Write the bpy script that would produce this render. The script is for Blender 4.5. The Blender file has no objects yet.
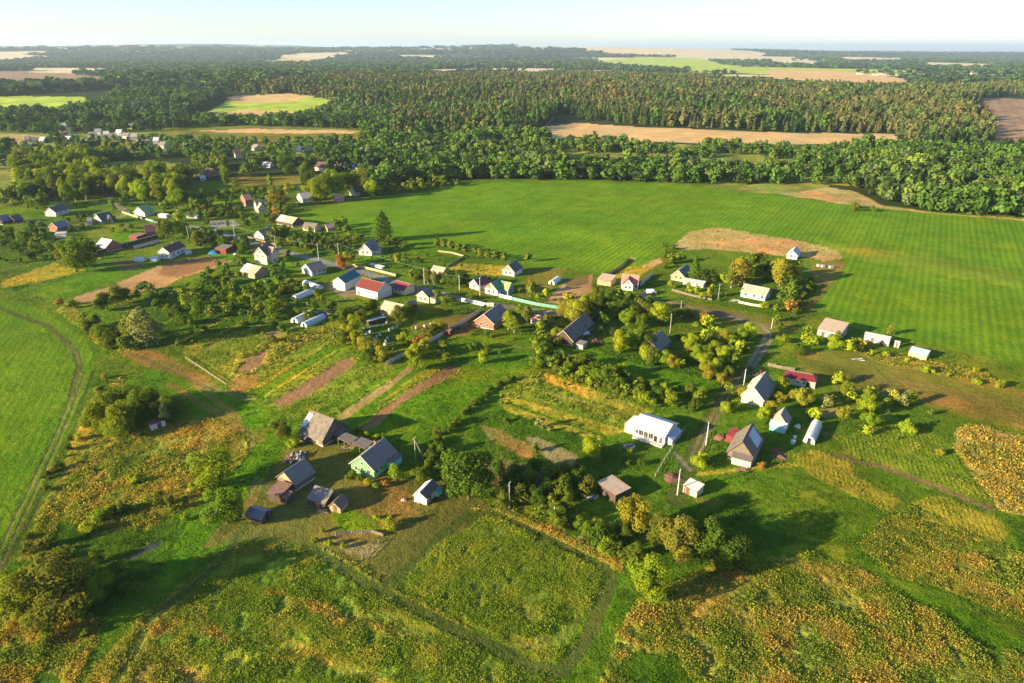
import bpy, math, random
import numpy as np
from mathutils import Vector

# ------------------------------------------------------------------ camera, world, sun, exposure
S = bpy.context.scene
COL = S.collection
CAM_H = 100.0
FPX = 683.0
PITCH = math.atan((341.5 - 47.5) / FPX)
ROLL = math.radians(0.18)
cam_d = bpy.data.cameras.new("camera")
cam_d.sensor_width = 36.0
cam_d.lens = 36.0 * FPX / 1024.0
cam_d.clip_start = 0.5
cam_d.clip_end = 200000.0
cam = bpy.data.objects.new("camera", cam_d)
COL.objects.link(cam)
cam.location = (0, 0, CAM_H)
from mathutils import Matrix
RM = Matrix.Rotation(math.pi / 2 - PITCH, 3, 'X') @ Matrix.Rotation(ROLL, 3, 'Z')
cam.rotation_euler = RM.to_euler()
S.camera = cam
RMn = np.array(RM)

SUN_EL = math.radians(15.5)
SUN_TO = (-math.cos(math.radians(24)), -math.sin(math.radians(24)))     # horizontal direction towards the sun
world = bpy.data.worlds.new("World")
S.world = world
world.use_nodes = True
wn = world.node_tree
wn.nodes.clear()
wo = wn.nodes.new('ShaderNodeOutputWorld')
wb = wn.nodes.new('ShaderNodeBackground')
ws = wn.nodes.new('ShaderNodeTexSky')
ws.sky_type = 'NISHITA'
ws.sun_disc = False
ws.sun_elevation = SUN_EL
ws.sun_rotation = math.atan2(SUN_TO[0], SUN_TO[1])
ws.altitude = 150
ws.air_density = 1.0
ws.dust_density = 0.3
ws.ozone_density = 3.0
wb.inputs['Strength'].default_value = 0.076
wt = wn.nodes.new('ShaderNodeMix'); wt.data_type = 'RGBA'; wt.blend_type = 'MULTIPLY'; wt.inputs[0].default_value = 1.0
wt.inputs[7].default_value = (0.86, 0.87, 1.0, 1)
wn.links.new(ws.outputs[0], wt.inputs[6]); wn.links.new(wt.outputs[2], wb.inputs[0])
wn.links.new(wb.outputs[0], wo.inputs[0])
sd = bpy.data.lights.new("sun", 'SUN')
sd.energy = 4.7
sd.angle = math.radians(0.6)
sd.color = (1.0, 0.81, 0.50)
sun = bpy.data.objects.new("sun", sd)
COL.objects.link(sun)
sun.location = (-300, -60, 200)
dvec = Vector((SUN_TO[0] * math.cos(SUN_EL), SUN_TO[1] * math.cos(SUN_EL), math.sin(SUN_EL)))
sun.rotation_euler = dvec.to_track_quat('Z', 'Y').to_euler()
S.view_settings.view_transform = 'Standard'
S.view_settings.look = 'None'
S.view_settings.gamma = 1.0
S.view_settings.exposure = 1.84
try:
    S.view_settings.use_curve_mapping = False
except Exception:
    pass
S.cycles.max_bounces = 5
S.cycles.diffuse_bounces = 3
S.cycles.glossy_bounces = 2
S.cycles.transmission_bounces = 3
S.cycles.volume_bounces = 0
S.cycles.transparent_max_bounces = 4
S.cycles.use_denoising = True

rng = np.random.default_rng(7)
random.seed(7)

# ------------------------------------------------------------------ noise and terrain
def _h(ix, iy, seed):
    h = (ix.astype(np.int64) * 374761393 + iy.astype(np.int64) * 668265263 + seed * 2246822519) & 0xffffffff
    h = ((h ^ (h >> 13)) * 1274126177) & 0xffffffff
    return ((h ^ (h >> 16)) & 0xffffff) / float(0xffffff)
def vnoise(x, y, seed=0):
    x = np.asarray(x, float); y = np.asarray(y, float)
    ix = np.floor(x); iy = np.floor(y)
    fx = x - ix; fy = y - iy
    fx = fx * fx * (3 - 2 * fx); fy = fy * fy * (3 - 2 * fy)
    a = _h(ix, iy, seed); b = _h(ix + 1, iy, seed); c = _h(ix, iy + 1, seed); d = _h(ix + 1, iy + 1, seed)
    return (a * (1 - fx) + b * fx) * (1 - fy) + (c * (1 - fx) + d * fx) * fy
def fbm(x, y, seed=0, o=3):
    s = 0; a = 1; t = 0
    for i in range(o):
        s = s + a * vnoise(x * 2 ** i, y * 2 ** i, seed + i); t += a; a *= 0.5
    return s / t
def sst(a, b, x):
    t = np.clip((x - a) / (b - a), 0, 1)
    return t * t * (3 - 2 * t)
def g(x, y):
    x = np.asarray(x, float); y = np.asarray(y, float)
    r = np.hypot(x, y)
    z = 2.2 * (fbm(x / 75, y / 75, 11, 2) - 0.5) * sst(60, 140, r)
    z = z + 13 * np.exp(-((x - 250) / 1100) ** 2 - ((y - 1750) / 620) ** 2)
    z = z + 16 * np.exp(-((x + 900) / 500) ** 2 - ((y - 2100) / 500) ** 2)
    far = sst(2600, 7000, r)
    z = z + far * 55 * (fbm(x / 2600 + 3, y / 2600, 21, 3) - 0.45)
    ang = x / np.maximum(y, 1.0)
    left = sst(0.25, -0.5, ang)
    z = z + sst(5000, 11000, r) * sst(30000, 16000, r) * (25 + 150 * left) * fbm(x / 5200 + 9, y / 3800, 31, 2)
    z = z + sst(5500, 11000, r) * sst(32000, 18000, r) * 78 * np.exp(-((ang - .16) / .22) ** 2)
    return z
def unp(px, py, z=None):
    """pixel(s) of the survey photo -> world point at height z above the terrain"""
    px = np.atleast_1d(np.asarray(px, float)); py = np.atleast_1d(np.asarray(py, float))
    zz = 0.0 if z is None else z
    d = np.stack([(px - 512) / FPX, (341.5 - py) / FPX, -np.ones_like(px)], 1) @ RMn.T
    d[:, 2] = np.minimum(d[:, 2], -0.0035)
    t = (CAM_H - zz) / -d[:, 2]
    t = np.minimum(t, 30000)
    for k in range(14):
        hx = g(d[:, 0] * t, d[:, 1] * t) + zz
        t2 = (CAM_H - hx) / -d[:, 2]
        t = np.clip(0.5 * t + 0.5 * np.clip(t2, 30, 30000), 30, 30000)
    x = d[:, 0] * t; y = d[:, 1] * t
    return np.stack([x, y, g(x, y)], 1)
def U(p, z=0.0):
    return unp([p[0]], [p[1]], z)[0]
def proj(x, y, z):
    p = np.stack([x, y, z - CAM_H], -1) @ RMn
    w = -p[..., 2]
    return 512 + FPX * p[..., 0] / w, 341.5 - FPX * p[..., 1] / w, w

# ------------------------------------------------------------------ mesh and material helpers
def new_obj(name, me, parent=None, mat=None):
    o = bpy.data.objects.new(name, me)
    COL.objects.link(o)
    if parent is not None:
        o.parent = parent
    if mat is not None and me is not None and len(me.materials) == 0:
        me.materials.append(mat)
    return o
def tag(o, label=None, cat=None, group=None, kind=None):
    if label: o['label'] = label
    if cat: o['category'] = cat
    if group: o['group'] = group
    if kind: o['kind'] = kind
    return o
def empty(name, loc, rz=0.0):
    o = bpy.data.objects.new(name, None)
    o.empty_display_size = 0.5
    COL.objects.link(o)
    o.location = loc
    o.rotation_euler = (0, 0, rz)
    return o
def np_mesh(name, V, Fq, smooth=False, cols=None):
    """V (n,3), Fq (m,k) one face size"""
    me = bpy.data.meshes.new(name)
    k = Fq.shape[1]
    me.vertices.add(len(V)); me.vertices.foreach_set('co', np.ascontiguousarray(V, np.float32).ravel())
    me.loops.add(Fq.size); me.loops.foreach_set('vertex_index', np.ascontiguousarray(Fq, np.int32).ravel())
    me.polygons.add(len(Fq))
    me.polygons.foreach_set('loop_start', np.arange(0, Fq.size, k, dtype=np.int32))
    if smooth:
        me.polygons.foreach_set('use_smooth', np.ones(len(Fq), bool))
    if cols:
        for an, arr in cols.items():
            a = me.attributes.new(an, 'FLOAT_COLOR', 'POINT')
            c = np.ones((len(V), 4), np.float32); c[:, :arr.shape[1]] = arr
            a.data.foreach_set('color', c.ravel())
    me.update(calc_edges=True)
    return me
class MB:
    def __init__(s): s.v = []; s.f = []
    def add(s, vs, fs):
        n = len(s.v); s.v += [tuple(v) for v in vs]; s.f += [tuple(n + i for i in f) for f in fs]; return s
    def box(s, x0, x1, y0, y1, z0, z1):
        return s.add([(x0, y0, z0), (x1, y0, z0), (x1, y1, z0), (x0, y1, z0), (x0, y0, z1), (x1, y0, z1), (x1, y1, z1), (x0, y1, z1)],
                     [(0, 3, 2, 1), (4, 5, 6, 7), (0, 1, 5, 4), (1, 2, 6, 5), (2, 3, 7, 6), (3, 0, 4, 7)])
    def hexa(s, b, t):
        return s.add(list(b) + list(t), [(0, 3, 2, 1), (4, 5, 6, 7), (0, 1, 5, 4), (1, 2, 6, 5), (2, 3, 7, 6), (3, 0, 4, 7)])
    def tube(s, p0, p1, r0, r1=None, n=8):
        r1 = r0 if r1 is None else r1
        p0 = Vector(p0); p1 = Vector(p1); d = (p1 - p0).normalized()
        a = d.orthogonal().normalized(); b = d.cross(a)
        vs = []
        for p, r in ((p0, r0), (p1, r1)):
            for i in range(n):
                t = 2 * math.pi * i / n
                vs.append(p + a * (r * math.cos(t)) + b * (r * math.sin(t)))
        fs = [(i, (i + 1) % n, n + (i + 1) % n, n + i) for i in range(n)] + [tuple(range(n - 1, -1, -1)), tuple(range(n, 2 * n))]
        return s.add(vs, fs)
    def build(s, name, mat, parent=None, smooth=False):
        me = bpy.data.meshes.new(name)
        me.from_pydata(s.v, [], s.f)
        if smooth:
            me.polygons.foreach_set('use_smooth', [True] * len(me.polygons))
        me.update()
        return new_obj(name, me, parent, mat)
def nd(nt, t, **kw):
    n = nt.nodes.new(t)
    for k, v in kw.items():
        if k.startswith('i_'):
            n.inputs[k[2:].replace('_', ' ')].default_value = v
        else:
            setattr(n, k, v)
    return n
def math_node(nt, op, a, b=None):
    m = nt.nodes.new('ShaderNodeMath'); m.operation = op
    for i, v in enumerate((a, b)):
        if v is None: continue
        if isinstance(v, (int, float)): m.inputs[i].default_value = v
        else: nt.links.new(v, m.inputs[i])
    return m.outputs[0]
MATS = {}
def mat(name, a, b=None, scale=1.2, rough=0.85, stripe=0.0, period=0.3, axis='X', spec=0.3, metal=0.0, dirt=0.35, bump=0.3):
    """weathered surface: two colours mixed by noise, optional boards / corrugation along one object axis"""
    if name in MATS: return MATS[name]
    b = b or tuple(c * 0.7 for c in a)
    m = bpy.data.materials.new(name); m.use_nodes = True
    nt = m.node_tree; L = nt.links
    p = nt.nodes['Principled BSDF']
    p.inputs['Roughness'].default_value = rough
    p.inputs['Specular IOR Level'].default_value = spec
    p.inputs['Metallic'].default_value = metal
    tc = nd(nt, 'ShaderNodeTexCoord')
    n1 = nd(nt, 'ShaderNodeTexNoise', i_Scale=scale, i_Detail=5.0, i_Roughness=0.65)
    n2 = nd(nt, 'ShaderNodeTexNoise', i_Scale=scale * 6, i_Detail=3.0)
    L.new(tc.outputs['Object'], n1.inputs['Vector']); L.new(tc.outputs['Object'], n2.inputs['Vector'])
    f = math_node(nt, 'ADD', math_node(nt, 'MULTIPLY', n1.outputs[0], 1.3), math_node(nt, 'MULTIPLY', n2.outputs[0], 0.6))
    f = math_node(nt, 'SUBTRACT', f, 0.95 - dirt * 0.4)
    f = math_node(nt, 'MULTIPLY', f, 2.0)
    cl = nd(nt, 'ShaderNodeClamp'); L.new(f, cl.inputs[0])
    mx = nd(nt, 'ShaderNodeMix', data_type='RGBA')
    mx.inputs[6].default_value = (*a, 1); mx.inputs[7].default_value = (*b, 1)
    L.new(math_node(nt, 'MULTIPLY', cl.outputs[0], min(1, dirt * 2)), mx.inputs[0])
    out = mx.outputs[2]
    bh = n2.outputs[0]
    if stripe:
        sx = nd(nt, 'ShaderNodeSeparateXYZ'); L.new(tc.outputs['Object'], sx.inputs[0])
        w = math_node(nt, 'SINE', math_node(nt, 'MULTIPLY', sx.outputs[axis], 2 * math.pi / period))
        w01 = math_node(nt, 'ADD', math_node(nt, 'MULTIPLY', w, 0.5), 0.5)
        ww = math_node(nt, 'POWER', w01, 3.0)
        m2 = nd(nt, 'ShaderNodeMix', data_type='RGBA', blend_type='MULTIPLY')
        L.new(math_node(nt, 'MULTIPLY', ww, stripe), m2.inputs[0])
        L.new(out, m2.inputs[6]); m2.inputs[7].default_value = (0.45, 0.43, 0.4, 1)
        out = m2.outputs[2]
        bh = math_node(nt, 'ADD', math_node(nt, 'MULTIPLY', w, 0.6), math_node(nt, 'MULTIPLY', n2.outputs[0], 0.6))
    bp = nd(nt, 'ShaderNodeBump', i_Strength=bump, i_Distance=0.06)
    L.new(bh, bp.inputs['Height']); L.new(bp.outputs[0], p.inputs['Normal'])
    L.new(out, p.inputs['Base Color'])
    MATS[name] = m
    return m
def leaf_mat(name, a=None, b=None, attr=None, trans=0.48):
    """foliage; colour either from the mesh (attr) or from a and b mixed by per-leaf value and per-plant random"""
    if name in MATS: return MATS[name]
    m = bpy.data.materials.new(name); m.use_nodes = True
    nt = m.node_tree; L = nt.links
    nt.nodes.clear()
    out = nd(nt, 'ShaderNodeOutputMaterial')
    df = nd(nt, 'ShaderNodeBsdfDiffuse'); tr = nd(nt, 'ShaderNodeBsdfTranslucent')
    ms = nd(nt, 'ShaderNodeMixShader'); ms.inputs[0].default_value = trans
    if attr:
        at = nd(nt, 'ShaderNodeAttribute', attribute_name=attr); c = at.outputs['Color']
    else:
        at = nd(nt, 'ShaderNodeAttribute', attribute_name='v')
        oi = nd(nt, 'ShaderNodeObjectInfo')
        mx = nd(nt, 'ShaderNodeMix', data_type='RGBA')
        mx.inputs[6].default_value = (*a, 1); mx.inputs[7].default_value = (*b, 1)
        L.new(at.outputs['Fac'], mx.inputs[0])
        hs = nd(nt, 'ShaderNodeHueSaturation')
        L.new(mx.outputs[2], hs.inputs['Color'])
        L.new(math_node(nt, 'ADD', math_node(nt, 'MULTIPLY', oi.outputs['Random'], 0.28), 0.95), hs.inputs['Value'])
        L.new(math_node(nt, 'ADD', math_node(nt, 'MULTIPLY', oi.outputs['Random'], 0.03), 0.485), hs.inputs['Hue'])
        c = hs.outputs[0]
    L.new(c, df.inputs[0])
    # translucent light through leaves is yellower
    gm = nd(nt, 'ShaderNodeMix', data_type='RGBA', blend_type='MULTIPLY'); gm.inputs[0].default_value = 1
    L.new(c, gm.inputs[6]); gm.inputs[7].default_value = (1.25, 1.15, 0.6, 1)
    L.new(gm.outputs[2], tr.inputs[0])
    L.new(df.outputs[0], ms.inputs[1]); L.new(tr.outputs[0], ms.inputs[2]); L.new(ms.outputs[0], out.inputs[0])
    MATS[name] = m
    return m
# ------------------------------------------------------------------ land use: polygons surveyed on the photo, laid on the terrain
# type: colour A, colour B, class, micro relief (m), row amount, plants (density per m2, height, palette key)
T = {
 'grass':    ((0.072,0.135,0.006), (0.127,0.190,0.010), 'ground', .05, 0, (2.0, .34, 'g')),
 'lush':     ((0.069,0.162,0.004), (0.116,0.211,0.006), 'ground', .05, 0, (1.8, .36, 'g')),
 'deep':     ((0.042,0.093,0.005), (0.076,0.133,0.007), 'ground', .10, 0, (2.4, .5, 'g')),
 'garden':   ((0.046,0.108,0.006), (0.121,0.194,0.012), 'ground', .14, 0, (1.8, .5, 'gy')),
 'yard':     ((0.099,0.103,0.015), (0.164,0.140,0.025), 'ground', .04, 0, (.7, .15, 'd')),
 'olive':    ((0.129,0.137,0.015), (0.211,0.188,0.024), 'meadow', .08, 0, (1.2, .3, 'd')),
 'mown':     ((0.149,0.125,0.021), (0.248,0.188,0.035), 'meadow', .07, 0, (1.2, .25, 'd')),
 'weeds':    ((0.106,0.145,0.013), (0.271,0.239,0.025), 'meadow', .28, 0, (3.2, .9, 'w')),
 'orange':   ((0.169,0.158,0.022), (0.279,0.264,0.038), 'meadow', .28, 0, (3.0, .9, 'o')),
 'brownw':   ((0.112,0.158,0.014), (0.251,0.271,0.035), 'meadow', .30, 0, (3.2, 1.0, 'ow')),
 'beige':    ((0.228,0.200,0.054), (0.342,0.290,0.090), 'meadow', .38, 0, (3.0, 1.2, 'b')),
 'dry':      ((0.324,0.245,0.081), (0.450,0.350,0.126), 'meadow', .15, 0, (1.5, .6, 'b')),
 'yellow':   ((0.262,0.240,0.020), (0.455,0.336,0.030), 'meadow', .14, 0, (2.5, .5, 'y')),
 'crop':     ((0.087,0.162,0.011), (0.211,0.252,0.021), 'vegetable_plot', .22, 0, (4.5, .75, 'c')),
 'potato':   ((0.099,0.168,0.010), (0.211,0.240,0.017), 'vegetable_plot', .12, .5, (3.5, .5, 'c')),
 'ypotato':  ((0.207,0.216,0.018), (0.345,0.288,0.030), 'vegetable_plot', .15, .4, (3.5, .5, 'y')),
 'maize':    ((.110,.165,.014), (.180,.220,.024), 'vegetable_plot', .12, .3, (4.5, .7, 'm')),
 'soil':     ((.205,.112,.045), (.260,.150,.066), 'ploughed_soil', .06, .5, None),
 'osoil':    ((.33,.185,.075), (.42,.250,.105), 'ploughed_soil', .06, .5, (.25, .3, 'g')),
 'dsoil':    ((0.150,0.104,0.038), (0.210,0.147,0.052), 'ploughed_soil', .06, .2, (.5, .3, 'g')),
 'tsoil':    ((0.242,0.173,0.059), (0.326,0.242,0.084), 'ploughed_soil', .05, .2, (.4, .2, 'g')),
 'field':    ((0.080,0.178,0.004), (0.152,0.246,0.006), 'green_field', .05, .62, None),
 'fieldp':   ((0.116,0.185,0.008), (0.177,0.239,0.013), 'green_field', .05, .62, None),
 'fieldl':   ((0.082,0.164,0.004), (0.144,0.217,0.007), 'green_field', .12, .35, (1.0, .3, 'f')),
 'track':    ((0.122,0.115,0.028), (0.210,0.154,0.056), 'dirt_track', .03, 0, None),
 'dirt':     ((.200,.150,.095), (.290,.220,.140), 'dirt_track', .03, 0, None),
 'green_tr': ((0.060,0.086,0.012), (0.109,0.121,0.020), 'dirt_track', .03, 0, None),
 'asphalt':  ((.20,.185,.16), (.26,.24,.21), 'road', .01, 0, None),
 'wheat':    ((.520,.330,.130), (.640,.430,.180), 'stubble_field', .05, .3, None),
 'pale':     ((.560,.450,.250), (.640,.530,.320), 'stubble_field', .05, 0, None),
 'brownf':   ((.260,.170,.100), (.330,.220,.130), 'ploughed_field', .05, .6, None),
 'ygreen':   ((.330,.420,.040), (.400,.480,.060), 'far_meadow', .05, 0, None),
 'gmeadow':  ((.120,.180,.025), (.250,.260,.045), 'far_meadow', .10, 0, None),
 'forest':   ((.022,.038,.010), (.035,.055,.012), 'forest_floor', .3, 0, None),
 'farwood':  ((.026,.045,.016), (.040,.065,.020), 'forest_floor', .3, 0, None),
 'pond':     ((.05,.05,.04), (.07,.07,.05), 'ground', .0, 0, None),
}
R = []      # (type, 'poly'|'line', points, width, warp)
def P(t, *pts, warp=1.0): R.append((t, 'poly', pts, 0, warp))
def Ln(t, w, *pts, warp=.5): R.append((t, 'line', pts, w, warp))
# far country
P('forest', (-700,150),(-200,136),(0,128),(60,118),(150,125),(380,122),(400,150),(350,172),(300,180),(-400,192),(-900,200), warp=3)
P('forest', (-700,128),(0,112),(120,70),(330,76),(560,71),(690,77),(740,82),(900,88),(1024,88),(1700,100),(1700,148),(1024,150),(990,151),(905,142),(580,122),(540,132),(500,150),(380,150),(360,126),(150,125),(60,118), warp=3)
P('forest', (380,140),(540,136),(640,142),(760,144),(900,142),(960,150),(1024,148),(1700,160),(1900,240),(1024,216),(930,211),(870,203),(820,186),(700,183),(560,178),(460,180),(400,188),(350,190),(330,172), warp=2)
P('gmeadow', (-300,118),(60,122),(200,117),(330,110),(372,122),(385,150),(330,158),(60,152),(-300,156), warp=3)
P('gmeadow', (100,163),(150,160),(190,166),(200,176),(150,182),(105,176), warp=3)
P('olive', (225,178),(300,176),(320,182),(240,190), warp=2)
P('gmeadow', (556,140),(640,144),(760,146),(900,145),(905,158),(880,172),(860,186),(760,182),(700,183),(660,182),(600,172),(560,165), warp=2)
P('gmeadow', (560,144),(640,147),(700,152),(660,160),(560,158),(545,150), warp=3)
P('gmeadow', (600,168),(700,166),(720,172),(620,174), warp=2)
P('gmeadow', (-600,190),(-60,130),(50,132),(62,140),(30,147),(10,162),(30,186),(20,200),(-100,230), warp=2)
P('dry', (-300,160),(0,133),(44,136),(46,141),(0,146),(-300,180), warp=2)
P('dry', (-300,190),(-5,155),(22,152),(14,160),(-5,168), warp=2)
P('olive', (158,130),(250,127),(365,129),(362,138),(300,141),(230,141),(165,138), warp=3)
P('wheat', (190,131),(250,129),(362,131),(350,134),(240,133), warp=3)
P('ygreen', (195,115),(215,107),(230,100),(300,95),(330,100),(322,110),(290,116),(230,117), warp=3)
P('wheat', (204,114),(250,110),(296,112),(286,116),(225,117), warp=3)
P('wheat', (228,97),(290,93),(316,96),(300,101),(240,103), warp=3)
P('ygreen', (-200,99),(0,96),(88,97),(90,110),(50,112),(0,112),(-200,116), warp=3)
P('brownf', (-200,76),(0,71),(60,73),(112,77),(116,86),(40,87),(0,87),(-200,90), warp=4)
P('pale', (0,56),(60,57),(20,60),(-200,62), warp=4)
P('pale', (272,55),(300,51),(370,50),(350,54),(335,57),(280,58), warp=4)
P('wheat', (262,61),(300,58),(330,60),(290,63), warp=4)
P('pale', (478,46),(560,46),(700,47),(768,53),(750,56),(640,55),(580,53),(520,52), warp=5)
P('pale', (660,55),(800,57),(790,60),(700,59), warp=5)
P('ygreen', (590,61),(640,57),(700,58),(740,65),(1000,70),(760,72),(690,70),(600,64), warp=5)
P('wheat', (768,69),(840,71),(900,76),(912,81),(840,81),(775,77), warp=5)
P('pale', (770,60),(830,61),(815,64),(770,63), warp=5)
P('pale', (838,57),(905,58),(900,60),(845,60), warp=5)
P('pale', (915,62),(1000,64),(985,67),(930,66), warp=5)
P('pale', (1005,60),(1060,62),(1050,64), warp=5)
P('wheat', (528,133),(548,126),(580,123),(640,127),(760,132),(893,134),(903,140),(896,147),(860,146),(790,144),(720,144),(640,142),(575,139),(540,138), warp=2)
P('brownf', (972,97),(1024,99),(1400,110),(1300,160),(1024,142),(985,147),(990,135),(988,112), warp=2)
P('wheat', (955,150),(985,147),(1024,139),(1300,152),(1300,170),(1024,150),(970,154), warp=2)
P('dry', (760,190),(800,184),(850,190),(880,205),(930,212),(1024,219),(1024,222),(930,215),(850,206), warp=2)
P('gmeadow', (700,186),(770,176),(830,186),(800,192),(760,194), warp=2)
# big green fields
P('field', (296,214),(330,206),(400,194),(455,185),(560,181),(640,183),(700,186),(760,193),(850,205),(930,213),(1024,221),(1500,262),(1900,420),(1500,420),(1024,364),(990,357),(955,351),(925,346),(893,338),(850,326),(816,306),(811,300),(822,281),(843,263),(838,250),(790,240),(740,231),(706,228),(684,235),(660,255),(640,264),(615,268),(600,274),(565,268),(540,268),(515,262),(480,256),(440,248),(410,246),(380,236),(350,226),(320,228),(300,222), warp=.6)
P('fieldp', (806,240),(880,248),(940,258),(1024,276),(1024,292),(950,276),(890,266),(840,258), warp=6)
P('fieldl', (-400,290),(0,297),(45,310),(84,336),(97,356),(92,380),(72,420),(45,480),(15,535),(-5,560),(-500,560), warp=.6)
Ln('green_tr', 2.2, (-60,294),(0,308),(50,326),(76,348),(82,366),(72,396), warp=1)
Ln('track', 1.0, (50,328),(74,348),(81,360),(80,372), warp=1)
Ln('track', .7, (80,372),(66,410),(42,462),(12,524),(-8,566), warp=.3)
Ln('track', .7, (86,372),(72,410),(48,464),(18,528),(-2,570), warp=.3)
Ln('green_tr', 1.0, (94,372),(80,414),(54,470),(24,532),(2,570), warp=.5)
Ln('green_tr', 4.0, (-30,590),(5,612),(30,650),(60,690), warp=1)
# left meadows
P('weeds', (70,300),(90,320),(130,350),(105,350),(85,330),(60,310), warp=1)
P('garden', (0,236),(60,240),(120,262),(110,280),(70,295),(30,300),(0,292),(-100,290),(-100,240), warp=2)
P('yellow', (25,272),(60,262),(90,270),(60,278),(0,288),(0,280), warp=2)
P('lush', (30,290),(70,278),(118,270),(128,276),(70,296),(40,298), warp=1)
P('lush', (-50,208),(20,205),(45,212),(40,218),(-50,222), warp=1)
P('osoil', (72,298),(108,287),(165,263),(212,256),(232,261),(215,268),(180,278),(165,287),(130,294),(98,300),(84,304), warp=.4)
P('soil', (165,262),(212,257),(229,261),(180,277),(158,275), warp=.4)
P('dsoil', (108,263),(130,260),(145,266),(128,271), warp=.5)
P('lush', (205,256),(240,250),(262,256),(235,262), warp=.5)
P('lush', (115,228),(140,230),(138,244),(118,250),(108,240), warp=.5)
P('lush', (195,196),(240,198),(235,205),(190,203), warp=.5)
P('garden', (110,300),(240,290),(330,300),(345,330),(300,350),(250,345),(180,360),(130,350), warp=2)
P('deep', (150,310),(230,300),(270,320),(230,350),(170,355), warp=2)
P('lush', (410,246),(450,240),(480,258),(455,268),(395,262), warp=1)
P('yellow', (452,262),(505,266),(502,277),(470,274),(450,270), warp=.5)
P('olive', (520,284),(540,268),(568,268),(560,280),(548,293),(525,296), warp=.5)
P('osoil', (545,302),(566,280),(593,274),(592,292),(575,306), warp=.6)
P('dsoil', (566,280),(590,275),(588,284),(565,289), warp=.6)
P('yellow', (600,283),(625,268),(655,262),(654,268),(638,278),(615,282), warp=.6)
P('dry', (640,266),(664,256),(664,262),(650,268), warp=.6)
P('dry', (672,246),(690,232),(712,227),(790,239),(838,250),(843,258),(832,264),(812,258),(780,256),(740,252),(706,248),(684,250), warp=1)
P('grass', (680,252),(720,254),(740,258),(735,270),(690,262), warp=1)
P('mown', (810,266),(836,258),(842,264),(820,286),(812,282), warp=1)
P('olive', (670,300),(720,306),(790,320),(800,332),(770,336),(700,320),(655,312), warp=1)
P('dsoil', (700,309),(735,313),(755,320),(735,321),(704,315), warp=1)
Ln('dirt', 2.0, (642,299),(680,304),(710,312),(760,324),(768,332), warp=.6)
P('yard', (410,326),(470,312),(490,330),(480,345),(420,345), warp=.6)
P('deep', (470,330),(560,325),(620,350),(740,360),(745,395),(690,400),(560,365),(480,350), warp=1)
P('lush', (470,335),(560,335),(560,360),(520,365),(420,350),(405,362),(395,352),(440,338), warp=1)
P('lush', (540,330),(640,365),(720,380),(700,390),(600,375),(540,350), warp=1)
# garden strips in the middle left
P('potato', (180,350),(240,330),(345,318),(372,335),(360,360),(300,420),(262,405),(232,385),(190,362), warp=.6)
P('mown', (120,352),(150,350),(190,366),(220,386),(200,386),(150,368), warp=1)
P('lush', (150,368),(215,388),(262,408),(300,430),(270,470),(240,520),(190,560),(160,590),(150,560),(190,520),(230,475),(222,430),(180,400),(140,380), warp=1)
P('mown', (232,372),(262,368),(258,382),(240,396),(226,388), warp=.6)
P('brownw', (230,378),(240,354),(262,345),(318,322),(332,330),(290,352),(258,374), warp=1.5)
P('soil', (236,374),(246,358),(268,350),(266,358),(250,372), warp=1.5)
P('lush', (250,392),(330,345),(345,350),(262,402), warp=.4)
P('tsoil', (262,334),(280,328),(286,334),(268,342), warp=.4)
P('soil', (272,402),(318,375),(346,357),(356,361),(353,366),(322,388),(284,408), warp=.3)
P('potato', (300,410),(355,368),(392,362),(388,372),(330,405),(312,412), warp=.3)
P('lush', (310,414),(335,404),(392,372),(412,362),(480,352),(540,365),(505,385),(470,410),(440,440),(415,452),(360,430), warp=.5)
P('tsoil', (336,416),(385,384),(408,366),(414,369),(385,392),(345,420), warp=.3)
P('ypotato', (380,402),(420,372),(440,366),(436,372),(395,400),(372,412), warp=.3)
P('soil', (450,365),(460,366),(455,373),(400,404),(378,426),(360,432),(372,416),(405,392), warp=.3)
P('crop', (500,385),(540,372),(620,395),(655,410),(645,420),(600,440),(540,420),(500,405), warp=.5)
P('yellow', (545,372),(600,392),(650,412),(640,418),(590,400),(540,380), warp=.3)
P('yellow', (500,396),(560,408),(630,430),(600,440),(545,425),(505,410), warp=.6)
Ln('tsoil', 1.6, (540,392),(580,402),(618,415), warp=.2)
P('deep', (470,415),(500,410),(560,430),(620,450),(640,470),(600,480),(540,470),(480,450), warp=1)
P('tsoil', (524,438),(538,437),(578,456),(575,468),(552,464), warp=.4)
P('mown', (478,424),(500,430),(540,450),(530,460),(490,440), warp=.8)
P('dsoil', (470,460),(520,462),(560,475),(540,490),(490,486), warp=1)
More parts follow.
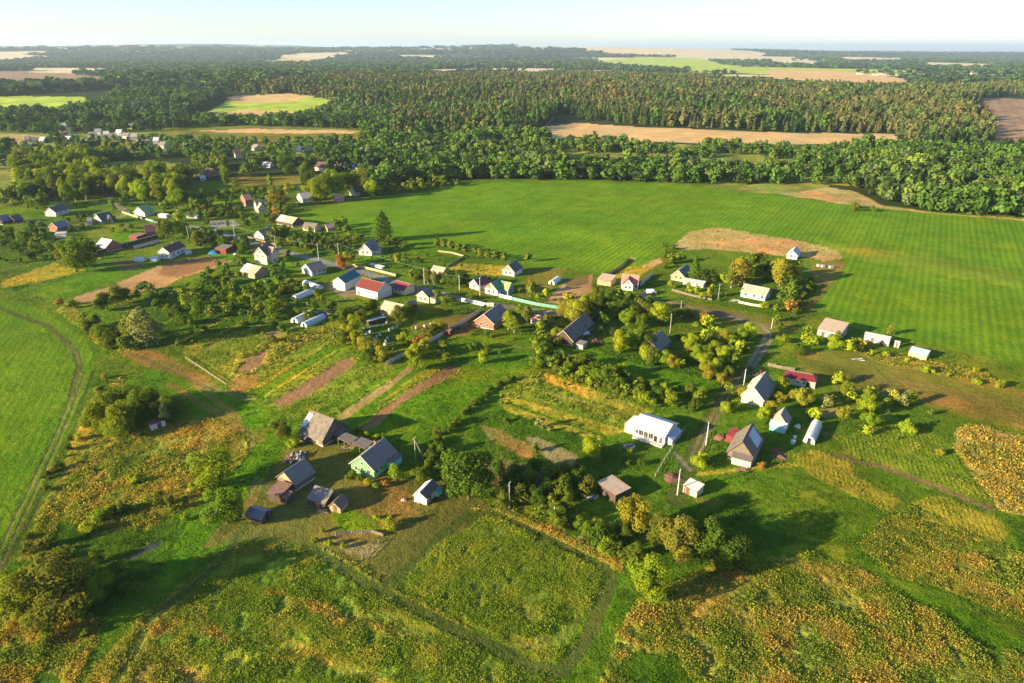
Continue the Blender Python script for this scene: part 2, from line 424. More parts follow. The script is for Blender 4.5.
for (t_, w_, a_, b_) in [('potato',1.6,(150,330),(210,302)),('lush',2.0,(160,338),(230,306)),('yellow',1.2,(172,345),(245,310)),('potato',2.4,(184,350),(262,314)),('tsoil',1.0,(196,352),(275,318)),
      ('potato',1.8,(130,300),(178,292)),('lush',2.0,(20,250),(66,244)),('potato',2.4,(0,262),(60,252)),('olive',3,(0,270),(40,262)),('yellow',1.4,(66,262),(100,258)),
      ('lush',2.2,(262,392),(340,345)),('yellow',1.0,(266,396),(338,350)),('ypotato',1.6,(256,388),(330,342)),('potato',2.0,(318,420),(396,376)),('lush',1.4,(350,424),(425,378)),('yellow',1.0,(356,428),(432,382)),
      ('potato',1.8,(395,404),(462,372)),('olive',2,(420,420),(500,385)),('potato',2.2,(505,392),(640,432)),('lush',1.6,(512,404),(628,444)),('ypotato',1.4,(520,386),(640,420)),('potato',2,(600,280),(650,262)),
      ('potato',3,(300,244),(350,250)),('lush',2.5,(290,236),(350,240)),('olive',3,(395,252),(440,262)),('lush',3,(400,262),(470,276)),('potato',2.6,(410,330),(455,346)),('olive',2,(500,345),(560,352)),
      ('tsoil',1.2,(560,352),(640,378)),('lush',2.5,(640,372),(700,392)),('olive',2.5,(800,430),(850,438)),('mown',2,(700,500),(800,520)),('olive',3,(680,520),(760,545)),('lush',4,(720,480),(850,500)),('yellow',1.6,(700,474),(830,462)),('yellow',1.4,(640,600),(730,560)),
      ('mown',2,(180,372),(240,420)),('mown',2.5,(170,385),(260,440)),('olive',3,(230,470),(262,430)),('track',1.0,(232,560),(262,480)),('track',1.0,(228,556),(256,478))]:
    Ln(t_, w_, a_, b_, warp=.35)
P('soil', (272,402),(318,375),(346,357),(356,361),(353,366),(322,388),(284,408), warp=.25)
P('tsoil', (338,417),(385,385),(408,367),(413,369),(385,391),(344,420), warp=.25)
P('soil', (451,366),(460,367),(455,373),(400,404),(378,426),(362,430),(376,415),(405,393), warp=.25)
P('lush', (385,428),(405,408),(470,374),(505,378),(480,400),(450,420),(430,440),(405,440), warp=.4)
# homestead yard
P('yard', (262,490),(285,450),(330,440),(380,475),(440,480),(490,500),(480,520),(420,560),(380,590),(340,560),(300,545),(240,540),(200,550),(230,510), warp=1)
P('mown', (395,486),(440,505),(405,520),(385,510), warp=.6)
P('lush', (330,515),(350,508),(375,520),(380,530),(360,536),(340,530), warp=.6)
P('tsoil', (330,540),(385,545),(372,558),(350,553), warp=.6)
P('orange', (305,545),(335,552),(385,585),(360,583),(310,555), warp=.6)
# foreground left
P('weeds', (70,455),(100,435),(190,422),(240,436),(250,455),(220,478),(190,505),(150,528),(95,540),(45,560),(20,560),(40,510), warp=1.5)
P('orange', (150,425),(210,418),(245,432),(250,450),(200,458),(160,446), warp=2)
P('brownw', (60,470),(90,455),(150,460),(190,490),(130,515),(70,520), warp=2)
P('orange', (92,400),(120,378),(130,390),(105,410), warp=1)
P('yellow', (86,415),(108,400),(92,440),(60,482),(66,450), warp=1.5)
P('deep', (60,520),(140,530),(180,520),(170,560),(120,600),(60,690),(-20,690),(20,600),(40,560), warp=2)
P('brownw', (20,590),(80,600),(100,640),(70,690),(30,660),(0,620), warp=2)
P('brownw', (0,630),(20,650),(50,700),(-60,700), warp=1)
P('pond', (122,558),(150,545),(160,540),(163,544),(130,561), warp=.5)
P('weeds', (238,545),(300,548),(345,560),(395,588),(470,628),(550,680),(580,720),(60,720),(100,660),(140,620),(185,580), warp=1)
P('crop', (190,600),(235,555),(300,552),(390,592),(540,675),(560,720),(330,720),(250,670),(200,640), warp=1)
P('orange', (95,690),(165,605),(195,606),(230,640),(290,700), warp=1.5)
P('crop', (150,640),(190,625),(330,700),(230,700), warp=2)
P('orange', (262,590),(340,610),(420,640),(330,625), warp=3)
P('ypotato', (270,632),(340,655),(420,690),(390,700),(300,660), warp=3)

P('orange', (470,508),(500,505),(560,530),(622,562),(622,572),(606,570),(540,532),(490,514), warp=1)
P('lush', (608,590),(622,572),(626,582),(600,640),(575,672),(560,668),(590,625), warp=.6)
Ln('green_tr', 3.0, (310,548),(380,590),(460,632),(530,665),(562,672),(590,635),(612,580),(604,568),(540,535),(490,512),(460,520),(420,560),(385,588), warp=.4)
P('maize', (482,518),(500,518),(601,572),(598,590),(560,660),(540,660),(470,624),(405,586),(408,575),(440,545), warp=.25)
# foreground right
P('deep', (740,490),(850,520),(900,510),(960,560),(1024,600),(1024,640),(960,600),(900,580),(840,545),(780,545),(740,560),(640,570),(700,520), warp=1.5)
P('grass', (740,470),(860,500),(880,530),(820,545),(760,530), warp=2)
P('brownw', (620,720),(600,680),(615,640),(640,605),(690,580),(750,562),(805,552),(850,565),(905,600),(950,622),(985,650),(1010,690),(1010,720), warp=1.5)
P('orange', (650,615),(680,590),(740,565),(760,580),(710,620),(665,640), warp=3)
P('orange', (800,560),(850,565),(900,600),(880,620),(820,590), warp=3)
P('deep', (640,650),(680,655),(700,690),(640,690),(610,670), warp=2)
P('weeds', (860,545),(880,520),(910,508),(960,515),(1024,560),(1100,600),(1100,660),(1024,622),(950,590),(890,575), warp=1)
P('brownw', (935,545),(990,540),(1040,565),(1040,620),(960,585),(930,565), warp=2)
P('lush', (890,590),(930,595),(1024,640),(1100,680),(1100,720),(1024,700),(1000,650),(940,615), warp=1)
P('brownw', (1000,650),(1100,690),(1100,740),(1010,740), warp=1)
P('ypotato', (910,502),(940,495),(1000,520),(1008,535),(1000,546),(960,530), warp=.6)
P('ypotato', (790,455),(812,450),(852,460),(855,475),(900,500),(890,512),(810,475), warp=.6)
P('potato', (840,440),(900,420),(945,438),(960,465),(990,500),(960,492),(900,470),(850,455), warp=.8)
Ln('dsoil', 2.6, (838,456),(880,466),(940,488),(990,508), warp=.5)
P('deep', (1005,520),(1100,520),(1100,580),(1020,550), warp=.6)
P('beige', (957,428),(975,424),(1010,434),(1200,480),(1200,560),(1024,516),(1003,512),(985,488),(968,468),(953,448), warp=.8)
P('olive', (795,352),(870,352),(930,362),(1000,385),(1200,420),(1200,460),(1024,430),(970,418),(900,398),(840,392),(800,372), warp=1)
P('olive', (905,375),(1000,390),(1050,415),(990,408),(920,396), warp=2)
P('mown', (840,372),(900,376),(1000,400),(1060,430),(960,408),(880,390), warp=2)
P('dry', (900,358),(930,360),(965,370),(958,377),(905,366), warp=1)
P('weeds', (850,348),(905,354),(985,372),(1000,382),(960,378),(880,362), warp=1)
P('tsoil', (815,410),(838,408),(840,417),(820,418), warp=.5)
P('soil', (768,448),(780,448),(788,458),(778,462), warp=.4)
# roads and tracks
Ln('dirt', 3.2, (-60,236),(0,233),(40,228),(60,226),(105,222),(128,214),(112,200),(108,194), warp=.6)
Ln('track', 3.5, (128,214),(160,222),(190,226),(235,238),(268,246),(300,256), warp=.6)
Ln('asphalt', 4.5, (180,224),(212,230),(240,240),(280,251),(322,261),(356,270),(392,281),(432,291),(474,302), warp=.2)
Ln('dirt', 4.5, (474,302),(500,306),(530,310),(565,315),(585,315), warp=.4)
P('asphalt', (205,222),(232,220),(240,226),(215,229), warp=1)
P('dirt', (388,278),(402,281),(430,292),(418,296),(395,290), warp=.4)
P('dirt', (320,284),(355,286),(358,296),(345,298), warp=.5)
Ln('dirt', 1.4, (766,336),(757,352),(744,372), warp=.2)
Ln('dirt', 1.4, (772,338),(762,354),(749,374), warp=.2)
Ln('green_tr', 5.0, (747,368),(722,400),(705,428),(690,462),(676,500), warp=.3)
Ln('track', 1.0, (744,372),(722,398),(702,432),(690,462), warp=.2)
Ln('track', 1.0, (749,374),(727,402),(708,434),(696,462), warp=.2)
Ln('dirt', 1.2, (674,453),(684,464),(690,470), warp=.2)
Ln('mown', 3.0, (842,262),(836,274),(818,296),(812,302),(806,312), warp=.4)
Ln('track', 1.4, (128,352),(150,360),(200,384),(250,400), warp=.4)
Ln('green_tr', 2.0, (272,470),(262,500),(225,560),(150,620),(110,690), warp=1)
Ln('dirt', 2.5, (528,134),(545,128),(552,120),(553,112), warp=1)

RW = []
for (t, k, pts, w, warp) in R:
    a = np.array(pts, float)
    if k == 'poly' and a[:, 1].max() < 86 and t != 'forest':      # far fields lie open towards us (no wood right in front)
        a[:, 1] += np.where(a[:, 1] > a[:, 1].mean(), 1.6, 0)
    if k == 'poly' and len(a) > 2:          # a little rounding of long edges
        pass
    q = unp(a[:, 0], a[:, 1])[:, :2]
    RW.append((t, k, q, w, warp))
def in_poly(x, y, q):
    c = np.zeros(len(x), bool)
    n = len(q)
    for i in range(n):
        x0, y0 = q[i]; x1, y1 = q[(i + 1) % n]
        if y0 == y1: continue
        m = ((y0 > y) != (y1 > y)) & (x < (x1 - x0) * (y - y0) / (y1 - y0) + x0)
        c ^= m
    return c
def line_d(x, y, q):
    d = np.full(len(x), 1e9)
    for i in range(len(q) - 1):
        a = q[i]; b = q[i + 1]; ab = b - a
        t = np.clip(((x - a[0]) * ab[0] + (y - a[1]) * ab[1]) / (ab @ ab), 0, 1)
        d = np.minimum(d, np.hypot(x - a[0] - t * ab[0], y - a[1] - t * ab[1]))
    return d
TN = list(T)
def classify(x, y):
    r = np.hypot(x, y)
    out = np.where(r > 1500, TN.index('farwood'), np.where(r > 620, TN.index('forest'), TN.index('grass'))).astype(np.int32)
    w = np.clip(r / 250, .6, 12)
    n1 = (fbm(x / (6 * w), y / (6 * w), 51, 3) - .5) * 2; n2 = (fbm(x / (6 * w), y / (6 * w), 61, 3) - .5) * 2
    far = r > 2500
    # beyond 2.5 km: patches of open land among the woods
    pn = fbm(x / 900, y / 500, 71, 3)
    out[far & (pn > .66)] = TN.index('pale')
    out[far & (pn > .62) & (pn <= .66)] = TN.index('gmeadow')
    for (t, k, q, wd, warp) in RW:
        pad = wd + 2 + warp * 6 * w.max() * 0 + warp * 30
        x0, y0 = q.min(0) - pad; x1, y1 = q.max(0) + pad
        m = np.nonzero((x > x0) & (x < x1) & (y > y0) & (y < y1))[0]
        if not len(m): continue
        s = warp * w[m] * 1.1
        xx = x[m] + n1[m] * s; yy = y[m] + n2[m] * s
        if k == 'poly': ins = in_poly(xx, yy, q)
        else: ins = line_d(xx, yy, q) < wd * .5
        out[m[ins]] = TN.index(t)
    return out

# row directions (for drilled crops), taken from the photo
def dir_px(p, q):
    a = U(p); b = U(q); d = (b - a)[:2]; return d / np.hypot(*d)
RD = {'field': dir_px((900,300), (912,240)), 'fieldp': dir_px((900,300), (912,240)), 'fieldl': dir_px((20,500), (62,410)),
      'brownf': dir_px((1000,142),(985,104)), 'wheat': dir_px((560,135),(880,141)), 'default': dir_px((300,400),(345,366))}
PERIOD = {'field': 3.1, 'fieldp': 3.1, 'fieldl': 2.2, 'brownf': 16.0, 'wheat': 12.0}

# ------------------------------------------------------------------ ground sheet
def ground():
    fine = np.radians(np.arange(-50, 50.01, 0.165))
    left = np.radians(np.arange(-180, -51, 3.0)); right = np.radians(np.arange(52, 180.1, 3.0))
    th = np.concatenate([left, fine, right])
    rs = [4.0, 20.0, 40.0, 55.0]
    r = 62.0
    while r < 60000:
        rs.append(r)
        r += max(.30, min((1.35 if r < 450 else .7) * (r * r + CAM_H ** 2) / (CAM_H * FPX), r * .012 + (r > 9000) * r * .02))
    rs = np.array(rs)
    nr, nt = len(rs), len(th)
    TH, RR = np.meshgrid(th, rs)
    jit = (rng.random(RR.shape) - .5) * .25
    X = (RR * np.sin(TH)).ravel(); Y = (RR * np.cos(TH)).ravel()
    cls = classify(X, Y)
    Z = g(X, Y)
    rel = np.array([T[t][3] for t in TN])[cls]
    rr = np.hypot(X, Y)
    relm = rel * (fbm(X / .9, Y / .9, 81, 2) - .5) * 2.2 + rel * .8 * (fbm(X / 3.5, Y / 3.5, 91, 2) - .5) * 2
    Z = Z + relm * np.clip(1.3 - rr / 900, 0, 1)
    Z = Z + .10 * (fbm(X / 5, Y / 5, 95, 2) - .5) * np.clip(1.4 - rr / 700, 0, 1)
    V = np.stack([X, Y, Z], 1)
    i = np.arange(nr - 1)[:, None]; j = np.arange(nt - 1)[None, :]
    a = (i * nt + j)
    Fq = np.stack([a, a + 1, a + nt + 1, a + nt], -1).reshape(-1, 4)[:, ::-1]
    A = np.array([T[t][0] for t in TN])[cls]; B = np.array([T[t][1] for t in TN])[cls]
    # large-scale natural variation of the plant cover (not light)
    v = 1 + .42 * (fbm(X / 22, Y / 26, 101, 3) - .5) * 2
    hue = .16 * (fbm(X / 40, Y / 40, 111, 2) - .5) * 2
    fld = np.isin(cls, [TN.index(k) for k in ('field', 'fieldl', 'wheat', 'pale')])
    v = np.where(fld, 1 + (v - 1) * .5, v)
    dryn = sst(.5, .8, fbm(X / 17 + 40, Y / 17, 131, 3)) * (rr < 900)
    dryn = np.where(fld, dryn * .15, dryn)
    dryn = np.where(np.isin(cls, [k for k, t in enumerate(TN) if T[t][2] in ('ploughed_soil', 'dirt_track', 'road', 'ploughed_field', 'stubble_field')]), 0, dryn)
    hv = np.stack([v * (1 + hue + .75 * dryn), v * (1 + .12 * dryn), v * (1 - hue + .3 * dryn)], 1)
    A = A * hv; B = B * hv
    ph = np.zeros(len(X)); am = np.array([T[t][4] for t in TN])[cls].astype(float)
    for k, t in enumerate(TN):
        m = cls == k
        if am[m].any():
            d = RD.get(t, RD['default']); per = PERIOD.get(t, 1.1)
            ph[m] = (X[m] * d[1] - Y[m] * d[0]) / per
    # face phase must not mix two kinds of rows: rows fade on vertices bordering another type
    blur = (.5 + .3 * (rel > .1))
    par = np.stack([am, rel, blur], 1)
    fcls = cls[Fq[:, 0]]
    classes = {}
    for k, t in enumerate(TN): classes.setdefault(T[t][2], []).append(k)
    # smooth normals of the whole sheet
    e1 = V[Fq[:, 1]] - V[Fq[:, 0]]; e2 = V[Fq[:, 3]] - V[Fq[:, 0]]
    fn = np.cross(e1, e2); N = np.zeros_like(V)
    for c in range(4):
        for ax in range(3):
            N[:, ax] += np.bincount(Fq[:, c], weights=fn[:, ax], minlength=len(V))
    N /= np.maximum(np.linalg.norm(N, axis=1, keepdims=True), 1e-9)
    if N[:, 2].mean() < 0:
        Fq = Fq[:, ::-1]; N = -N
        fcls = cls[Fq[:, 3]]
    gm = ground_mat()
    for name, ks in classes.items():
        f = Fq[np.isin(fcls, ks)]
        if not len(f): continue
        used = np.unique(f); remap = np.full(len(V), -1); remap[used] = np.arange(len(used))
        pa = np.column_stack([A[used]]); pb = B[used]
        me = np_mesh(name, V[used], remap[f], True, {'colA': pa, 'colB': pb, 'par': par[used]})
        at = me.attributes.new('phase', 'FLOAT', 'POINT'); at.data.foreach_set('value', ph[used].astype(np.float32))
        me.normals_split_custom_set_from_vertices(N[used].astype(np.float32))
        o = new_obj(name, me, None, gm)
        tag(o, kind='structure')
def ground_mat():
    m = bpy.data.materials.new('land'); m.use_nodes = True
    nt = m.node_tree; L = nt.links
    p = nt.nodes['Principled BSDF']; p.inputs['Roughness'].default_value = .95; p.inputs['Specular IOR Level'].default_value = .04
    tc = nd(nt, 'ShaderNodeTexCoord')
    ca = nd(nt, 'ShaderNodeAttribute', attribute_name='colA'); cb = nd(nt, 'ShaderNodeAttribute', attribute_name='colB')
    pr = nd(nt, 'ShaderNodeAttribute', attribute_name='par'); ph = nd(nt, 'ShaderNodeAttribute', attribute_name='phase')
    sp = nd(nt, 'ShaderNodeSeparateColor'); L.new(pr.outputs['Color'], sp.inputs[0])
    n0 = nd(nt, 'ShaderNodeTexNoise', i_Scale=.09, i_Detail=4.0, i_Roughness=.6)
    n1 = nd(nt, 'ShaderNodeTexNoise', i_Scale=.55, i_Detail=4.0, i_Roughness=.65)
    n2 = nd(nt, 'ShaderNodeTexNoise', i_Scale=2.4, i_Detail=3.0, i_Roughness=.6)
    for n in (n0, n1, n2): L.new(tc.outputs['Object'], n.inputs['Vector'])
    s = math_node(nt, 'ADD', math_node(nt, 'MULTIPLY', n1.outputs[0], 1.0), math_node(nt, 'MULTIPLY', n2.outputs[0], .9))
    s = math_node(nt, 'ADD', s, math_node(nt, 'MULTIPLY', n0.outputs[0], 1.1))
    s = math_node(nt, 'MULTIPLY', math_node(nt, 'SUBTRACT', s, 1.5), 2.6)
    wob = math_node(nt, 'MULTIPLY', n0.outputs[0], .5)
    sn = math_node(nt, 'SINE', math_node(nt, 'MULTIPLY', math_node(nt, 'ADD', ph.outputs['Fac'], wob), 2 * math.pi))
    sn2 = math_node(nt, 'SINE', math_node(nt, 'MULTIPLY', math_node(nt, 'ADD', ph.outputs['Fac'], wob), 2 * math.pi * .26))
    row = math_node(nt, 'MULTIPLY', math_node(nt, 'ADD', math_node(nt, 'MULTIPLY', sn, .7), math_node(nt, 'MULTIPLY', sn2, .12)), sp.outputs[0])
    tr_ = math_node(nt, 'COSINE', math_node(nt, 'MULTIPLY', math_node(nt, 'ADD', ph.outputs['Fac'], wob), 2 * math.pi / 6.0))
    tr_ = math_node(nt, 'MULTIPLY', math_node(nt, 'POWER', math_node(nt, 'MAXIMUM', tr_, 0.0), 30.0), sp.outputs[0])
    row = math_node(nt, 'SUBTRACT', row, math_node(nt, 'MULTIPLY', tr_, .9))
    fac = math_node(nt, 'ADD', math_node(nt, 'ADD', s, .5), math_node(nt, 'MULTIPLY', row, .75))
    cl = nd(nt, 'ShaderNodeClamp'); L.new(fac, cl.inputs[0])
    mx = nd(nt, 'ShaderNodeMix', data_type='RGBA'); L.new(cl.outputs[0], mx.inputs[0])
    L.new(ca.outputs['Color'], mx.inputs[6]); L.new(cb.outputs['Color'], mx.inputs[7])
    L.new(mx.outputs[2], p.inputs['Base Color'])
    hgt = math_node(nt, 'ADD', math_node(nt, 'MULTIPLY', n2.outputs[0], math_node(nt, 'ADD', math_node(nt, 'MULTIPLY', sp.outputs[1], 1.4), .22)),
                    math_node(nt, 'MULTIPLY', row, .08))
    hgt = math_node(nt, 'ADD', hgt, math_node(nt, 'MULTIPLY', n1.outputs[0], math_node(nt, 'ADD', math_node(nt, 'MULTIPLY', sp.outputs[1], 1.6), .40)))
    bp = nd(nt, 'ShaderNodeBump', i_Strength=.8, i_Distance=1.0); L.new(hgt, bp.inputs['Height']); L.new(bp.outputs[0], p.inputs['Normal'])
    return m
ground()
# far sheet reaching the haze edge is part of the ground sheet itself (60 km)
# ------------------------------------------------------------------ foliage built from many small leaf faces
def quads(C, N, size, rg, asp=1.0):
    """square leaves at C facing N (normalised inside), edge = size"""
    n = len(C)
    N = N / np.maximum(np.linalg.norm(N, axis=1, keepdims=True), 1e-6)
    t = rg.normal(size=(n, 3)); t -= (t * N).sum(1, keepdims=True) * N
    t /= np.maximum(np.linalg.norm(t, axis=1, keepdims=True), 1e-6)
    b = np.cross(N, t)
    s = (np.asarray(size) * .5).reshape(-1, 1) * np.ones((n, 1))
    t = t * s; b = b * s * asp
    k = .55
    V = np.stack([C - t - b * k, C + t * k - b, C + t + b * k, C - t * k + b], 1).reshape(-1, 3)
    F_ = np.arange(4 * n).reshape(-1, 4)
    return V, F_
def crown_points(kind, n, rg):
    """points + outward directions of a unit-height crown (z from 0 to 1, radius about r)"""
    if kind in ('broad', 'round', 'willow', 'fruit', 'bush', 'poplar'):
        prm = {'broad': (.09, .36, .62, 17, .135), 'round': (.05, .42, .58, 18, .145), 'willow': (.05, .5, .55, 24, .135), 'fruit': (.06, .38, .6, 12, .155),
               'bush': (.0, .52, .55, 12, .185), 'poplar': (.12, .20, .55, 12, .13)}[kind]
        zb, rx, zc, nl, lr = prm
        hz = (1 - zb) * .5
        # lobes
        d = rg.normal(size=(nl, 3)); d /= np.linalg.norm(d, axis=1, keepdims=True)
        rad = rg.uniform(.40, 1.0, (nl, 1))
        L = d * rad * np.array([rx, rx, hz]) + np.array([0, 0, zb + hz])
        L = np.vstack([L, [[0, 0, zb + hz * 1.05], [0, 0, zb + hz * 1.5]]])
        lrad = rg.uniform(.75, 1.25, len(L)) * lr * (1.1 if kind != 'poplar' else .9)
        li = rg.choice(len(L), n, p=lrad ** 2 / (lrad ** 2).sum())
        u = rg.normal(size=(n, 3)); u[:, 2] += .25; u /= np.linalg.norm(u, axis=1, keepdims=True)
        rr = lrad[li] * rg.uniform(.72, 1.08, n)
        C = L[li] + u * rr[:, None]
        C[:, 2] = np.maximum(C[:, 2], zb * .5 + .01)
        cen = np.array([0, 0, zb + hz * .8])
        o = C - cen; o /= np.maximum(np.linalg.norm(o, axis=1, keepdims=True), 1e-6)
        N = u * .75 + o * .45 + rg.normal(size=(n, 3)) * .42
        return C, N
    if kind == 'birch':
        zb, rx = .16, .24
        z = rg.beta(1.5, 1.3, n)
        prof = np.sin(np.pi * np.clip(z, .02, .98) ** .75) ** .7 * rx
        nb = 22; ba = rg.uniform(0, 2 * np.pi, nb); bz = rg.uniform(0, 1, nb)
        k = rg.integers(0, nb, n)
        z = np.clip(bz[k] + rg.normal(0, .055, n), 0, 1)
        prof = np.sin(np.pi * np.clip(z * .92 + .06, .02, .98)) ** .7 * rx
        a = ba[k] + rg.normal(0, .45, n)
        r = prof * rg.uniform(.35, 1.1, n)
        C = np.stack([r * np.cos(a), r * np.sin(a), zb + z * (1 - zb) * .98], 1)
        N = np.stack([np.cos(a), np.sin(a), rg.uniform(-.1, .7, n)], 1) + rg.normal(size=(n, 3)) * .4
        return C, N
    # spruce: whorls of drooping boughs; 'yew' = dense cone
    dense = kind == 'cone'
    nw = 13
    lev = (rg.integers(0, nw, n) + rg.uniform(-.18, .18, n)) / nw if not dense else rg.uniform(0, 1, n)
    lev = 1 - np.sqrt(np.clip(1 - lev, .0, 1)) * .999 if False else lev ** 1.25
    lev = np.clip(lev, 0, .99)
    rx = .21 if not dense else .34
    R_ = rx * ((1 - lev) ** .85 if not dense else (1 - lev ** 2.0) ** .75) * (1 if not dense else np.clip(lev * 4 + .7, 0, 1))
    a = rg.uniform(0, 2 * np.pi, n); a = a + .12 * np.sin(a * 7 + lev * 40)
    f = np.sqrt(rg.uniform(.2, 1, n))
    r = R_ * f * (1 + .2 * np.sin(a * 5 + lev * 37))
    z = .07 + lev * .93 - (r * .25 if not dense else 0)
    C = np.stack([r * np.cos(a), r * np.sin(a), np.maximum(z, .02)], 1)
    N = np.stack([np.cos(a), np.sin(a), np.full(n, .9 if not dense else .4)], 1) + rg.normal(size=(n, 3)) * .35
    return C, N
CR = {}     # crown and trunk prototypes
def proto(kind, k, n, leaf):
    rg = np.random.default_rng(sum(map(ord, kind)) * 31 + k)
    C, N = crown_points(kind, n, rg)
    V, Fq = quads(C, N, leaf * rg.uniform(.7, 1.35, len(C)), rg)
    v = np.repeat(rg.uniform(0, 1, len(C)), 4)
    cl = np.repeat(vnoise(C[:, 0] * 9 + 50, C[:, 2] * 9 + C[:, 1] * 7 + 50, 5), 4)
    cme = np_mesh(kind + '_crown', V, Fq, False, {'v': np.stack([.5 * v + .5 * cl] * 3, 1)})
    # trunk and limbs
    mb = MB()
    th = {'birch': .017, 'spruce': .018, 'cone': .02, 'poplar': .02, 'fruit': .028}.get(kind, .028)
    lean = Vector((rg.normal() * .02, rg.normal() * .02, 1))
    mb.tube((0, 0, -.03), lean * .35, th * 1.15, th * .8, 9)
    mb.tube(lean * .34, lean * .85, th * .8, th * .2, 7)
    if kind not in ('spruce', 'cone'):
        for i in range(6):
            a = rg.uniform(0, 6.28); z0 = rg.uniform(.18, .5)
            e = Vector((math.cos(a) * .2, math.sin(a) * .2, z0 + .24)) * (1 if kind != 'birch' else .75)
            mb.tube(lean * z0, e, th * .42, th * .1, 5)
    tme = bpy.data.meshes.new(kind + '_trunk'); tme.from_pydata(mb.v, [], mb.f); tme.update()
    return cme, tme
PROT = {'broad': (4, 5200, .033), 'round': (3, 5200, .033), 'willow': (2, 6500, .034), 'fruit': (4, 2400, .050), 'poplar': (2, 2600, .034),
        'birch': (3, 2600, .036), 'spruce': (2, 3000, .040), 'cone': (1, 3800, .036), 'bush': (5, 1300, .078)}
PAL = {  # foliage colours: a, b
 'dark':  ((0.061,0.108,0.014), (0.123,0.184,0.019)),
 'mid':   ((0.095,0.152,0.013), (0.181,0.239,0.021)),
 'olive': ((0.104,0.136,0.019), (0.191,0.210,0.027)),
 'fresh': ((0.140,0.217,0.013), (0.271,0.325,0.022)),
 'lime':  ((0.209,0.287,0.014), (0.383,0.418,0.023)),
 'tan':   ((.185,.195,.024), (.290,.280,.042)),
 'gold':  ((.230,.240,.022), (.370,.340,.034)),
 'rust':  ((0.261,0.140,0.029), (0.418,0.217,0.046)),
 'bluegr':((0.049,0.093,0.035), (0.078,0.132,0.046)),
 'silver':((0.157,0.185,0.058), (0.279,0.279,0.092)),
}
def get_proto(kind, i):
    key = (kind, i % PROT[kind][0])
    if key not in CR: CR[key] = proto(kind, key[1], PROT[kind][1], PROT[kind][2])
    return CR[key]
COLW = {'dark': 'dark green', 'mid': 'green', 'olive': 'olive green', 'fresh': 'fresh green', 'lime': 'yellow-green', 'gold': 'golden yellow', 'tan': 'golden tan', 'rust': 'rusty red', 'bluegr': 'blue-green', 'silver': 'grey-green'}
NAMEK = {'broad': 'leafy_tree', 'round': 'round_tree', 'willow': 'willow_tree', 'fruit': 'fruit_tree', 'poplar': 'poplar_tree', 'birch': 'birch_tree', 'spruce': 'spruce_tree', 'cone': 'cone_shaped_tree', 'bush': 'bush'}
DESC = {'broad': 'broad leafy tree', 'round': 'round-crowned tree', 'willow': 'spreading willow', 'fruit': 'small fruit tree', 'poplar': 'slender poplar', 'birch': 'airy birch', 'spruce': 'pointed spruce', 'cone': 'dense cone-shaped tree', 'bush': 'bush'}
LAND = []       # landmarks (px, py, phrase) filled by the buildings
BB = []         # picture boxes of the buildings, so that scattered shrubs do not cover them
def note_box(o, L2, w2, h):
    c = o.location; a = o.rotation_euler[2]; P_ = []
    for u in (-L2, L2):
        for v in (-w2, w2):
            for z in (0, h):
                P_.append((c[0] + u * math.cos(a) - v * math.sin(a), c[1] + u * math.sin(a) + v * math.cos(a), c[2] + z))
    P_ = np.array(P_); px, py, w = proj(P_[:, 0], P_[:, 1], P_[:, 2])
    BB.append((px.min(), px.max(), py.min(), py.max()))
def hides(x, y, h, w):
    z = float(g(x, y)); px, py, d = proj(x, y, z); qx, qy, d2 = proj(x, y, z + h)
    r = h * w * .42 * FPX / d
    for (a, b, c, e) in BB:
        if px + r > a + .12 * (b - a) and px - r < b - .12 * (b - a) and qy < e - 1.0 and py > c + .35 * (e - c) and py > e - (e - c) * .45: return True
    return False
PL = []         # plants to place: (px, py, kind, height, width factor, palette, label or None)
used_labels = {}
def auto_label(px, py, kind, hgt, pal):
    if hgt > 11: sz = 'tall'
    elif kind == 'bush': sz = 'big' if hgt > 3.2 else ('low' if hgt < 1.9 else 'rounded')
    elif hgt < 4.5: sz = 'low'
    else: sz = 'mid-height'
    dk = DESC[kind].split()
    c = sorted(LAND, key=lambda l: ((l[0] - px) ** 2 + ((l[1] - py) * 1.6) ** 2))[:6]
    best = None
    for l in c:
        dx = px - l[0]; dy = (py - l[1]) * 1.6
        d = math.hypot(dx, dy)
        if abs(dx) > 1.6 * abs(dy): rel = 'right of' if dx > 0 else 'left of'
        elif abs(dy) > 1.6 * abs(dx): rel = 'in front of' if dy > 0 else 'behind'
        else: rel = ('before the right side of' if dx > 0 else 'before the left side of') if dy > 0 else ('behind the right end of' if dx > 0 else 'behind the left end of')
        near = 'close ' if d < 14 else ('' if d < 40 else 'well ')
        lab = f"{sz} {COLW[pal]} {DESC[kind]} {near}{rel} {l[2]}"
        if len(lab.split()) <= 16 and lab not in used_labels:
            used_labels[lab] = 1
            return lab, None
        if best is None: best = lab
    words = best.split()
    for q in ('with a ragged outline', 'with a lopsided crown', 'with a narrow outline', 'with a patchy crown'):
        pass
    used_labels[best] = used_labels.get(best, 1) + 1
    return best, 'look-alike ' + DESC[kind] + 's'
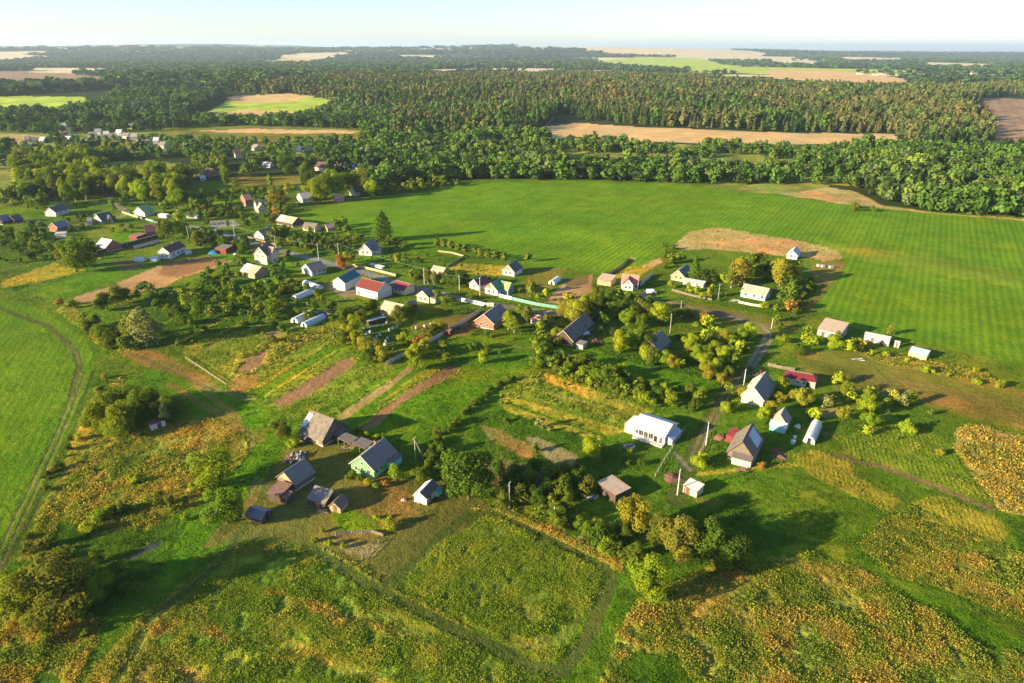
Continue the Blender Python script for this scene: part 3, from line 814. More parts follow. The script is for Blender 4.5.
def put_plant(px, py, kind, h, wf, pal, label=None, group=None, n=[0]):
    n[0] += 1
    x, y, z = U((px, py))
    rz = random.uniform(0, 6.283)
    cme, tme = get_proto(kind, n[0] * 7 + int(px))
    lm = leaf_mat('leaves_' + pal, *PAL[pal])
    if label is None:
        label, gq = auto_label(px, py, kind, h, pal); group = group or gq
    grp = 'bushes of the village gardens and meadows' if kind == 'bush' else 'trees of the village and its edges'
    s = (h * wf, h * wf, h)
    if kind == 'bush':
        o = new_obj('bush', cme)
        o.location = (x, y, z - .05); o.rotation_euler = (0, 0, rz); o.scale = s
        if not len(cme.materials): cme.materials.append(lm)
        o.material_slots[0].link = 'OBJECT'; o.material_slots[0].material = lm
        tag(o, label, 'bush', grp)
    else:
        o = empty(NAMEK[kind], (x, y, z - .05), rz); o.scale = s
        tag(o, label, 'tree', grp)
        c = new_obj('crown', cme, o); t = new_obj('trunk', tme, o)
        if not len(cme.materials): cme.materials.append(lm)
        c.material_slots[0].link = 'OBJECT'; c.material_slots[0].material = lm
        if not len(tme.materials): tme.materials.append(MATS['bark_pale'] if kind == 'birch' else MATS['bark'])
    return o
def stuff_plants(name, items, lod):
    """many plants in one mass: items = arrays x, y, h, w, kindcode, colour(3)"""
    Vs = []; Fs = []; Cs = []; off = 0
    for kind in set(i[4] for i in items):
        sub = [i for i in items if i[4] == kind]
        x = np.array([i[0] for i in sub]); y = np.array([i[1] for i in sub]); h = np.array([i[2] for i in sub]); w = np.array([i[3] for i in sub])
        col = np.array([i[5] for i in sub])
        z = g(x, y)
        n = lod(kind)
        for v in range(6):
            m = np.nonzero(np.arange(len(sub)) % 6 == v)[0]
            if not len(m): continue
            rg = np.random.default_rng(v * 17 + len(kind))
            C, N = crown_points(kind, n, rg)
            base = {'spruce': .17, 'birch': .2, 'bush': .32}.get(kind, .26)
            lf = base * math.sqrt(60 / n) * rg.uniform(.7, 1.3, n)
            Vq, Fq = quads(C, N, lf, rg)
            rz = rng.uniform(0, 6.283, len(m)); cz = np.cos(rz)[:, None]; sz = np.sin(rz)[:, None]
            hw = (h[m] * w[m])[:, None]
            X = (Vq[None, :, 0] * cz - Vq[None, :, 1] * sz) * hw + x[m][:, None]
            Y = (Vq[None, :, 0] * sz + Vq[None, :, 1] * cz) * hw + y[m][:, None]
            Z = Vq[None, :, 2] * h[m][:, None] + z[m][:, None]
            V = np.stack([X, Y, Z], -1).reshape(-1, 3)
            lv = np.repeat(rg.uniform(.72, 1.28, n), 4)
            Cc = (col[m][:, None, :] * lv[None, :, None]).reshape(-1, 3)
            nf = len(Vq)
            F2 = (Fq[None] + (np.arange(len(m)) * nf)[:, None, None]).reshape(-1, 4) + off
            Vs.append(V); Fs.append(F2); Cs.append(Cc); off += len(V)
    me = np_mesh(name, np.vstack(Vs), np.vstack(Fs), False, {'lc': np.vstack(Cs)})
    o = new_obj(name, me, None, leaf_mat('leaves_mass', attr='lc', trans=.22))
    tag(o, kind='stuff')
    return o
def scatter_px(poly, n, seed, spacing=None):
    """n points inside a surveyed polygon, even on the ground"""
    q = unp([p[0] for p in poly], [p[1] for p in poly])[:, :2]
    rg = np.random.default_rng(seed)
    x0, y0 = q.min(0); x1, y1 = q.max(0)
    out = []
    area = .5 * abs(sum(q[i][0] * q[(i + 1) % len(q)][1] - q[(i + 1) % len(q)][0] * q[i][1] for i in range(len(q))))
    if spacing: n = int(area / spacing ** 2)
    dmin = .62 * math.sqrt(area / max(n, 1))
    grid = {}
    tries = 0
    while len(out) < n and tries < n * 12:
        tries += 1
        x = rg.uniform(x0, x1); y = rg.uniform(y0, y1)
        k = (int(x // dmin), int(y // dmin))
        if any((grid.get((k[0] + a, k[1] + b), (1e9, 1e9))[0] - x) ** 2 + (grid.get((k[0] + a, k[1] + b), (1e9, 1e9))[1] - y) ** 2 < dmin ** 2 for a in (-1, 0, 1) for b in (-1, 0, 1)):
            continue
        if not in_poly(np.array([x]), np.array([y]), q)[0]: continue
        grid[k] = (x, y); out.append((x, y))
    return out
# ------------------------------------------------------------------ buildings
mat('bark', (.09,.065,.045), (.05,.04,.03), 3); mat('bark_pale', (.45,.43,.38), (.12,.11,.1), 4, dirt=.5)
MM = {
 'slate':   lambda: mat('slate_sheets', (.23,.20,.175), (.14,.12,.105), 1.2, .85, .5, .55, 'X'),
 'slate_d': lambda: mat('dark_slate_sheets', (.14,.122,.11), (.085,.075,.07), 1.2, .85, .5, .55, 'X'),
 'slate_b': lambda: mat('blue_grey_slate', (.21,.215,.24), (.14,.14,.16), 1.2, .8, .5, .55, 'X'),
 'slate_o': lambda: mat('old_mossy_slate', (.24,.20,.16), (.10,.09,.07), .8, .9, .5, .55, 'X', dirt=.6),
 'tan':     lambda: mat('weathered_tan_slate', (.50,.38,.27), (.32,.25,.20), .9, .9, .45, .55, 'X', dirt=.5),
 'pale':    lambda: mat('pale_slate', (.50,.48,.45), (.36,.34,.32), .9, .85, .35, .55, 'X'),
 'plank':   lambda: mat('grey_plank_roof', (.24,.19,.15), (.12,.095,.08), 1.5, .92, .7, .35, 'X', dirt=.6),
 'rust':    lambda: mat('rusty_sheets', (.32,.16,.10), (.18,.12,.10), 1.1, .8, .5, .7, 'X', dirt=.6),
 'red':     lambda: mat('red_brown_metal_roof', (.165,.036,.022), (.13,.032,.022), .6, .5, .35, .4, 'X', spec=.4, dirt=.25),
 'dred':    lambda: mat('dark_red_metal_roof', (.17,.022,.028), (.13,.02,.025), .6, .5, .35, .4, 'X', spec=.4, dirt=.25),
 'magenta': lambda: mat('crimson_metal_roof', (.22,.028,.045), (.18,.026,.04), .6, .5, .35, .4, 'X', spec=.4, dirt=.25),
 'salmon':  lambda: mat('salmon_roof', (.55,.24,.16), (.42,.18,.13), .8, .7, .35, .4, 'X', dirt=.4),
 'coral':   lambda: mat('coral_red_roof', (.50,.09,.08), (.40,.07,.07), .8, .6, .35, .4, 'X', dirt=.3),
 'teal':    lambda: mat('teal_metal_roof', (.010,.125,.125), (.008,.10,.105), .6, .5, .4, .5, 'X', spec=.4, dirt=.2),
 'green':   lambda: mat('green_metal_roof', (.05,.23,.14), (.04,.17,.11), .6, .5, .35, .4, 'X', spec=.4, dirt=.25),
 'lgreen':  lambda: mat('light_green_roof', (.28,.40,.14), (.22,.33,.12), .6, .6, .35, .4, 'X', dirt=.25),
 'brown':   lambda: mat('brown_metal_roof', (.13,.06,.045), (.09,.045,.035), .6, .6, .35, .4, 'X', dirt=.3),
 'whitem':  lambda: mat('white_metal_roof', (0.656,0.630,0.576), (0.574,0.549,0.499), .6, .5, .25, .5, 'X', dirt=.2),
 'bluem':   lambda: mat('light_blue_sheets', (.40,.47,.56), (.34,.40,.48), .8, .6, .3, .5, 'X', dirt=.3),
 'wood':    lambda: mat('grey_board_wall', (.22,.17,.12), (.12,.09,.07), 1.5, .92, .6, .25, 'Z', dirt=.5),
 'woodv':   lambda: mat('grey_upright_boards', (.22,.17,.12), (.12,.09,.07), 1.5, .92, .6, .25, 'X', dirt=.5),
 'woodl':   lambda: mat('light_timber_wall', (.48,.32,.18), (.32,.21,.13), 1.5, .9, .5, .28, 'Z', dirt=.45),
 'woodd':   lambda: mat('dark_timber_wall', (.10,.07,.05), (.06,.045,.035), 1.5, .92, .5, .25, 'Z', dirt=.5),
 'brick':   lambda: mat('red_brick_wall', (.36,.15,.09), (.26,.11,.07), 2.0, .9, .4, .18, 'Z', dirt=.45),
 'cream':   lambda: mat('cream_render', (0.571,0.496,0.351), (0.487,0.414,0.287), .8, .85, .15, .3, 'Z', dirt=.3),
 'white':   lambda: mat('whitewashed_wall', (0.577,0.547,0.492), (0.474,0.437,0.387), .8, .85, .12, .3, 'Z', dirt=.3),
 'grey':    lambda: mat('grey_block_wall', (.38,.37,.36), (.28,.27,.26), 1.2, .9, .3, .4, 'Z', dirt=.4),
 'yellow':  lambda: mat('pale_yellow_wall', (.66,.58,.30), (.56,.48,.25), .8, .85, .25, .3, 'Z', dirt=.3),
 'ygreen':  lambda: mat('bright_green_painted_boards', (.17,.52,.16), (.13,.44,.13), 1, .75, .35, .22, 'Z', dirt=.25),
 'tealw':   lambda: mat('turquoise_painted_wall', (.22,.58,.52), (.17,.48,.44), 1, .75, .35, .22, 'Z', dirt=.3),
 'tealf':   lambda: mat('muted_turquoise_boards', (.16,.34,.27), (.12,.27,.22), 1, .8, .35, .22, 'Z', dirt=.3),
 'lblue':   lambda: mat('pale_blue_wall', (0.383,0.460,0.501), (0.323,0.385,0.436), 1, .8, .3, .25, 'Z', dirt=.3),
 'redw':    lambda: mat('dark_red_boards', (.20,.04,.03), (.14,.03,.025), 1, .85, .4, .3, 'X', dirt=.3),
 'trim':    lambda: mat('white_trim', (0.624,0.599,0.547), (0.544,0.520,0.471), 2, .6, dirt=.15),
 'btrim':   lambda: mat('brown_trim', (.14,.08,.05), (.10,.06,.04), 2, .7, dirt=.3),
 'glass':   lambda: mat('window_glass', (.02,.025,.03), (.03,.035,.04), .5, .12, spec=.8, dirt=.1, bump=.02),
 'film':    lambda: mat('greenhouse_film', (0.527,0.569,0.533), (0.425,0.469,0.436), .8, .35, spec=.5, dirt=.3),
 'filmb':   lambda: mat('bluish_film', (.45,.56,.60), (.36,.46,.50), .8, .35, spec=.5, dirt=.3),
 'dark':    lambda: mat('painted_opening_shade', (.02,.018,.016), (.03,.025,.02), 1, .95, dirt=.2),  # near-black panels: the shade inside an opening painted on
 'door':    lambda: mat('brown_door', (.16,.08,.05), (.11,.06,.04), 2, .8, .3, .2, 'X', dirt=.3),
 'rdoor':   lambda: mat('red_brown_door', (.34,.10,.06), (.25,.08,.05), 2, .8, .3, .2, 'X', dirt=.3),
 'concrete':lambda: mat('concrete_panel', (.52,.51,.48), (.40,.39,.37), 1, .9, dirt=.4),
 'metalg':  lambda: mat('galvanised_metal', (.40,.42,.43), (.28,.29,.30), 1, .5, metal=.3, dirt=.3),
 'pole':    lambda: mat('grey_wooden_pole', (.36,.32,.27), (.24,.21,.18), 3, .9, dirt=.4),
 'earth':   lambda: mat('brown_earth', (.22,.105,.07), (.15,.075,.05), 2, .95, dirt=.5),
 'tarpb':   lambda: mat('blue_tarpaulin', (.03,.16,.36), (.025,.12,.28), 1, .5, dirt=.2),
 'tarpr':   lambda: mat('red_sheet', (.36,.05,.045), (.26,.045,.04), 1, .6, dirt=.3),
 'black':   lambda: mat('black_rubber', (.015,.015,.015), (.02,.02,.02), 2, .8, dirt=.1),
}
def M(k):
    return MM[k]()
def win(parent, x, z, y, w, h, axis, out, fr='trim'):
    """window frame standing a little proud of a wall; axis 'x': wall runs along x at y; axis 'y': wall runs along y at x=y"""
    def bx(mb, a0, a1, z0, z1, d0, d1):
        lo, hi = sorted((y + out * d0, y + out * d1))
        if axis == 'x': mb.box(a0, a1, lo, hi, z0, z1)
        else: mb.box(lo, hi, a0, a1, z0, z1)
    f = MB(); t = .09
    bx(f, x - w / 2 - t, x - w / 2, z - t, z + h + t, -.01, .06); bx(f, x + w / 2, x + w / 2 + t, z - t, z + h + t, -.01, .06)
    bx(f, x - w / 2, x + w / 2, z - t, z, -.01, .06); bx(f, x - w / 2, x + w / 2, z + h, z + h + t, -.01, .06)
    bx(f, x - .025, x + .025, z, z + h, -.01, .045)
    o = f.build('window', M(fr), parent)
    q = MB(); bx(q, x - w / 2, x + w / 2, z, z + h, .005, .02); q.build('pane', M('glass'), o)
def door(parent, x, y, w, h, axis, out, m='door'):
    q = MB()
    lo, hi = sorted((y - out * .01, y + out * .05))
    if axis == 'x': q.box(x - w / 2, x + w / 2, lo, hi, 0, h)
    else: q.box(lo, hi, x - w / 2, x + w / 2, 0, h)
    o = q.build('door', M(m), parent)
    q = MB(); lo, hi = sorted((y + out * .05, y + out * .10))
    if axis == 'x': q.box(x + w * .3, x + w * .3 + .06, lo, hi, h * .48, h * .52 + .06)
    else: q.box(lo, hi, x + w * .3, x + w * .3 + .06, h * .48, h * .52 + .06)
    q.build('handle', M('metalg'), o)
def slab(parent, name, pts, th, m):
    """thin roof slab whose top follows four 3-D points"""
    q = MB(); top = [Vector(p) for p in pts]
    nrm = (top[1] - top[0]).cross(top[3] - top[0]).normalized()
    if nrm.z < 0: nrm = -nrm
    q.hexa([p - nrm * th for p in top], top)
    return q.build(name, M(m), parent)
def house(name, label, cat, r1, r2, zr, W, zw, wall='cream', roof='slate', gable=None, win_f=(), win_b=(), win_l=(), win_r=(), win_lg=0, win_rg=0,
          dr=None, chim=None, oh=.45, land=None, roof_b=None, shift=0.0, wz=1.0, wh=1.2, ww=.9, frame='trim', stripb=None, hip=0, plinth=True, base=None, label_roof=None):
    """gabled house: r1, r2 = ends of the ridge on the photo (left one first), zr ridge height, W depth, zw wall height"""
    a = U(r1, zr); b = U(r2, zr)
    c = (a + b) / 2; d = b - a; Lr = math.hypot(d[0], d[1]) ; ang = math.atan2(d[1], d[0])
    o = empty(name, (c[0], c[1], g(c[0], c[1]) - .02), ang); tag(o, label, cat)
    if land: LAND.append((*[float(v) for v in proj(c[0], c[1], float(g(c[0], c[1])))[:2]], land))
    L2 = Lr / 2 - (oh * .6 if not hip else 0); w2 = W / 2
    note_box(o, L2, w2, zr)
    if hip: L2 = Lr / 2 + hip
    LN = 0
    # walls: pentagonal prism; gables a separate part when they look different
    mb = MB()
    zb = -.6
    if hip:
        mb.box(-L2, L2, -w2, w2, zb, zw)
    else:
        vs = [(-L2, -w2, zb), (-L2, w2, zb), (-L2, w2, zw), (-L2, -w2, zw), (L2, -w2, zb), (L2, w2, zb), (L2, w2, zw), (L2, -w2, zw)]
        fs = [(0, 1, 2, 3), (7, 6, 5, 4), (0, 3, 7, 4), (2, 1, 5, 6), (3, 2, 6, 7)]
        if not gable:
            vs += [(-L2, 0, zr - .12), (L2, 0, zr - .12)]
            fs = [(0, 1, 2, 8, 3), (7, 9, 6, 5, 4), (0, 3, 7, 4), (2, 1, 5, 6)]
        mb.add(vs, fs)
    wo_ = mb.build('wall', M(wall), o)
    if gable and not hip:
        for s in (-1, 1):
            mg = MB()
            x0, x1 = sorted((s * L2, s * (L2 - .15)))
            mg.add([(x0, -w2, zw + .003), (x0, w2, zw + .003), (x0, 0, zr - .12), (x1, -w2, zw + .003), (x1, w2, zw + .003), (x1, 0, zr - .12)],
                   [(0, 2, 1), (3, 4, 5), (0, 1, 4, 3), (1, 2, 5, 4), (2, 0, 3, 5)])
            mg.build('gable', M(gable), o)
    if plinth:
        q = MB(); q.box(-L2 - .05, L2 + .05, -w2 - .05, w2 + .05, zb, .3); q.build('plinth', M('concrete'), o)
    # roof: two sheets meeting at the ridge + ridge cap
    sl = (zr - zw) / w2; e = oh
    RL = Lr / 2
    rt = MB(); th = .09
    def sheet(mb, s):
        y1 = s * (w2 + e); z1 = zw - sl * e
        if hip:
            xe = L2 + e
            top = [Vector((-RL, 0, zr)), Vector((RL, 0, zr)), Vector((xe, y1, z1)), Vector((-xe, y1, z1))]
        else:
            top = [Vector((-RL, 0, zr)), Vector((RL, 0, zr)), Vector((RL, y1, z1)), Vector((-RL, y1, z1))]
        if s > 0: top = [top[1], top[0], top[3], top[2]]
        n = (top[3] - top[0]).cross(top[1] - top[0]).normalized()
        if n.z < 0: n = -n
        mb.hexa([p - n * th for p in top][::-1] if False else [p - n * th for p in top], top)
    sheet(rt, -1)
    if not roof_b: sheet(rt, 1)
    if hip:
        for s in (-1, 1):
            xe = s * (L2 + e); z1 = zw - sl * e
            p = [Vector((s * RL, 0, zr)), Vector((xe, -(w2 + e), z1)), Vector((xe, (w2 + e), z1))]
            rt.add([*p, *[v - Vector((0, 0, th)) for v in p]], [(0, 1, 2), (5, 4, 3), (0, 3, 4, 1), (1, 4, 5, 2), (2, 5, 3, 0)])
    ro = rt.build('roof', M(roof), o)
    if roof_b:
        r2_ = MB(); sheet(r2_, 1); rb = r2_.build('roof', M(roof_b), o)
    q = MB(); q.add([(-RL - .02, -.16, zr - .06 * sl), (-RL - .02, 0, zr + .05), (-RL - .02, .16, zr - .06 * sl), (RL + .02, -.16, zr - .06 * sl), (RL + .02, 0, zr + .05), (RL + .02, .16, zr - .06 * sl)],
                    [(0, 1, 2), (5, 4, 3), (0, 3, 4, 1), (1, 4, 5, 2), (0, 2, 5, 3)])
    q.build('ridge_cap', M('btrim' if roof in ('plank', 'slate_o', 'rust') else 'metalg'), ro)
    if not hip:
        for s in (-1, 1):       # barge boards
            q = MB()
            for t in (-1, 1):
                z1 = zw - sl * e
                q.hexa([(s * (RL + .001), t * .0, zr - .22), (s * (RL + .05), 0, zr - .22), (s * (RL + .05), t * (w2 + e), z1 - .22), (s * (RL + .001), t * (w2 + e), z1 - .22)],
                       [(s * (RL + .001), t * .0, zr - .02), (s * (RL + .05), 0, zr - .02), (s * (RL + .05), t * (w2 + e), z1 - .02), (s * (RL + .001), t * (w2 + e), z1 - .02)])
            q.build('barge_board', M(stripb or frame), ro)
    for fx in win_f: win(o, fx * L2, wz, -w2, ww, wh, 'x', -1, frame)
    for fx in win_b: win(o, fx * L2, wz, w2, ww, wh, 'x', 1, frame)
    for fy in win_l: win(o, fy * w2, wz, -L2, ww, wh, 'y', -1, frame)
    for fy in win_r: win(o, fy * w2, wz, L2, ww, wh, 'y', 1, frame)
    if win_lg: win(o, 0, zw + .25, -L2, .8, win_lg, 'y', -1, frame)
    if win_rg: win(o, 0, zw + .25, L2, .8, win_rg, 'y', 1, frame)
    if dr:
        side, f, dm = dr
        if side == 'f': door(o, f * L2, -w2, 1.0, 2.0, 'x', -1, dm)
        elif side == 'l': door(o, f * w2, -L2, 1.0, 2.0, 'y', -1, dm)
        elif side == 'r': door(o, f * w2, L2, 1.0, 2.0, 'y', 1, dm)
    if chim is not None:
        for cx in (chim if isinstance(chim, (list, tuple)) else [chim]):
            q = MB(); q.box(cx * RL - .28, cx * RL + .28, .15, .71, zr - 1.2, zr + .75); q.box(cx * RL - .34, cx * RL + .34, .09, .77, zr + .62, zr + .75)
            q.build('chimney', M('brick'), ro)
    return o, L2, w2
def shed(name, label, cat, q, z, wall='wood', roof='slate', doors=(), wins=(), land=None, dm='door', oh=.15, frame='btrim', posts=False):
    """single-pitch building from the four roof corners on the photo (back left, back right, front right, front left) at heights z"""
    p = [U(q[i], z[i]) for i in range(4)]
    for i in range(4): p[i] = np.array([p[i][0], p[i][1], z[i]])
    c = sum(p) / 4; d = (p[2] - p[3]); ang = math.atan2(d[1], d[0])
    gz = float(g(c[0], c[1]))
    o = empty(name, (c[0], c[1], gz - .02), ang); tag(o, label, cat)
    if land: LAND.append((*[float(v) for v in proj(c[0], c[1], gz)[:2]], land))
    ca, sa = math.cos(-ang), math.sin(-ang)
    P4 = []
    for v in p:
        x, y = v[0] - c[0], v[1] - c[1]
        P4.append(Vector((x * ca - y * sa, x * sa + y * ca, v[2])))
    # rectify the footprint to a rectangle
    x0 = (P4[0].x + P4[3].x) / 2; x1 = (P4[1].x + P4[2].x) / 2; yb = (P4[0].y + P4[1].y) / 2; yf = (P4[2].y + P4[3].y) / 2
    if abs(yb - yf) < 1.2: yb = yf + 1.6
    zb_ = (z[0] + z[1]) / 2; zf = (z[2] + z[3]) / 2
    ins = oh
    wx0, wx1, wyf, wyb = x0 + ins, x1 - ins, yf + ins, yb - ins
    note_box(o, (x1 - x0) / 2, (yb - yf) / 2, max(zb_, zf))
    if posts:
        for k, (px, py, pz) in enumerate([(wx0, wyf, zf), ((wx0 + wx1) / 2, wyf, zf), (wx1, wyf, zf), (wx0, wyb, zb_), (wx1, wyb, zb_)]):
            t = MB(); t.box(px - .08, px + .08, py - .08, py + .08, -.5, pz - .14); t.build('post', M('wood'), o)
        t = MB(); t.box(wx0 + .09, wx1 - .09, wyb - .04, wyb + .04, -.4, zb_ - .2); t.build('back_wall_boards', M('woodd'), o)
    else:
        t = MB(); t.hexa([(wx0, wyf, -.6), (wx1, wyf, -.6), (wx1, wyb, -.6), (wx0, wyb, -.6)], [(wx0, wyf, zf - .1), (wx1, wyf, zf - .1), (wx1, wyb, zb_ - .1), (wx0, wyb, zb_ - .1)])
        t.build('wall', M(wall), o)
    ro = slab(o, 'roof', [(x0, yf, zf), (x1, yf, zf), (x1, yb, zb_), (x0, yb, zb_)], .09, roof)
    t = MB(); t.box(x0, x1, yf - .04, yf - .003, zf - .2, zf - .01); t.build('eaves_board', M(frame), ro)
    W_ = wx1 - wx0
    for f in doors: door(o, (wx0 + wx1) / 2 + f * W_ / 2, wyf, min(1.1, W_ * .4), min(2.0, zf - .35), 'x', -1, dm)
    for f in wins: win(o, (wx0 + wx1) / 2 + f * W_ / 2, zf * .42, wyf, .7, min(.8, zf * .3), 'x', -1, frame)
    return o
def lean(parent, x0, x1, y0, y1, zlo, zhi, side, wall, roof, name='porch'):
    """lean-to part of a house in its own axes: side 'f','b','l','r' = which way it slopes down"""
    o = MB()
    zs = {'f': (zlo, zlo, zhi, zhi), 'b': (zhi, zhi, zlo, zlo), 'l': (zlo, zhi, zhi, zlo), 'r': (zhi, zlo, zlo, zhi)}[side]
    o.hexa([(x0, y0, -.5), (x1, y0, -.5), (x1, y1, -.5), (x0, y1, -.5)], [(x0, y0, zs[0] - .1), (x1, y0, zs[1] - .1), (x1, y1, zs[2] - .1), (x0, y1, zs[3] - .1)])
    w = o.build(name, M(wall), parent)
    e = .2
    sx = (zs[1] - zs[0]) / (x1 - x0); sy = (zs[3] - zs[0]) / (y1 - y0)
    zz = lambda x, y: zs[0] + (x - x0) * sx + (y - y0) * sy
    X0, X1, Y0, Y1 = x0 - (e if side != 'r' else 0), x1 + (e if side != 'l' else 0), y0 - (e if side != 'b' else 0), y1 + (e if side != 'f' else 0)
    slab(w, name + '_roof', [(X0, Y0, zz(X0, Y0)), (X1, Y0, zz(X1, Y0)), (X1, Y1, zz(X1, Y1)), (X0, Y1, zz(X0, Y1))], .07, roof)
    return w
def wing(parent, x, y0, y1, W, zr, zw, wall, roof, name='wing', wins=(), lgw=0, oh=.35):
    """cross wing whose ridge runs along y at x from y0 (outer end, towards the viewer) to y1"""
    mb = MB(); w2 = W / 2
    vs = []
    for y in (y0, y1):
        vs += [(x - w2, y, -.5), (x + w2, y, -.5), (x + w2, y, zw), (x, y, zr - .1), (x - w2, y, zw)]
    mb.add(vs, [(0, 1, 2, 3, 4), (9, 8, 7, 6, 5), (0, 5, 6, 1), (1, 6, 7, 2), (4, 9, 5, 0)])
    w = mb.build(name, M(wall), parent)
    sl = (zr - zw) / w2; rt = MB()
    for s in (-1, 1):
        top = [Vector((x, y0 - oh, zr)), Vector((x, y1, zr)), Vector((x + s * (w2 + oh), y1, zw - sl * oh)), Vector((x + s * (w2 + oh), y0 - oh, zw - sl * oh))]
        rt.hexa([p - Vector((0, 0, .1)) for p in top], top)
    rt.build(name + '_roof', M(roof), w)
    for fx in wins: win(w, x + fx * w2, 1.0, y0, .8, 1.1, 'x', -1)
    if lgw: win(w, x, zw + .1, y0, .7, .8, 'x', -1)
    return w
def tunnel(label, a, b, wpx, zt, cover='film', cat='greenhouse', land=None, W=None):
    """polytunnel greenhouse: a, b = centres of its two ends at ground level on the photo"""
    A = U(a); B = U(b); c = (A + B) / 2; d = B - A; L2 = math.hypot(d[0], d[1]) / 2; ang = math.atan2(d[1], d[0])
    W = W or 3.2
    o = empty('greenhouse', (c[0], c[1], g(c[0], c[1])), ang); tag(o, label, cat)
    if land: LAND.append((float((a[0] + b[0]) / 2), float((a[1] + b[1]) / 2), land))
    note_box(o, L2, W / 2, zt)
    n = 12; mb = MB(); vs = []
    arc = [(W / 2 * math.cos(math.pi * i / n), zt * math.sin(math.pi * i / n) ** .8) for i in range(n + 1)]
    for x in (-L2, L2):
        vs += [(x, y, z - .02) for y, z in arc]
    m = n + 1
    mb.add(vs, [(i, i + 1, m + i + 1, m + i) for i in range(n)] + [tuple(range(m - 1, -1, -1)), tuple(range(m, 2 * m))])
    mb.build('cover', M(cover), o)
    k = max(2, int(L2 * 2 / 2.0)); mb = MB()
    for j in range(k + 1):
        x = -L2 + j * 2 * L2 / k
        for i in range(n):
            mb.tube((x, arc[i][0] * 1.012, arc[i][1] * 1.012), (x, arc[i + 1][0] * 1.012, arc[i + 1][1] * 1.012), .03, n=5)
    mb.build('frame', M('metalg'), o)
    door(o, 0, -L2, .9, zt * .75, 'y', -1, 'dark')  # dark panel painted as the shade of the open end
    return o
def pole(label, base, h, cross=1, brace=None, pale=False):
    x, y, z = U(base)
    o = empty('utility_pole', (x, y, z), 1.2 if cross else 0.2); tag(o, label, 'utility pole', 'utility poles of the village power line')
    m = 'pole'
    q = MB(); q.tube((0, 0, -.6), (0, 0, h), .17, .11, 10); q.build('post', M('concrete' if pale else m), o)
    if cross:
        q = MB(); q.box(-.75, .75, -.06, .06, h - .55, h - .43); q.build('crossarm', M('wood'), o)
        for s in (-.68, -.25, .25, .68):
            q = MB(); q.tube((s, 0, h - .43), (s, 0, h - .3), .03, .03, 6); q.tube((s, 0, h - .3), (s, 0, h - .16), .06, .04, 8); q.build('insulator', M('trim'), o)
    if brace is not None:
        bx, by, bz = U(brace); dx, dy = bx - x, by - y; a = -o.rotation_euler[2]
        q = MB(); q.tube((dx * math.cos(a) - dy * math.sin(a), dx * math.sin(a) + dy * math.cos(a), -.4), (0, 0, h * .9), .14, .10, 8); q.build('brace', M(m), o)
    return Vector((x, y, z + h - .2))
def wire(label, a, b, sag=.6):
    q = MB(); n = 10
    for off in (-.25, .25):
        d = (b - a).normalized(); s = Vector((-d.y, d.x, 0)) * off
        pts = [a.lerp(b, i / n) + s - Vector((0, 0, sag * 4 * (i / n) * (1 - i / n))) for i in range(n + 1)]
        for i in range(n): q.tube(pts[i], pts[i + 1], .011, n=4)
    o = q.build('power_line', M('metalg')); tag(o, label, 'power line')
def fence(label, pts, h, m='concrete', cap=None, post='pole', pw=2.5, name='fence', land=None, rails=False, cat='fence'):
    W_ = [U(p) for p in pts]
    x0, y0, z0 = W_[0]
    o = empty(name, (x0, y0, z0)); tag(o, label, cat)
    if land:
        k = len(pts) // 2; LAND.append((float(pts[k][0]), float(pts[k][1]), land))
    pn = MB(); cp = MB(); posts = 0
    for a, b in zip(W_[:-1], W_[1:]):
        a = Vector(a); b = Vector(b); L_ = (b - a).length; n = max(1, int(round(L_ / pw)))
        d = (b - a).normalized(); s = Vector((-d.y, d.x, 0)) * .03
        for i in range(n):
            p = a.lerp(b, i / n); q = a.lerp(b, (i + 1) / n); p.z = g(p.x, p.y); q.z = g(q.x, q.y)
            p = p + d * .09 - Vector(W_[0]); q = q - d * .09 - Vector(W_[0])
            if rails:
                for zz in (h * .4, h * .85):
                    pn.tube(p + Vector((0, 0, zz)), q + Vector((0, 0, zz)), .05, n=6)
            else:
                pn.hexa([p - s + Vector((0, 0, .06)), q - s + Vector((0, 0, .06)), q + s + Vector((0, 0, .06)), p + s + Vector((0, 0, .06))],
                        [p - s + Vector((0, 0, h)), q - s + Vector((0, 0, h)), q + s + Vector((0, 0, h)), p + s + Vector((0, 0, h))])
            if cap:
                s2 = s * 2.5
                cp.hexa([p - s2 + Vector((0, 0, h + .003)), q - s2 + Vector((0, 0, h + .003)), q + s2 + Vector((0, 0, h + .003)), p + s2 + Vector((0, 0, h + .003))],
                        [p - s2 + Vector((0, 0, h + .16)), q - s2 + Vector((0, 0, h + .16)), q + s2 + Vector((0, 0, h + .16)), p + s2 + Vector((0, 0, h + .16))])
            if posts < 70:
                r = a.lerp(b, i / n) - Vector(W_[0]); r.z = g(r.x + x0, r.y + y0) - z0
                t = MB(); t.box(r.x - .07, r.x + .07, r.y - .07, r.y + .07, r.z - .4, r.z + h + .08); t.build('post', M(post), o); posts += 1
    pn.build('rail' if rails else 'panel', M(m), o)
    if cap: cp.build('coping', M(cap), o)
    return o
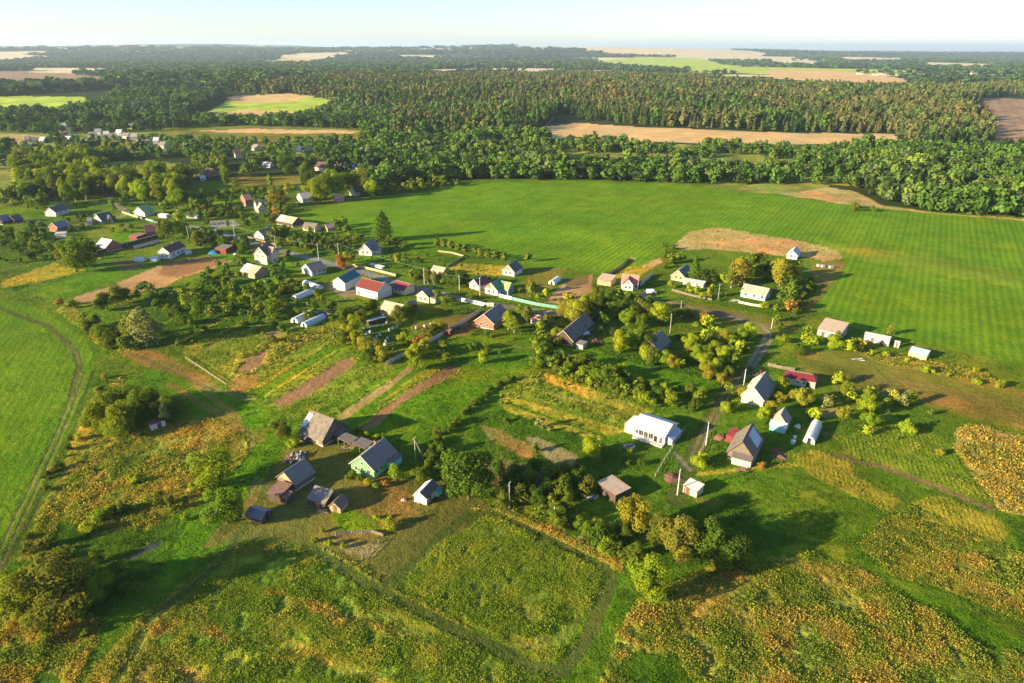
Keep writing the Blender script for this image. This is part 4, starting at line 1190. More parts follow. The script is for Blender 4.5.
def heap(name, label, cat, c, rx, ry, h, m, lumps=10, seed=1, ang=0):
    x, y, z = U(c); o_ = MB(); rg = np.random.default_rng(seed)
    n, k = 28, 9; vs = []; fs = []
    for i in range(k + 1):
        f = i / k
        for j in range(n):
            a = 2 * math.pi * j / n
            r = f * (1 + .16 * math.sin(3 * a + seed) + .09 * math.sin(7 * a + seed * 2))
            hh = h * (1 - f ** 1.6) * (1 + .3 * rg.normal() * (0 < i < k)) - .03
            vs.append((rx * r * math.cos(a), ry * r * math.sin(a), hh if i < k else -.1))
    for i in range(k):
        for j in range(n):
            fs.append((i * n + j, (i + 1) * n + j, (i + 1) * n + (j + 1) % n, i * n + (j + 1) % n))
    o_.add(vs, fs); o = o_.build(name, M(m), None, True); o.location = (x, y, z); o.rotation_euler = (0, 0, ang); tag(o, label, cat)
    return o
def pile(name, label, cat, c, L_, W_, H_, n, ms, seed):
    """pile of boards / scrap: every board a little box, boards of one look share a part"""
    x, y, z = U(c); o = empty(name, (x, y, z), 0); tag(o, label, cat); rg = np.random.default_rng(seed)
    for k, m in enumerate(ms):
        q = MB()
        for i in range(n // len(ms)):
            a = rg.uniform(-.5, .5) + (seed % 3) * .8; l = rg.uniform(.8, 2.2); w = rg.uniform(.1, .5)
            cx, cy = rg.uniform(-L_ / 2, L_ / 2), rg.uniform(-W_ / 2, W_ / 2); f = 1 - max(abs(cx) / L_ * 2, abs(cy) / W_ * 2)
            cz = rg.uniform(.05, .1 + H_ * max(f, .1)); ca, sa = math.cos(a), math.sin(a); tl = rg.uniform(-.15, .15)
            b = [(-l / 2, -w / 2), (l / 2, -w / 2), (l / 2, w / 2), (-l / 2, w / 2)]
            q.hexa([(cx + u * ca - v * sa, cy + u * sa + v * ca, cz + u * tl) for u, v in b], [(cx + u * ca - v * sa, cy + u * sa + v * ca, cz + u * tl + .09) for u, v in b])
        q.build('board' if k == 0 else 'sheet', M(m), o)
    return o
def car(label, base, ang, paint, van=False):
    x, y, z = U(base); o = empty('parked_car', (x, y, z), ang); tag(o, label, 'car', 'vehicles parked in the village')
    h = 1.9 if van else .85; L_ = 4.4
    q = MB(); pr = [(-2.2, .35), (-2.15, .85), (-1.9, h if van else .95), (1.0, .98) if not van else (1.1, h), (1.6, .95), (2.15, .8), (2.2, .35)]
    for s in (-.85, .85): q.v += [(a, s, b) for a, b in pr]
    n = len(pr); q.f = [tuple(range(n)), tuple(range(2 * n - 1, n - 1, -1))] + [(i, (i + 1) % n, n + (i + 1) % n, n + i)[::-1] for i in range(n)]
    pm = mat('car_paint_' + paint, {'dark': (.03, .035, .045), 'white': (.75, .75, .74), 'blue': (.16, .25, .36)}[paint], None, .5, .3, spec=.6, dirt=.1, bump=.02)
    q.build('body', pm, o)
    if not van:
        q = MB(); q.hexa([(-1.7, -.78, .95), (1.0, -.78, .95), (1.0, .78, .95), (-1.7, .78, .95)], [(-1.3, -.62, 1.42), (.3, -.62, 1.42), (.3, .62, 1.42), (-1.3, .62, 1.42)]); q.build('windows', M('glass'), o)
        q = MB(); q.box(-1.3, .3, -.62, .62, 1.423, 1.46); q.build('roof', pm, o)
    else:
        q = MB(); q.box(1.0, 1.25, -.7, .7, 1.1, 1.7); q.build('windscreen', M('glass'), o)
    for sx in (-1.35, 1.35):
        for sy in (-.8, .8):
            q = MB(); q.tube((sx, sy - .1, .32), (sx, sy + .1, .32), .32, n=14); q.build('wheel', M('black'), o)
    return o
# ------------------------------------------------------------------ the near homestead
house('plank_barn', 'large grey plank barn with a white patch on its torn roof', 'barn', (310.5,409.3), (334.3,418.8), 6.6, 9.5, 2.2,
      wall='woodv', roof='slate_o', land='the large torn-roofed barn', dr=('f', .55, 'woodl'), frame='wood', win_f=(), oh=.5)
_b = bpy.data.objects['plank_barn']
slab(_b, 'white_roof_patch', [(-5.0, -4.1, 2.82), (-3.3, -3.4, 3.46), (-2.9, -.9, 5.82), (-4.6, -.5, 6.2)], .05, 'whitem')
lean(_b, -3.2, -1.0, -6.2, -4.75, 1.5, 2.1, 'f', 'wood', 'plank', 'shelter')
shed('open_shed', 'open post shed with dark roof panels behind the green house', 'shed', [(344.5,432.5), (359,436.6), (351,443.8), (337,437.6)], (2.7,2.7,2.4,2.4), roof='slate_d', posts=True, land='the open post shed')
shed('open_shed', 'second open shed with a dark panel roof, touching the green house', 'shed', [(360,437), (374.5,440.6), (366,449), (352.5,443.6)], (2.8,2.8,2.4,2.4), roof='slate_d', posts=True)
shed('lean_to_shed', 'ragged grey lean-to shed against the right end of the torn barn', 'shed', [(341,425), (348,429), (339.5,435.5), (329.5,434.6)], (3.4,2.8,2.2,2.2), wall='woodd', roof='plank')
o, L2, w2 = house('green_house', 'bright green boarded house with grey roof and three gable windows in the farmyard', 'house', (360.3,455.9), (384.2,437.2), 5.9, 7.2, 2.9,
      wall='ygreen', roof='slate', win_l=(-.55,0,.55), win_f=(-.75,-.35), chim=.35, land='the bright green house', win_lg=.8, frame='trim', oh=.5)
lean(o, L2 - 4.2, L2, -w2 - 1.9, -w2 - .003, 2.2, 2.75, 'f', 'tealw', 'plank', 'porch')
house('grey_barn', 'long grey-roofed plank barn with light gable beside the debris heap', 'barn', (283.4,471.2), (304.9,458.0), 4.9, 6.2, 2.3, wall='wood', gable='woodl', roof='slate', frame='wood', land='the long grey-roofed barn', dr=('l', 0, 'dark'))
shed('rusty_roofed_shed', 'low shed with rusty sheet roof joined to the near gable of the grey barn', 'shed', [(279.5,480.8), (293.6,483.2), (280.5,495.8), (264.3,491.8)], (2.7,2.6,2.4,2.5), wall='woodd', roof='rust', land='the rusty-roofed shed')
shed('rusty_roofed_shed', 'small dark plank shed with a red-brown roof on the yard side of the rusty shed', 'shed', [(287.5,489), (293.6,492.4), (286,499), (279.5,496.8)], (2.3,2.3,1.9,1.9), wall='woodd', roof='rust')
shed('grey_shed', 'square shed with grey slate roof and a small red doorway in the farmyard', 'shed', [(314.8,484.0), (332.8,491.0), (325,504.4), (306.8,498.6)], (3.6,3.6,2.0,2.0), wall='woodd', roof='slate', doors=(.2,), dm='rdoor', land='the square grey shed')
house('little_shed', 'little plank shed with lit boarded gable right beside the square grey shed', 'shed', (333.6,502.0), (342.2,493.4), 3.0, 3.0, 1.7, wall='woodl', roof='plank', frame='wood', dr=('l', 0, 'door'), oh=.3, plinth=False)
house('little_shed', 'small blue-grey roofed shed at the edge of the mown slope, lowest in the farmyard', 'shed', (249.5,505.8), (266.6,510.6), 2.7, 3.6, 1.6, wall='woodd', roof='slate_b', frame='wood', dr=('r', 0, 'dark'), oh=.25, plinth=False, land='the small blue-grey shed')
pile('scrap_pile', 'heap of white and brown scrap boards behind the grey barn', 'scrap pile', (296,457), 4.5, 4.5, 1.5, 90, ('whitem', 'rust', 'plank'), 5)
o, L2, w2 = house('white_shed', 'small white shed with dark roof and lit cream verge beside the big dark tree', 'shed', (419.5,492.2), (432.2,479.0), 3.3, 3.4, 2.1, wall='white', roof='slate_d', roof_b='whitem', stripb='cream', oh=.25, land='the small white shed', dr=('f', -.4, 'door'))  # white far slope and cream verge: sunlight on that edge put into the colours
lean(o, L2 - 1.8, L2, -w2 - 1.0, -w2 - .003, 1.7, 2.0, 'f', 'tealw', 'green', 'porch')
shed('stone_cellar', 'small whitewashed cellar hut with brown door under the dark grove', 'hut', [(148,421), (163,416.6), (165.4,419.4), (149.4,425.2)], (2.6,2.6,2.4,2.4), wall='white', roof='brown', doors=(.12,), land='the whitewashed cellar hut')
heap('sand_heap', 'low heap of pale sand left of the small white shed', 'sand heap', (404,500), .8, .7, .5, 'tan', seed=3)

# ------------------------------------------------------------------ middle: white-roofed house and neighbours
o, L2, w2 = house('white_roofed_house', 'wide house with a blank white metal roof and dark veranda windows', 'house', (640.4,413.6), (673.0,423.6), 5.0, 8.2, 3.3,
      wall='white', roof='whitem', win_f=(-.8,), chim=None, land='the white-roofed house', oh=.45)
lean(o, -L2 - 2.9, -L2 - .003, -w2 + .2, w2 - 2.4, 2.6, 3.4, 'l', 'white', 'whitem', 'annex')
lean(o, L2 + .003, L2 + 1.8, -w2 + 1.0, w2 - 1.0, 2.0, 2.7, 'r', 'lblue', 'bluem', 'lean_to')
for fx in (-.5, -.2, .1): win(o, fx * L2, .8, -w2, 1.5, 1.6, 'x', -1, 'trim')
door(o, .42 * L2, -w2, 1.0, 2.1, 'x', -1, 'dark'); door(o, .75 * L2, -w2, .8, 2.1, 'x', -1, 'door')
q = MB(); q.box(-L2 + .5, L2, -w2 - 1.6, -w2 - .003, -.4, .35); v = q.build('veranda_floor', M('concrete'), o)
q = MB(); q.tube((-L2 + .5, -w2 - 1.55, 1.2), (L2, -w2 - 1.55, 1.2), .05, n=6)
for i in range(9): q.tube((-L2 + .5 + i * (2 * L2 - .5) / 8, -w2 - 1.55, .35), (-L2 + .5 + i * (2 * L2 - .5) / 8, -w2 - 1.55, 1.2), .035, n=6)
q.build('railing', M('cream'), o)
fence('thin pale rail fence along the yard right of the white-roofed house', [(655,477), (664,461), (675,444), (686,428)], 1.1, 'pole', rails=True, land='the thin rail fence')
shed('tan_roofed_shed', 'shed with pale tan sheet roof half hidden behind the golden tree', 'shed', [(604.6,474.2), (632.8,483.6), (618.5,496.8), (600.2,484.4)], (2.9,2.9,2.8,2.8), wall='woodd', roof='tan', land='the tan-roofed shed')
shed('white_roofed_shed', 'small shed with plain white roof and yellow-lit wall beside the earth heap', 'shed', [(688.2,476.6), (703.8,483.6), (698.2,491.8), (685,486)], (2.5,2.5,2.1,2.1), wall='cream', roof='whitem', land='the small white-roofed shed', doors=(-.3,))
heap('earth_heap', 'round heap of red-brown earth with a white stone beside the leaning pole', 'earth heap', (673,478), 2.6, 2.4, .5, 'earth', seed=2)
# right cluster
o, L2, w2 = house('cream_house', 'cream-walled house with steep grey roof and white verges beside the dirt track', 'house', (754.2,387.4), (766.0,371.4), 6.0, 6.4, 2.8,
      wall='cream', roof='slate', roof_b='cream', gable=None, win_f=(.3,), chim=.5, land='the steep-roofed cream house', stripb='trim', oh=.4)  # left slope cream instead of slate: its warm sunlight painted in
pile('board_stack', 'grey stack of boards behind the steep-roofed cream house', 'board stack', (759,374), 5, 2.2, 1.2, 40, ('plank', 'wood'), 8)
o, L2, w2 = house('red_roofed_house', 'low cream bungalow with hipped dark red roof between young trees', 'house', (789.5,370.2), (813.0,374.4), 3.9, 4.6, 2.5, wall='cream', roof='dred', hip=1.1,
      win_f=(-.75,-.1,.28), dr=('f', .55, 'dark'), chim=None, land='the low red-roofed bungalow', wh=.7, ww=.6, oh=.3)
o, L2, w2 = house('little_house', 'little house with steep tan roof and turquoise porch between two larger houses', 'house', (780.5,415.0), (784.6,407.0), 4.7, 4.2, 2.2, wall='cream', gable='woodl', roof='slate', roof_b='tan', oh=.3, land='the turquoise-porched little house')
lean(o, -L2 - 1.8, -L2 - .003, -w2, w2, 2.0, 2.6, 'l', 'tealw', 'whitem', 'porch')
heap('white_mound', 'small mound covered with white film right of the turquoise porch', 'covered mound', (797.5,427), .95, .8, .9, 'film', seed=6)
tunnel('white arched polytunnel with a dark end opening on the lawn near the log house', (808.5,443.5), (816,427), 14, 2.3, land='the lone white polytunnel', W=3.0)
x, y, z = U((792.6,443.5))
q = MB(); q.tube((0, 0, 0), (0, 0, 1.0), .55, .6, 16); o = q.build('water_barrel', M('filmb')); o.location = (x, y, z); tag(o, 'pale blue water barrel on the lawn left of the polytunnel', 'barrel')
x, y, z = U((794.6,438.6))
q = MB(); q.tube((0, 0, 0), (0, 0, .9), .42, .42, 14); o = q.build('water_barrel', M('trim')); o.location = (x, y, z); tag(o, 'smaller white barrel just behind the pale blue barrel', 'barrel')
o, L2, w2 = house('log_house', 'grey log house with tall steep roof and light blue sheets on its right slope', 'house', (742.6,441.8), (752.4,422.4), 6.3, 6.5, 2.5, wall='wood', gable='wood', roof='plank', roof_b='slate_o',
      win_l=(-.5,), chim=None, land='the tall grey log house', frame='wood', oh=.5)
sl = (6.3 - 2.5) / (w2)
slab(o, 'blue_roof_sheets', [(-.6, -w2 * .98, 2.58 + .06), (L2 - .6, -w2 * .98, 2.58 + .06), (L2 - .6, -.5, 6.3 - .5 * sl + .06), (-.6, -.5, 6.3 - .5 * sl + .06)], .04, 'bluem')
lean(o, -L2 - 1.8, -L2 - .003, -w2 + .2, w2 - 1.5, 2.0, 2.7, 'l', 'cream', 'slate_d', 'porch')
shed('red_lean_to', 'low dark red shed left of the tall grey log house', 'shed', [(731,427), (738,428), (735.5,438), (727.5,436.5)], (1.8,2.2,2.0,1.7), wall='redw', roof='tarpr')
heap('earth_heap', 'orange-brown earth heap beside the low dark red shed', 'earth heap', (720.5,438), 2.0, 1.8, 1.0, 'osoilm' if 'osoilm' in MM else 'earth', seed=4)
heap('earth_heap', 'flat red-brown earth heap right of the tall grey log house', 'earth heap', (778,456), 2.4, 1.2, .45, 'earth', seed=9, ang=-.5)
shed('tan_roofed_barn', 'tan-roofed barn with pale wall at the corner of the big field', 'barn', [(822.6,317.2), (847.6,322.4), (843.6,333.8), (820.4,328.4)], (4.6,4.6,3.0,3.0), wall='grey', roof='tan', land='the tan-roofed corner barn', doors=(-.5,), wins=(.3,))
shed('white_utility_building', 'long whitewashed utility building with two red-brown doors at the field edge', 'utility building', [(865.6,331.4), (891.6,336.6), (890.4,339.2), (864.4,333.8)], (3.2,3.2,2.9,2.9), wall='white', roof='whitem', doors=(-.32,.45), dm='rdoor', land='the long whitewashed building')
shed('outhouse', 'small white outhouse with red-brown door right of the whitewashed building', 'outhouse', [(895.2,340.2), (901,341.2), (900.2,342.8), (894.2,341.6)], (2.4,2.4,2.2,2.2), wall='white', roof='whitem', doors=(0,), dm='rdoor')
shed('glazed_shed', 'low long shed with pale sheet roof and yellowish front right of the outhouse', 'shed', [(911.6,345.8), (930,350.2), (928.2,356.2), (909,351.4)], (2.6,2.6,1.9,1.9), wall='yellow', roof='filmb', land='the low pale-sheeted shed')
# field corner
house('pale_gabled_hut', 'small pale gabled hut behind golden birches at the corner of the dry grass', 'hut', (793.0,250.5), (796.4,246.0), 4.6, 5.0, 2.4, wall='white', roof='pale', oh=.4, land='the pale hut by the dry grass', win_l=(.2,))
k = 0
for c, lb in (((818.3,266.6), 'white beehive box on the grass at the field corner, leftmost of three'), ((822.8,267.2), 'white beehive box in the middle of three at the field corner'), ((831,268), 'wide white beehive box at the field corner, rightmost of three')):
    x, y, z = U(c); e = empty('beehive', (x, y, z), .3); tag(e, lb, 'beehive', 'white beehives at the field corner')
    q = MB(); q.box(-.6 - k * .25, .6 + k * .25, -.5, .5, .1, 1.1); q.build('body', M('trim'), e); q = MB(); q.box(-.7 - k * .25, .7 + k * .25, -.6, .6, 1.103, 1.25); q.build('lid', M('metalg'), e); k += 1
o, L2, w2 = house('tan_roofed_house', 'house with broad tan roof and turquoise front behind the dirt road', 'house', (744.4,283.4), (769.8,288.2), 5.0, 7.6, 2.7, wall='lblue', roof='tan', win_f=(.1,.75), land='the tan-roofed turquoise house', oh=.45)
q = MB(); q.box(-L2, -.15 * L2, -w2 - .06, -w2 - .002, .3, 2.3); q.build('turquoise_cladding', M('tealw'), o)
win(o, -.6 * L2, 1.0, -w2 - .06, 1.0, 1.1, 'x', -1)
o, L2, w2 = house('timber_gabled_house', 'grey-roofed house with orange timber gable beside the dark spruce', 'house', (678.4,270.4), (687.0,263.6), 5.2, 6.6, 2.4, wall='woodl', roof='slate', win_l=(-.4,.3), oh=.5, land='the timber-gabled house by the spruce')
shed('white_roofed_shed', 'long low shed with bright white roof in front of the timber-gabled house', 'shed', [(685,277.4), (706,281), (704,284.2), (683.6,280.8)], (2.2,2.2,1.9,1.9), wall='white', roof='whitem', wins=(-.5,.4))
shed('tan_roofed_shed', 'tan-roofed boarded shed left of the red and salmon roofed house', 'shed', [(600.6,272.4), (614.6,274.8), (613.2,281.8), (598.8,279.4)], (3.8,3.8,2.6,2.6), wall='woodl', roof='tan', land='the boarded shed with tan roof')
o, L2, w2 = house('salmon_roofed_house', 'white house with salmon roof and coral red dormer wing at the field edge', 'house', (622.4,273.6), (639.6,275.0), 6.0, 7.4, 3.0, wall='white', roof='salmon', land='the salmon-roofed white house', win_f=(.8,), oh=.4)
wing(o, -.15 * L2, -w2 - 1.8, -.3, 4.6, 5.6, 3.1, 'white', 'coral', 'front_wing', wins=(-.4,.4), lgw=1)
fence('grey concrete panel fence right of the salmon-roofed house', [(640.3,286.5), (646,281), (652.5,275.3)], 1.9, 'concrete', pw=3, land='the grey panel fence')
fence('pale board fence around the yellow plot behind the boarded shed', [(604,278), (620,268), (628,260.5), (636,260)], 1.4, 'woodl', pw=3, cat='fence')
car('white van parked on the grass before the salmon-roofed house', (651,293.5), .1, 'white', True)
heap('tarp_heap', 'beige tarpaulin-covered heap left of the white van', 'covered heap', (644.5,296), 1.9, 1.5, 1.7, 'tan', seed=12)
# shady houses in the middle
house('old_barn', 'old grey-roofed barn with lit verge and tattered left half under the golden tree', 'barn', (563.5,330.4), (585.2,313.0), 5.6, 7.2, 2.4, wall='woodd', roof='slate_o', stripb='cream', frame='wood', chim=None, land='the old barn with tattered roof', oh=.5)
x, y, z = U((585.5,336)); q = MB(); q.hexa([(-1.6, -.8, .9), (1.6, -.8, .9), (1.6, .8, 1.5), (-1.6, .8, 1.5)], [(-1.6, -.8, .96), (1.6, -.8, .96), (1.6, .8, 1.56), (-1.6, .8, 1.56)])
for sx in (-1.45, 1.45):
    for sy in (-.7, .7): q.box(sx - .05, sx + .05, sy - .05, sy + .05, -.2, 1.05 if sy < 0 else 1.45)
o = q.build('sheet_table', M('whitem')); o.location = (x, y, z); o.rotation_euler = (0, 0, .5); tag(o, 'white sheet propped on four posts beside the old barn', 'lean-to sheet')
shed('small_grey_hut', 'small grey flat-roofed hut left of the red rubble pile', 'hut', [(578.5,339.2), (586.6,341), (584.6,345.4), (577,343.4)], (2.2,2.2,2.0,2.0), wall='grey', roof='slate')
pile('rubble_pile', 'pile of reddish boards and bricks below the old barn', 'rubble pile', (594,341), 6, 3, .9, 60, ('rust', 'brick'), 11)
house('grey_hut', 'small steep grey-roofed house hidden among yellow-green orchard trees', 'house', (650.0,340.6), (661.4,330.0), 5.2, 7.4, 2.2, wall='woodd', roof='slate', stripb='wood', frame='wood', land='the grey orchard house', oh=.5, chim=.2)

# ------------------------------------------------------------------ the street
house('dark_roofed_house', 'cream house with dark slate roof alone at the edge of the big green field', 'house', (508.0,264.6), (516.6,260.2), 5.6, 6.4, 2.7, wall='white', gable='salmon', roof='slate_d', land='the dark-roofed house by the field', win_l=(-.3,.3), oh=.4, win_lg=.7)
house('dark_red_roofed_house', 'small cream house with dark red roof behind the street', 'house', (473.6,279.2), (485.0,275.2), 4.8, 5.6, 2.4, wall='cream', roof='dred', land='the dark red-roofed cottage', win_l=(0,), oh=.4)
o, L2, w2 = house('green_roofed_house', 'white house with two green gabled roofs beside the turquoise fence', 'house', (490.8,282.6), (501.0,277.8), 5.6, 6.6, 2.6, wall='white', gable='woodl', roof='green', land='the white house with green roofs', win_l=(-.35,.35), oh=.45)
wing(o, L2 - 1.6, -w2 - 3.0, 0, 4.6, 5.1, 2.6, 'lblue', 'lgreen', 'side_wing', wins=(-.3,.4), lgw=1)
fence('white panel fence along the street before the green-roofed house', [(498.7,297), (505,298.6), (512,300)], 1.6, 'whitem', pw=2.4)
fence('turquoise board fence curving along the street', [(512.5,300.2), (524,303), (536,305.6), (550,308), (563,309.6)], 1.5, 'tealf', post='tealf', pw=2.4, land='the turquoise fence')
fence('white panel fence along the near side of the street', [(461.5,301.5), (474,304), (485,306.5), (494,306.5)], 1.7, 'whitem', pw=2.4, land='the white street fence')
fence('long grey concrete fence running down from the brick-gabled house', [(481,311.5), (470,319), (460,325.5), (447,333), (436,339.6), (427,345)], 1.7, 'concrete', pw=3, land='the long grey concrete fence')
fence('grey board fence at the top of the garden strips, below the beehives', [(387,365.5), (396,360.5), (405.5,355.6)], 1.7, 'concrete', pw=2.2, land='the grey board fence')
house('brick_gabled_house', 'large grey-roofed house with red brick gable and white trim at the street bend', 'house', (483.8,314.4), (499.2,303.0), 5.9, 8.0, 2.8, wall='brick', roof='slate', roof_b='salmon', win_l=(-.35,.35), land='the brick-gabled house', stripb='trim', oh=.5, win_lg=.8)
shed('red_shed', 'small dark red shed beside the long concrete fence', 'shed', [(445,327.6), (452,328.6), (450.4,331.2), (444.2,330)], (2.3,2.3,2.0,2.0), wall='redw', roof='rust')
pile('firewood_pile', 'stack of brown firewood and boards right of the small dark red shed', 'firewood', (461,328), 6, 3, 1.1, 60, ('rust', 'wood', 'plank'), 4)
house('orange_roofed_shed', 'long low shed with orange-brown roof just below the street', 'shed', (532.5,313.6), (547.0,316.6), 3.4, 3.6, 2.1, wall='cream', roof='salmon', frame='wood', land='the orange-roofed shed', oh=.3, dr=('r', 0, 'door'))
tunnel('small white film greenhouse behind the turquoise fence', (551.5,284.5), (558,280.2), 6, 2.0, W=3.2)
house('teal_roofed_house', 'white house with a plain teal metal roof', 'house', (337.8,277.0), (353.8,269.2), 6.2, 6.2, 4.0, wall='white', roof='teal', land='the teal-roofed house', win_l=(), oh=.4)
house('red_roofed_barn', 'large white-walled building with red-brown metal roof beside the teal-roofed house', 'house', (362.2,277.6), (384.4,283.0), 6.6, 8.6, 4.0, wall='white', roof='red', land='the big red-brown-roofed building', dr=('f', -.75, 'door'), oh=.35)
house('crimson_roofed_house', 'cream house with crimson roof and lit right gable by the street', 'house', (396.8,280.4), (409.6,283.6), 4.6, 6.4, 2.5, wall='cream', roof='magenta', land='the crimson-roofed house', win_f=(-.4,.2), oh=.4)
house('tan_barn', 'tan-roofed barn partly hidden by a yellow-green tree above the beehives', 'barn', (384.6,300.2), (404.0,304.6), 4.8, 7.0, 2.4, wall='woodl', roof='tan', land='the tan barn above the beehives', frame='wood')
house('dark_shed', 'small dark-roofed shed at the right end of the tan barn', 'shed', (406.5,301.8), (414.5,299.6), 3.4, 3.6, 2.2, wall='redw', roof='slate_d', frame='wood', oh=.25)
o, L2, w2 = house('pale_yellow_house', 'pale yellow house with grey roof beside the street', 'house', (422.0,290.6), (431.5,286.0), 5.2, 6.0, 2.9, wall='yellow', roof='slate', roof_b='slate', win_l=(-.4,.3), land='the pale yellow house', oh=.4)
lean(o, -L2 + .6, L2 - .6, -w2 - 3.0, -w2 - .003, 2.0, 2.8, 'f', 'yellow', 'tan', 'rear_annex')
shed('low_long_shed', 'long low lean-to with beige roof below the tan barn', 'shed', [(382,314.2), (384.6,316), (369.6,322.6), (367,320.6)], (2.1,2.0,1.9,2.0), wall='woodd', roof='pale')
car('dark parked car beside the big red-brown-roofed building', (386,284.5), -.35, 'dark')
car('blue-grey parked car at the street edge left of the crimson-roofed house', (392.8,286.6), -.3, 'blue')
fence('low pale wall with brown base along the far side of the street', [(353,266.4), (362,268.4), (374,271), (386,274), (396,276.6)], 1.1, 'woodl', cap='cream', pw=3, land='the low street wall')
shed('low_white_shed', 'white sheet shelter lying behind the low street wall', 'shelter', [(371,262.4), (384,265.6), (383,267.6), (370,264.4)], (1.2,1.2,1.0,1.0), wall='white', roof='whitem')
house('brown_roofed_hut', 'small brown-roofed hut among trees on the far side of the street', 'hut', (433.5,265.2), (446.0,267.6), 3.8, 4.4, 2.2, wall='woodl', roof='tan', frame='wood', oh=.3, land='the brown-roofed hut')
# long fence of the small plot
fence('pale rail wall around the small green plot behind the hut', [(438,252), (452,253.6), (464,257), (456,262), (448,267)], 1.0, 'woodl', pw=4)
# hives
HV = [((361.5,331.5),'w'),((364.5,329),'w'),((370.5,327.6),'w'),((376,327.2),'w'),((383,326.2),'w'),((387,324),'b'),((389.5,330.8),'b'),((393,329),'b'),((397,327.4),'w'),((361,339),'b'),((364,337),'b'),((367,335),'b'),((370,333),'b'),((374.5,340.2),'w'),((377,338.2),'w'),((380,336.2),'w'),((385,345.5),'w'),((385.8,342),'w'),((387.6,339.4),'w'),((416.5,328.6),'w'),((424.6,327.2),'w'),((430.6,325.2),'w')]
hb = None
for i, (c, k) in enumerate(HV):
    x, y, z = U(c); e = empty('beehive', (x, y, z), .3 + i * .35)
    rowk = 'back' if c[1] < 329.5 and c[0] < 400 else ('front' if c[1] > 337 else 'middle'); ks = sorted(q[0][0] for q in HV if q[1] == k and ((q[0][0] > 400) == (c[0] > 400)) and (c[0] > 400 or ('back' if q[0][1] < 329.5 else ('front' if q[0][1] > 337 else 'middle')) == rowk)); od = ('first','second','third','fourth','fifth','sixth')[ks.index(c[0])]
    row = 'back row' if c[1] < 329.5 and c[0] < 400 else ('front row' if c[1] > 337 else 'middle row')
    lb = od + (' white' if k == 'w' else ' pale blue') + (' beehive of three on the grass right of the bee garden' if c[0] > 400 else f' wooden beehive from the left, {row} of the bee garden')
    tag(e, lb, 'beehive', 'beehives in the grassy garden')
    if i == 0:
        q = MB(); q.box(-.36, .36, -.32, .32, .15, .95); q.box(-.3, -.24, -.26, -.2, 0, .15); q.box(.24, .3, -.26, -.2, 0, .15); q.box(-.3, -.24, .2, .26, 0, .15); q.box(.24, .3, .2, .26, 0, .15); hb = q.build('body', M('trim'), e); hbm = hb.data
        q = MB(); q.box(-.42, .42, -.38, .38, .953, 1.05); hl = q.build('lid', M('metalg'), e); hlm = hl.data
    else:
        b = new_obj('body', hbm, e); l = new_obj('lid', hlm, e)
        b.material_slots[0].link = 'OBJECT'; b.material_slots[0].material = M('trim' if k == 'w' else 'bluem')
LAND.append((372., 334., 'the bee garden'))
tunnel('long polytunnel greenhouse with white film left of the vegetable strips, rear one of a pair', (294.5,323.5), (315.5,312.6), 9, 2.3, W=3.6, land='the rear long polytunnel')
tunnel('bluish polytunnel greenhouse, front one of the pair above the vegetable strips', (304,327.5), (323.4,318.2), 8, 2.1, 'filmb', W=3.2, land='the front bluish polytunnel')
pile('scrap_pile', 'pile of red and white scrap at the end of the paired polytunnels', 'scrap pile', (326,313), 5, 3, 1.0, 46, ('rust', 'whitem'), 21)
tunnel('short white polytunnel below the blue-grey roofed house', (305.5,284.4), (320.5,289.6), 6, 2.1, W=3.4, land='the short white polytunnel')
tunnel('longer white polytunnel below and left of the short one', (294.5,300.2), (311.5,292.8), 6, 2.1, W=3.4)
# two-storey house
o, L2, w2 = house('two_storey_house', 'two-storey cream house with brown cross-gabled roof above the old barn', 'house', (258.6,247.4), (270.5,242.6), 8.6, 7.6, 4.9, wall='cream', roof='slate_d', roof_b='brown', win_l=(-.45,.45), win_lg=1.2, land='the two-storey cream house', wz=3.4, chim=-.2)
wing(o, .15 * L2, -w2 - 1.0, 0, 4.6, 8.0, 5.0, 'cream', 'salmon', 'front_gable', wins=(), lgw=1)
for fx in (-.7, .1, .7): win(o, fx * L2, .9, -w2 - (1.0 if fx == .1 else 0), .9, 1.2, 'x', -1)
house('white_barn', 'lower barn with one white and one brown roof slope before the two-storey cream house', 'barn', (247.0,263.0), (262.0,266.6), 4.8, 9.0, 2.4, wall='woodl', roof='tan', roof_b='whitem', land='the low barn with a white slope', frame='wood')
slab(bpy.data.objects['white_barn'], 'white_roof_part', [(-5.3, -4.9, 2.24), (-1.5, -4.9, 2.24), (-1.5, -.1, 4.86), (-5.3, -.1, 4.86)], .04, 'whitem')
house('blue_grey_house', 'pale blue house with broad grey hipped roof beside the street', 'house', (305.5,264.2), (320.6,260.2), 5.2, 8.6, 2.6, wall='lblue', roof='slate', win_l=(-.3,.3), win_f=(-.6,.1,.7), land='the pale blue grey-roofed house')
house('grey_roofed_cottage', 'white-gabled cottage with grey roof behind the two-storey house', 'cottage', (257.8,230.4), (271.0,226.6), 5.2, 7.0, 2.4, wall='white', roof='slate', land='the white-gabled cottage', win_l=(0,))
o, L2, w2 = house('white_gabled_house', 'white steep-gabled house with grey roof and white porch below the cone-shaped tree', 'house', (364.2,243.6), (373.0,237.6), 6.4, 7.0, 2.6, wall='white', roof='slate', land='the white steep-gabled house', win_l=(-.3,.3), stripb='trim')
wing(o, -.1 * L2, -w2 - 2.6, 0, 3.6, 4.6, 2.6, 'white', 'slate', 'porch', wins=(0,))
house('white_slope_barn', 'barn with half white, half tan roof above the blue-green garden', 'barn', (280.6,214.4), (297.6,217.6), 5.2, 8.0, 2.6, wall='woodd', roof='tan', roof_b='tan', frame='wood', land='the half-white barn')
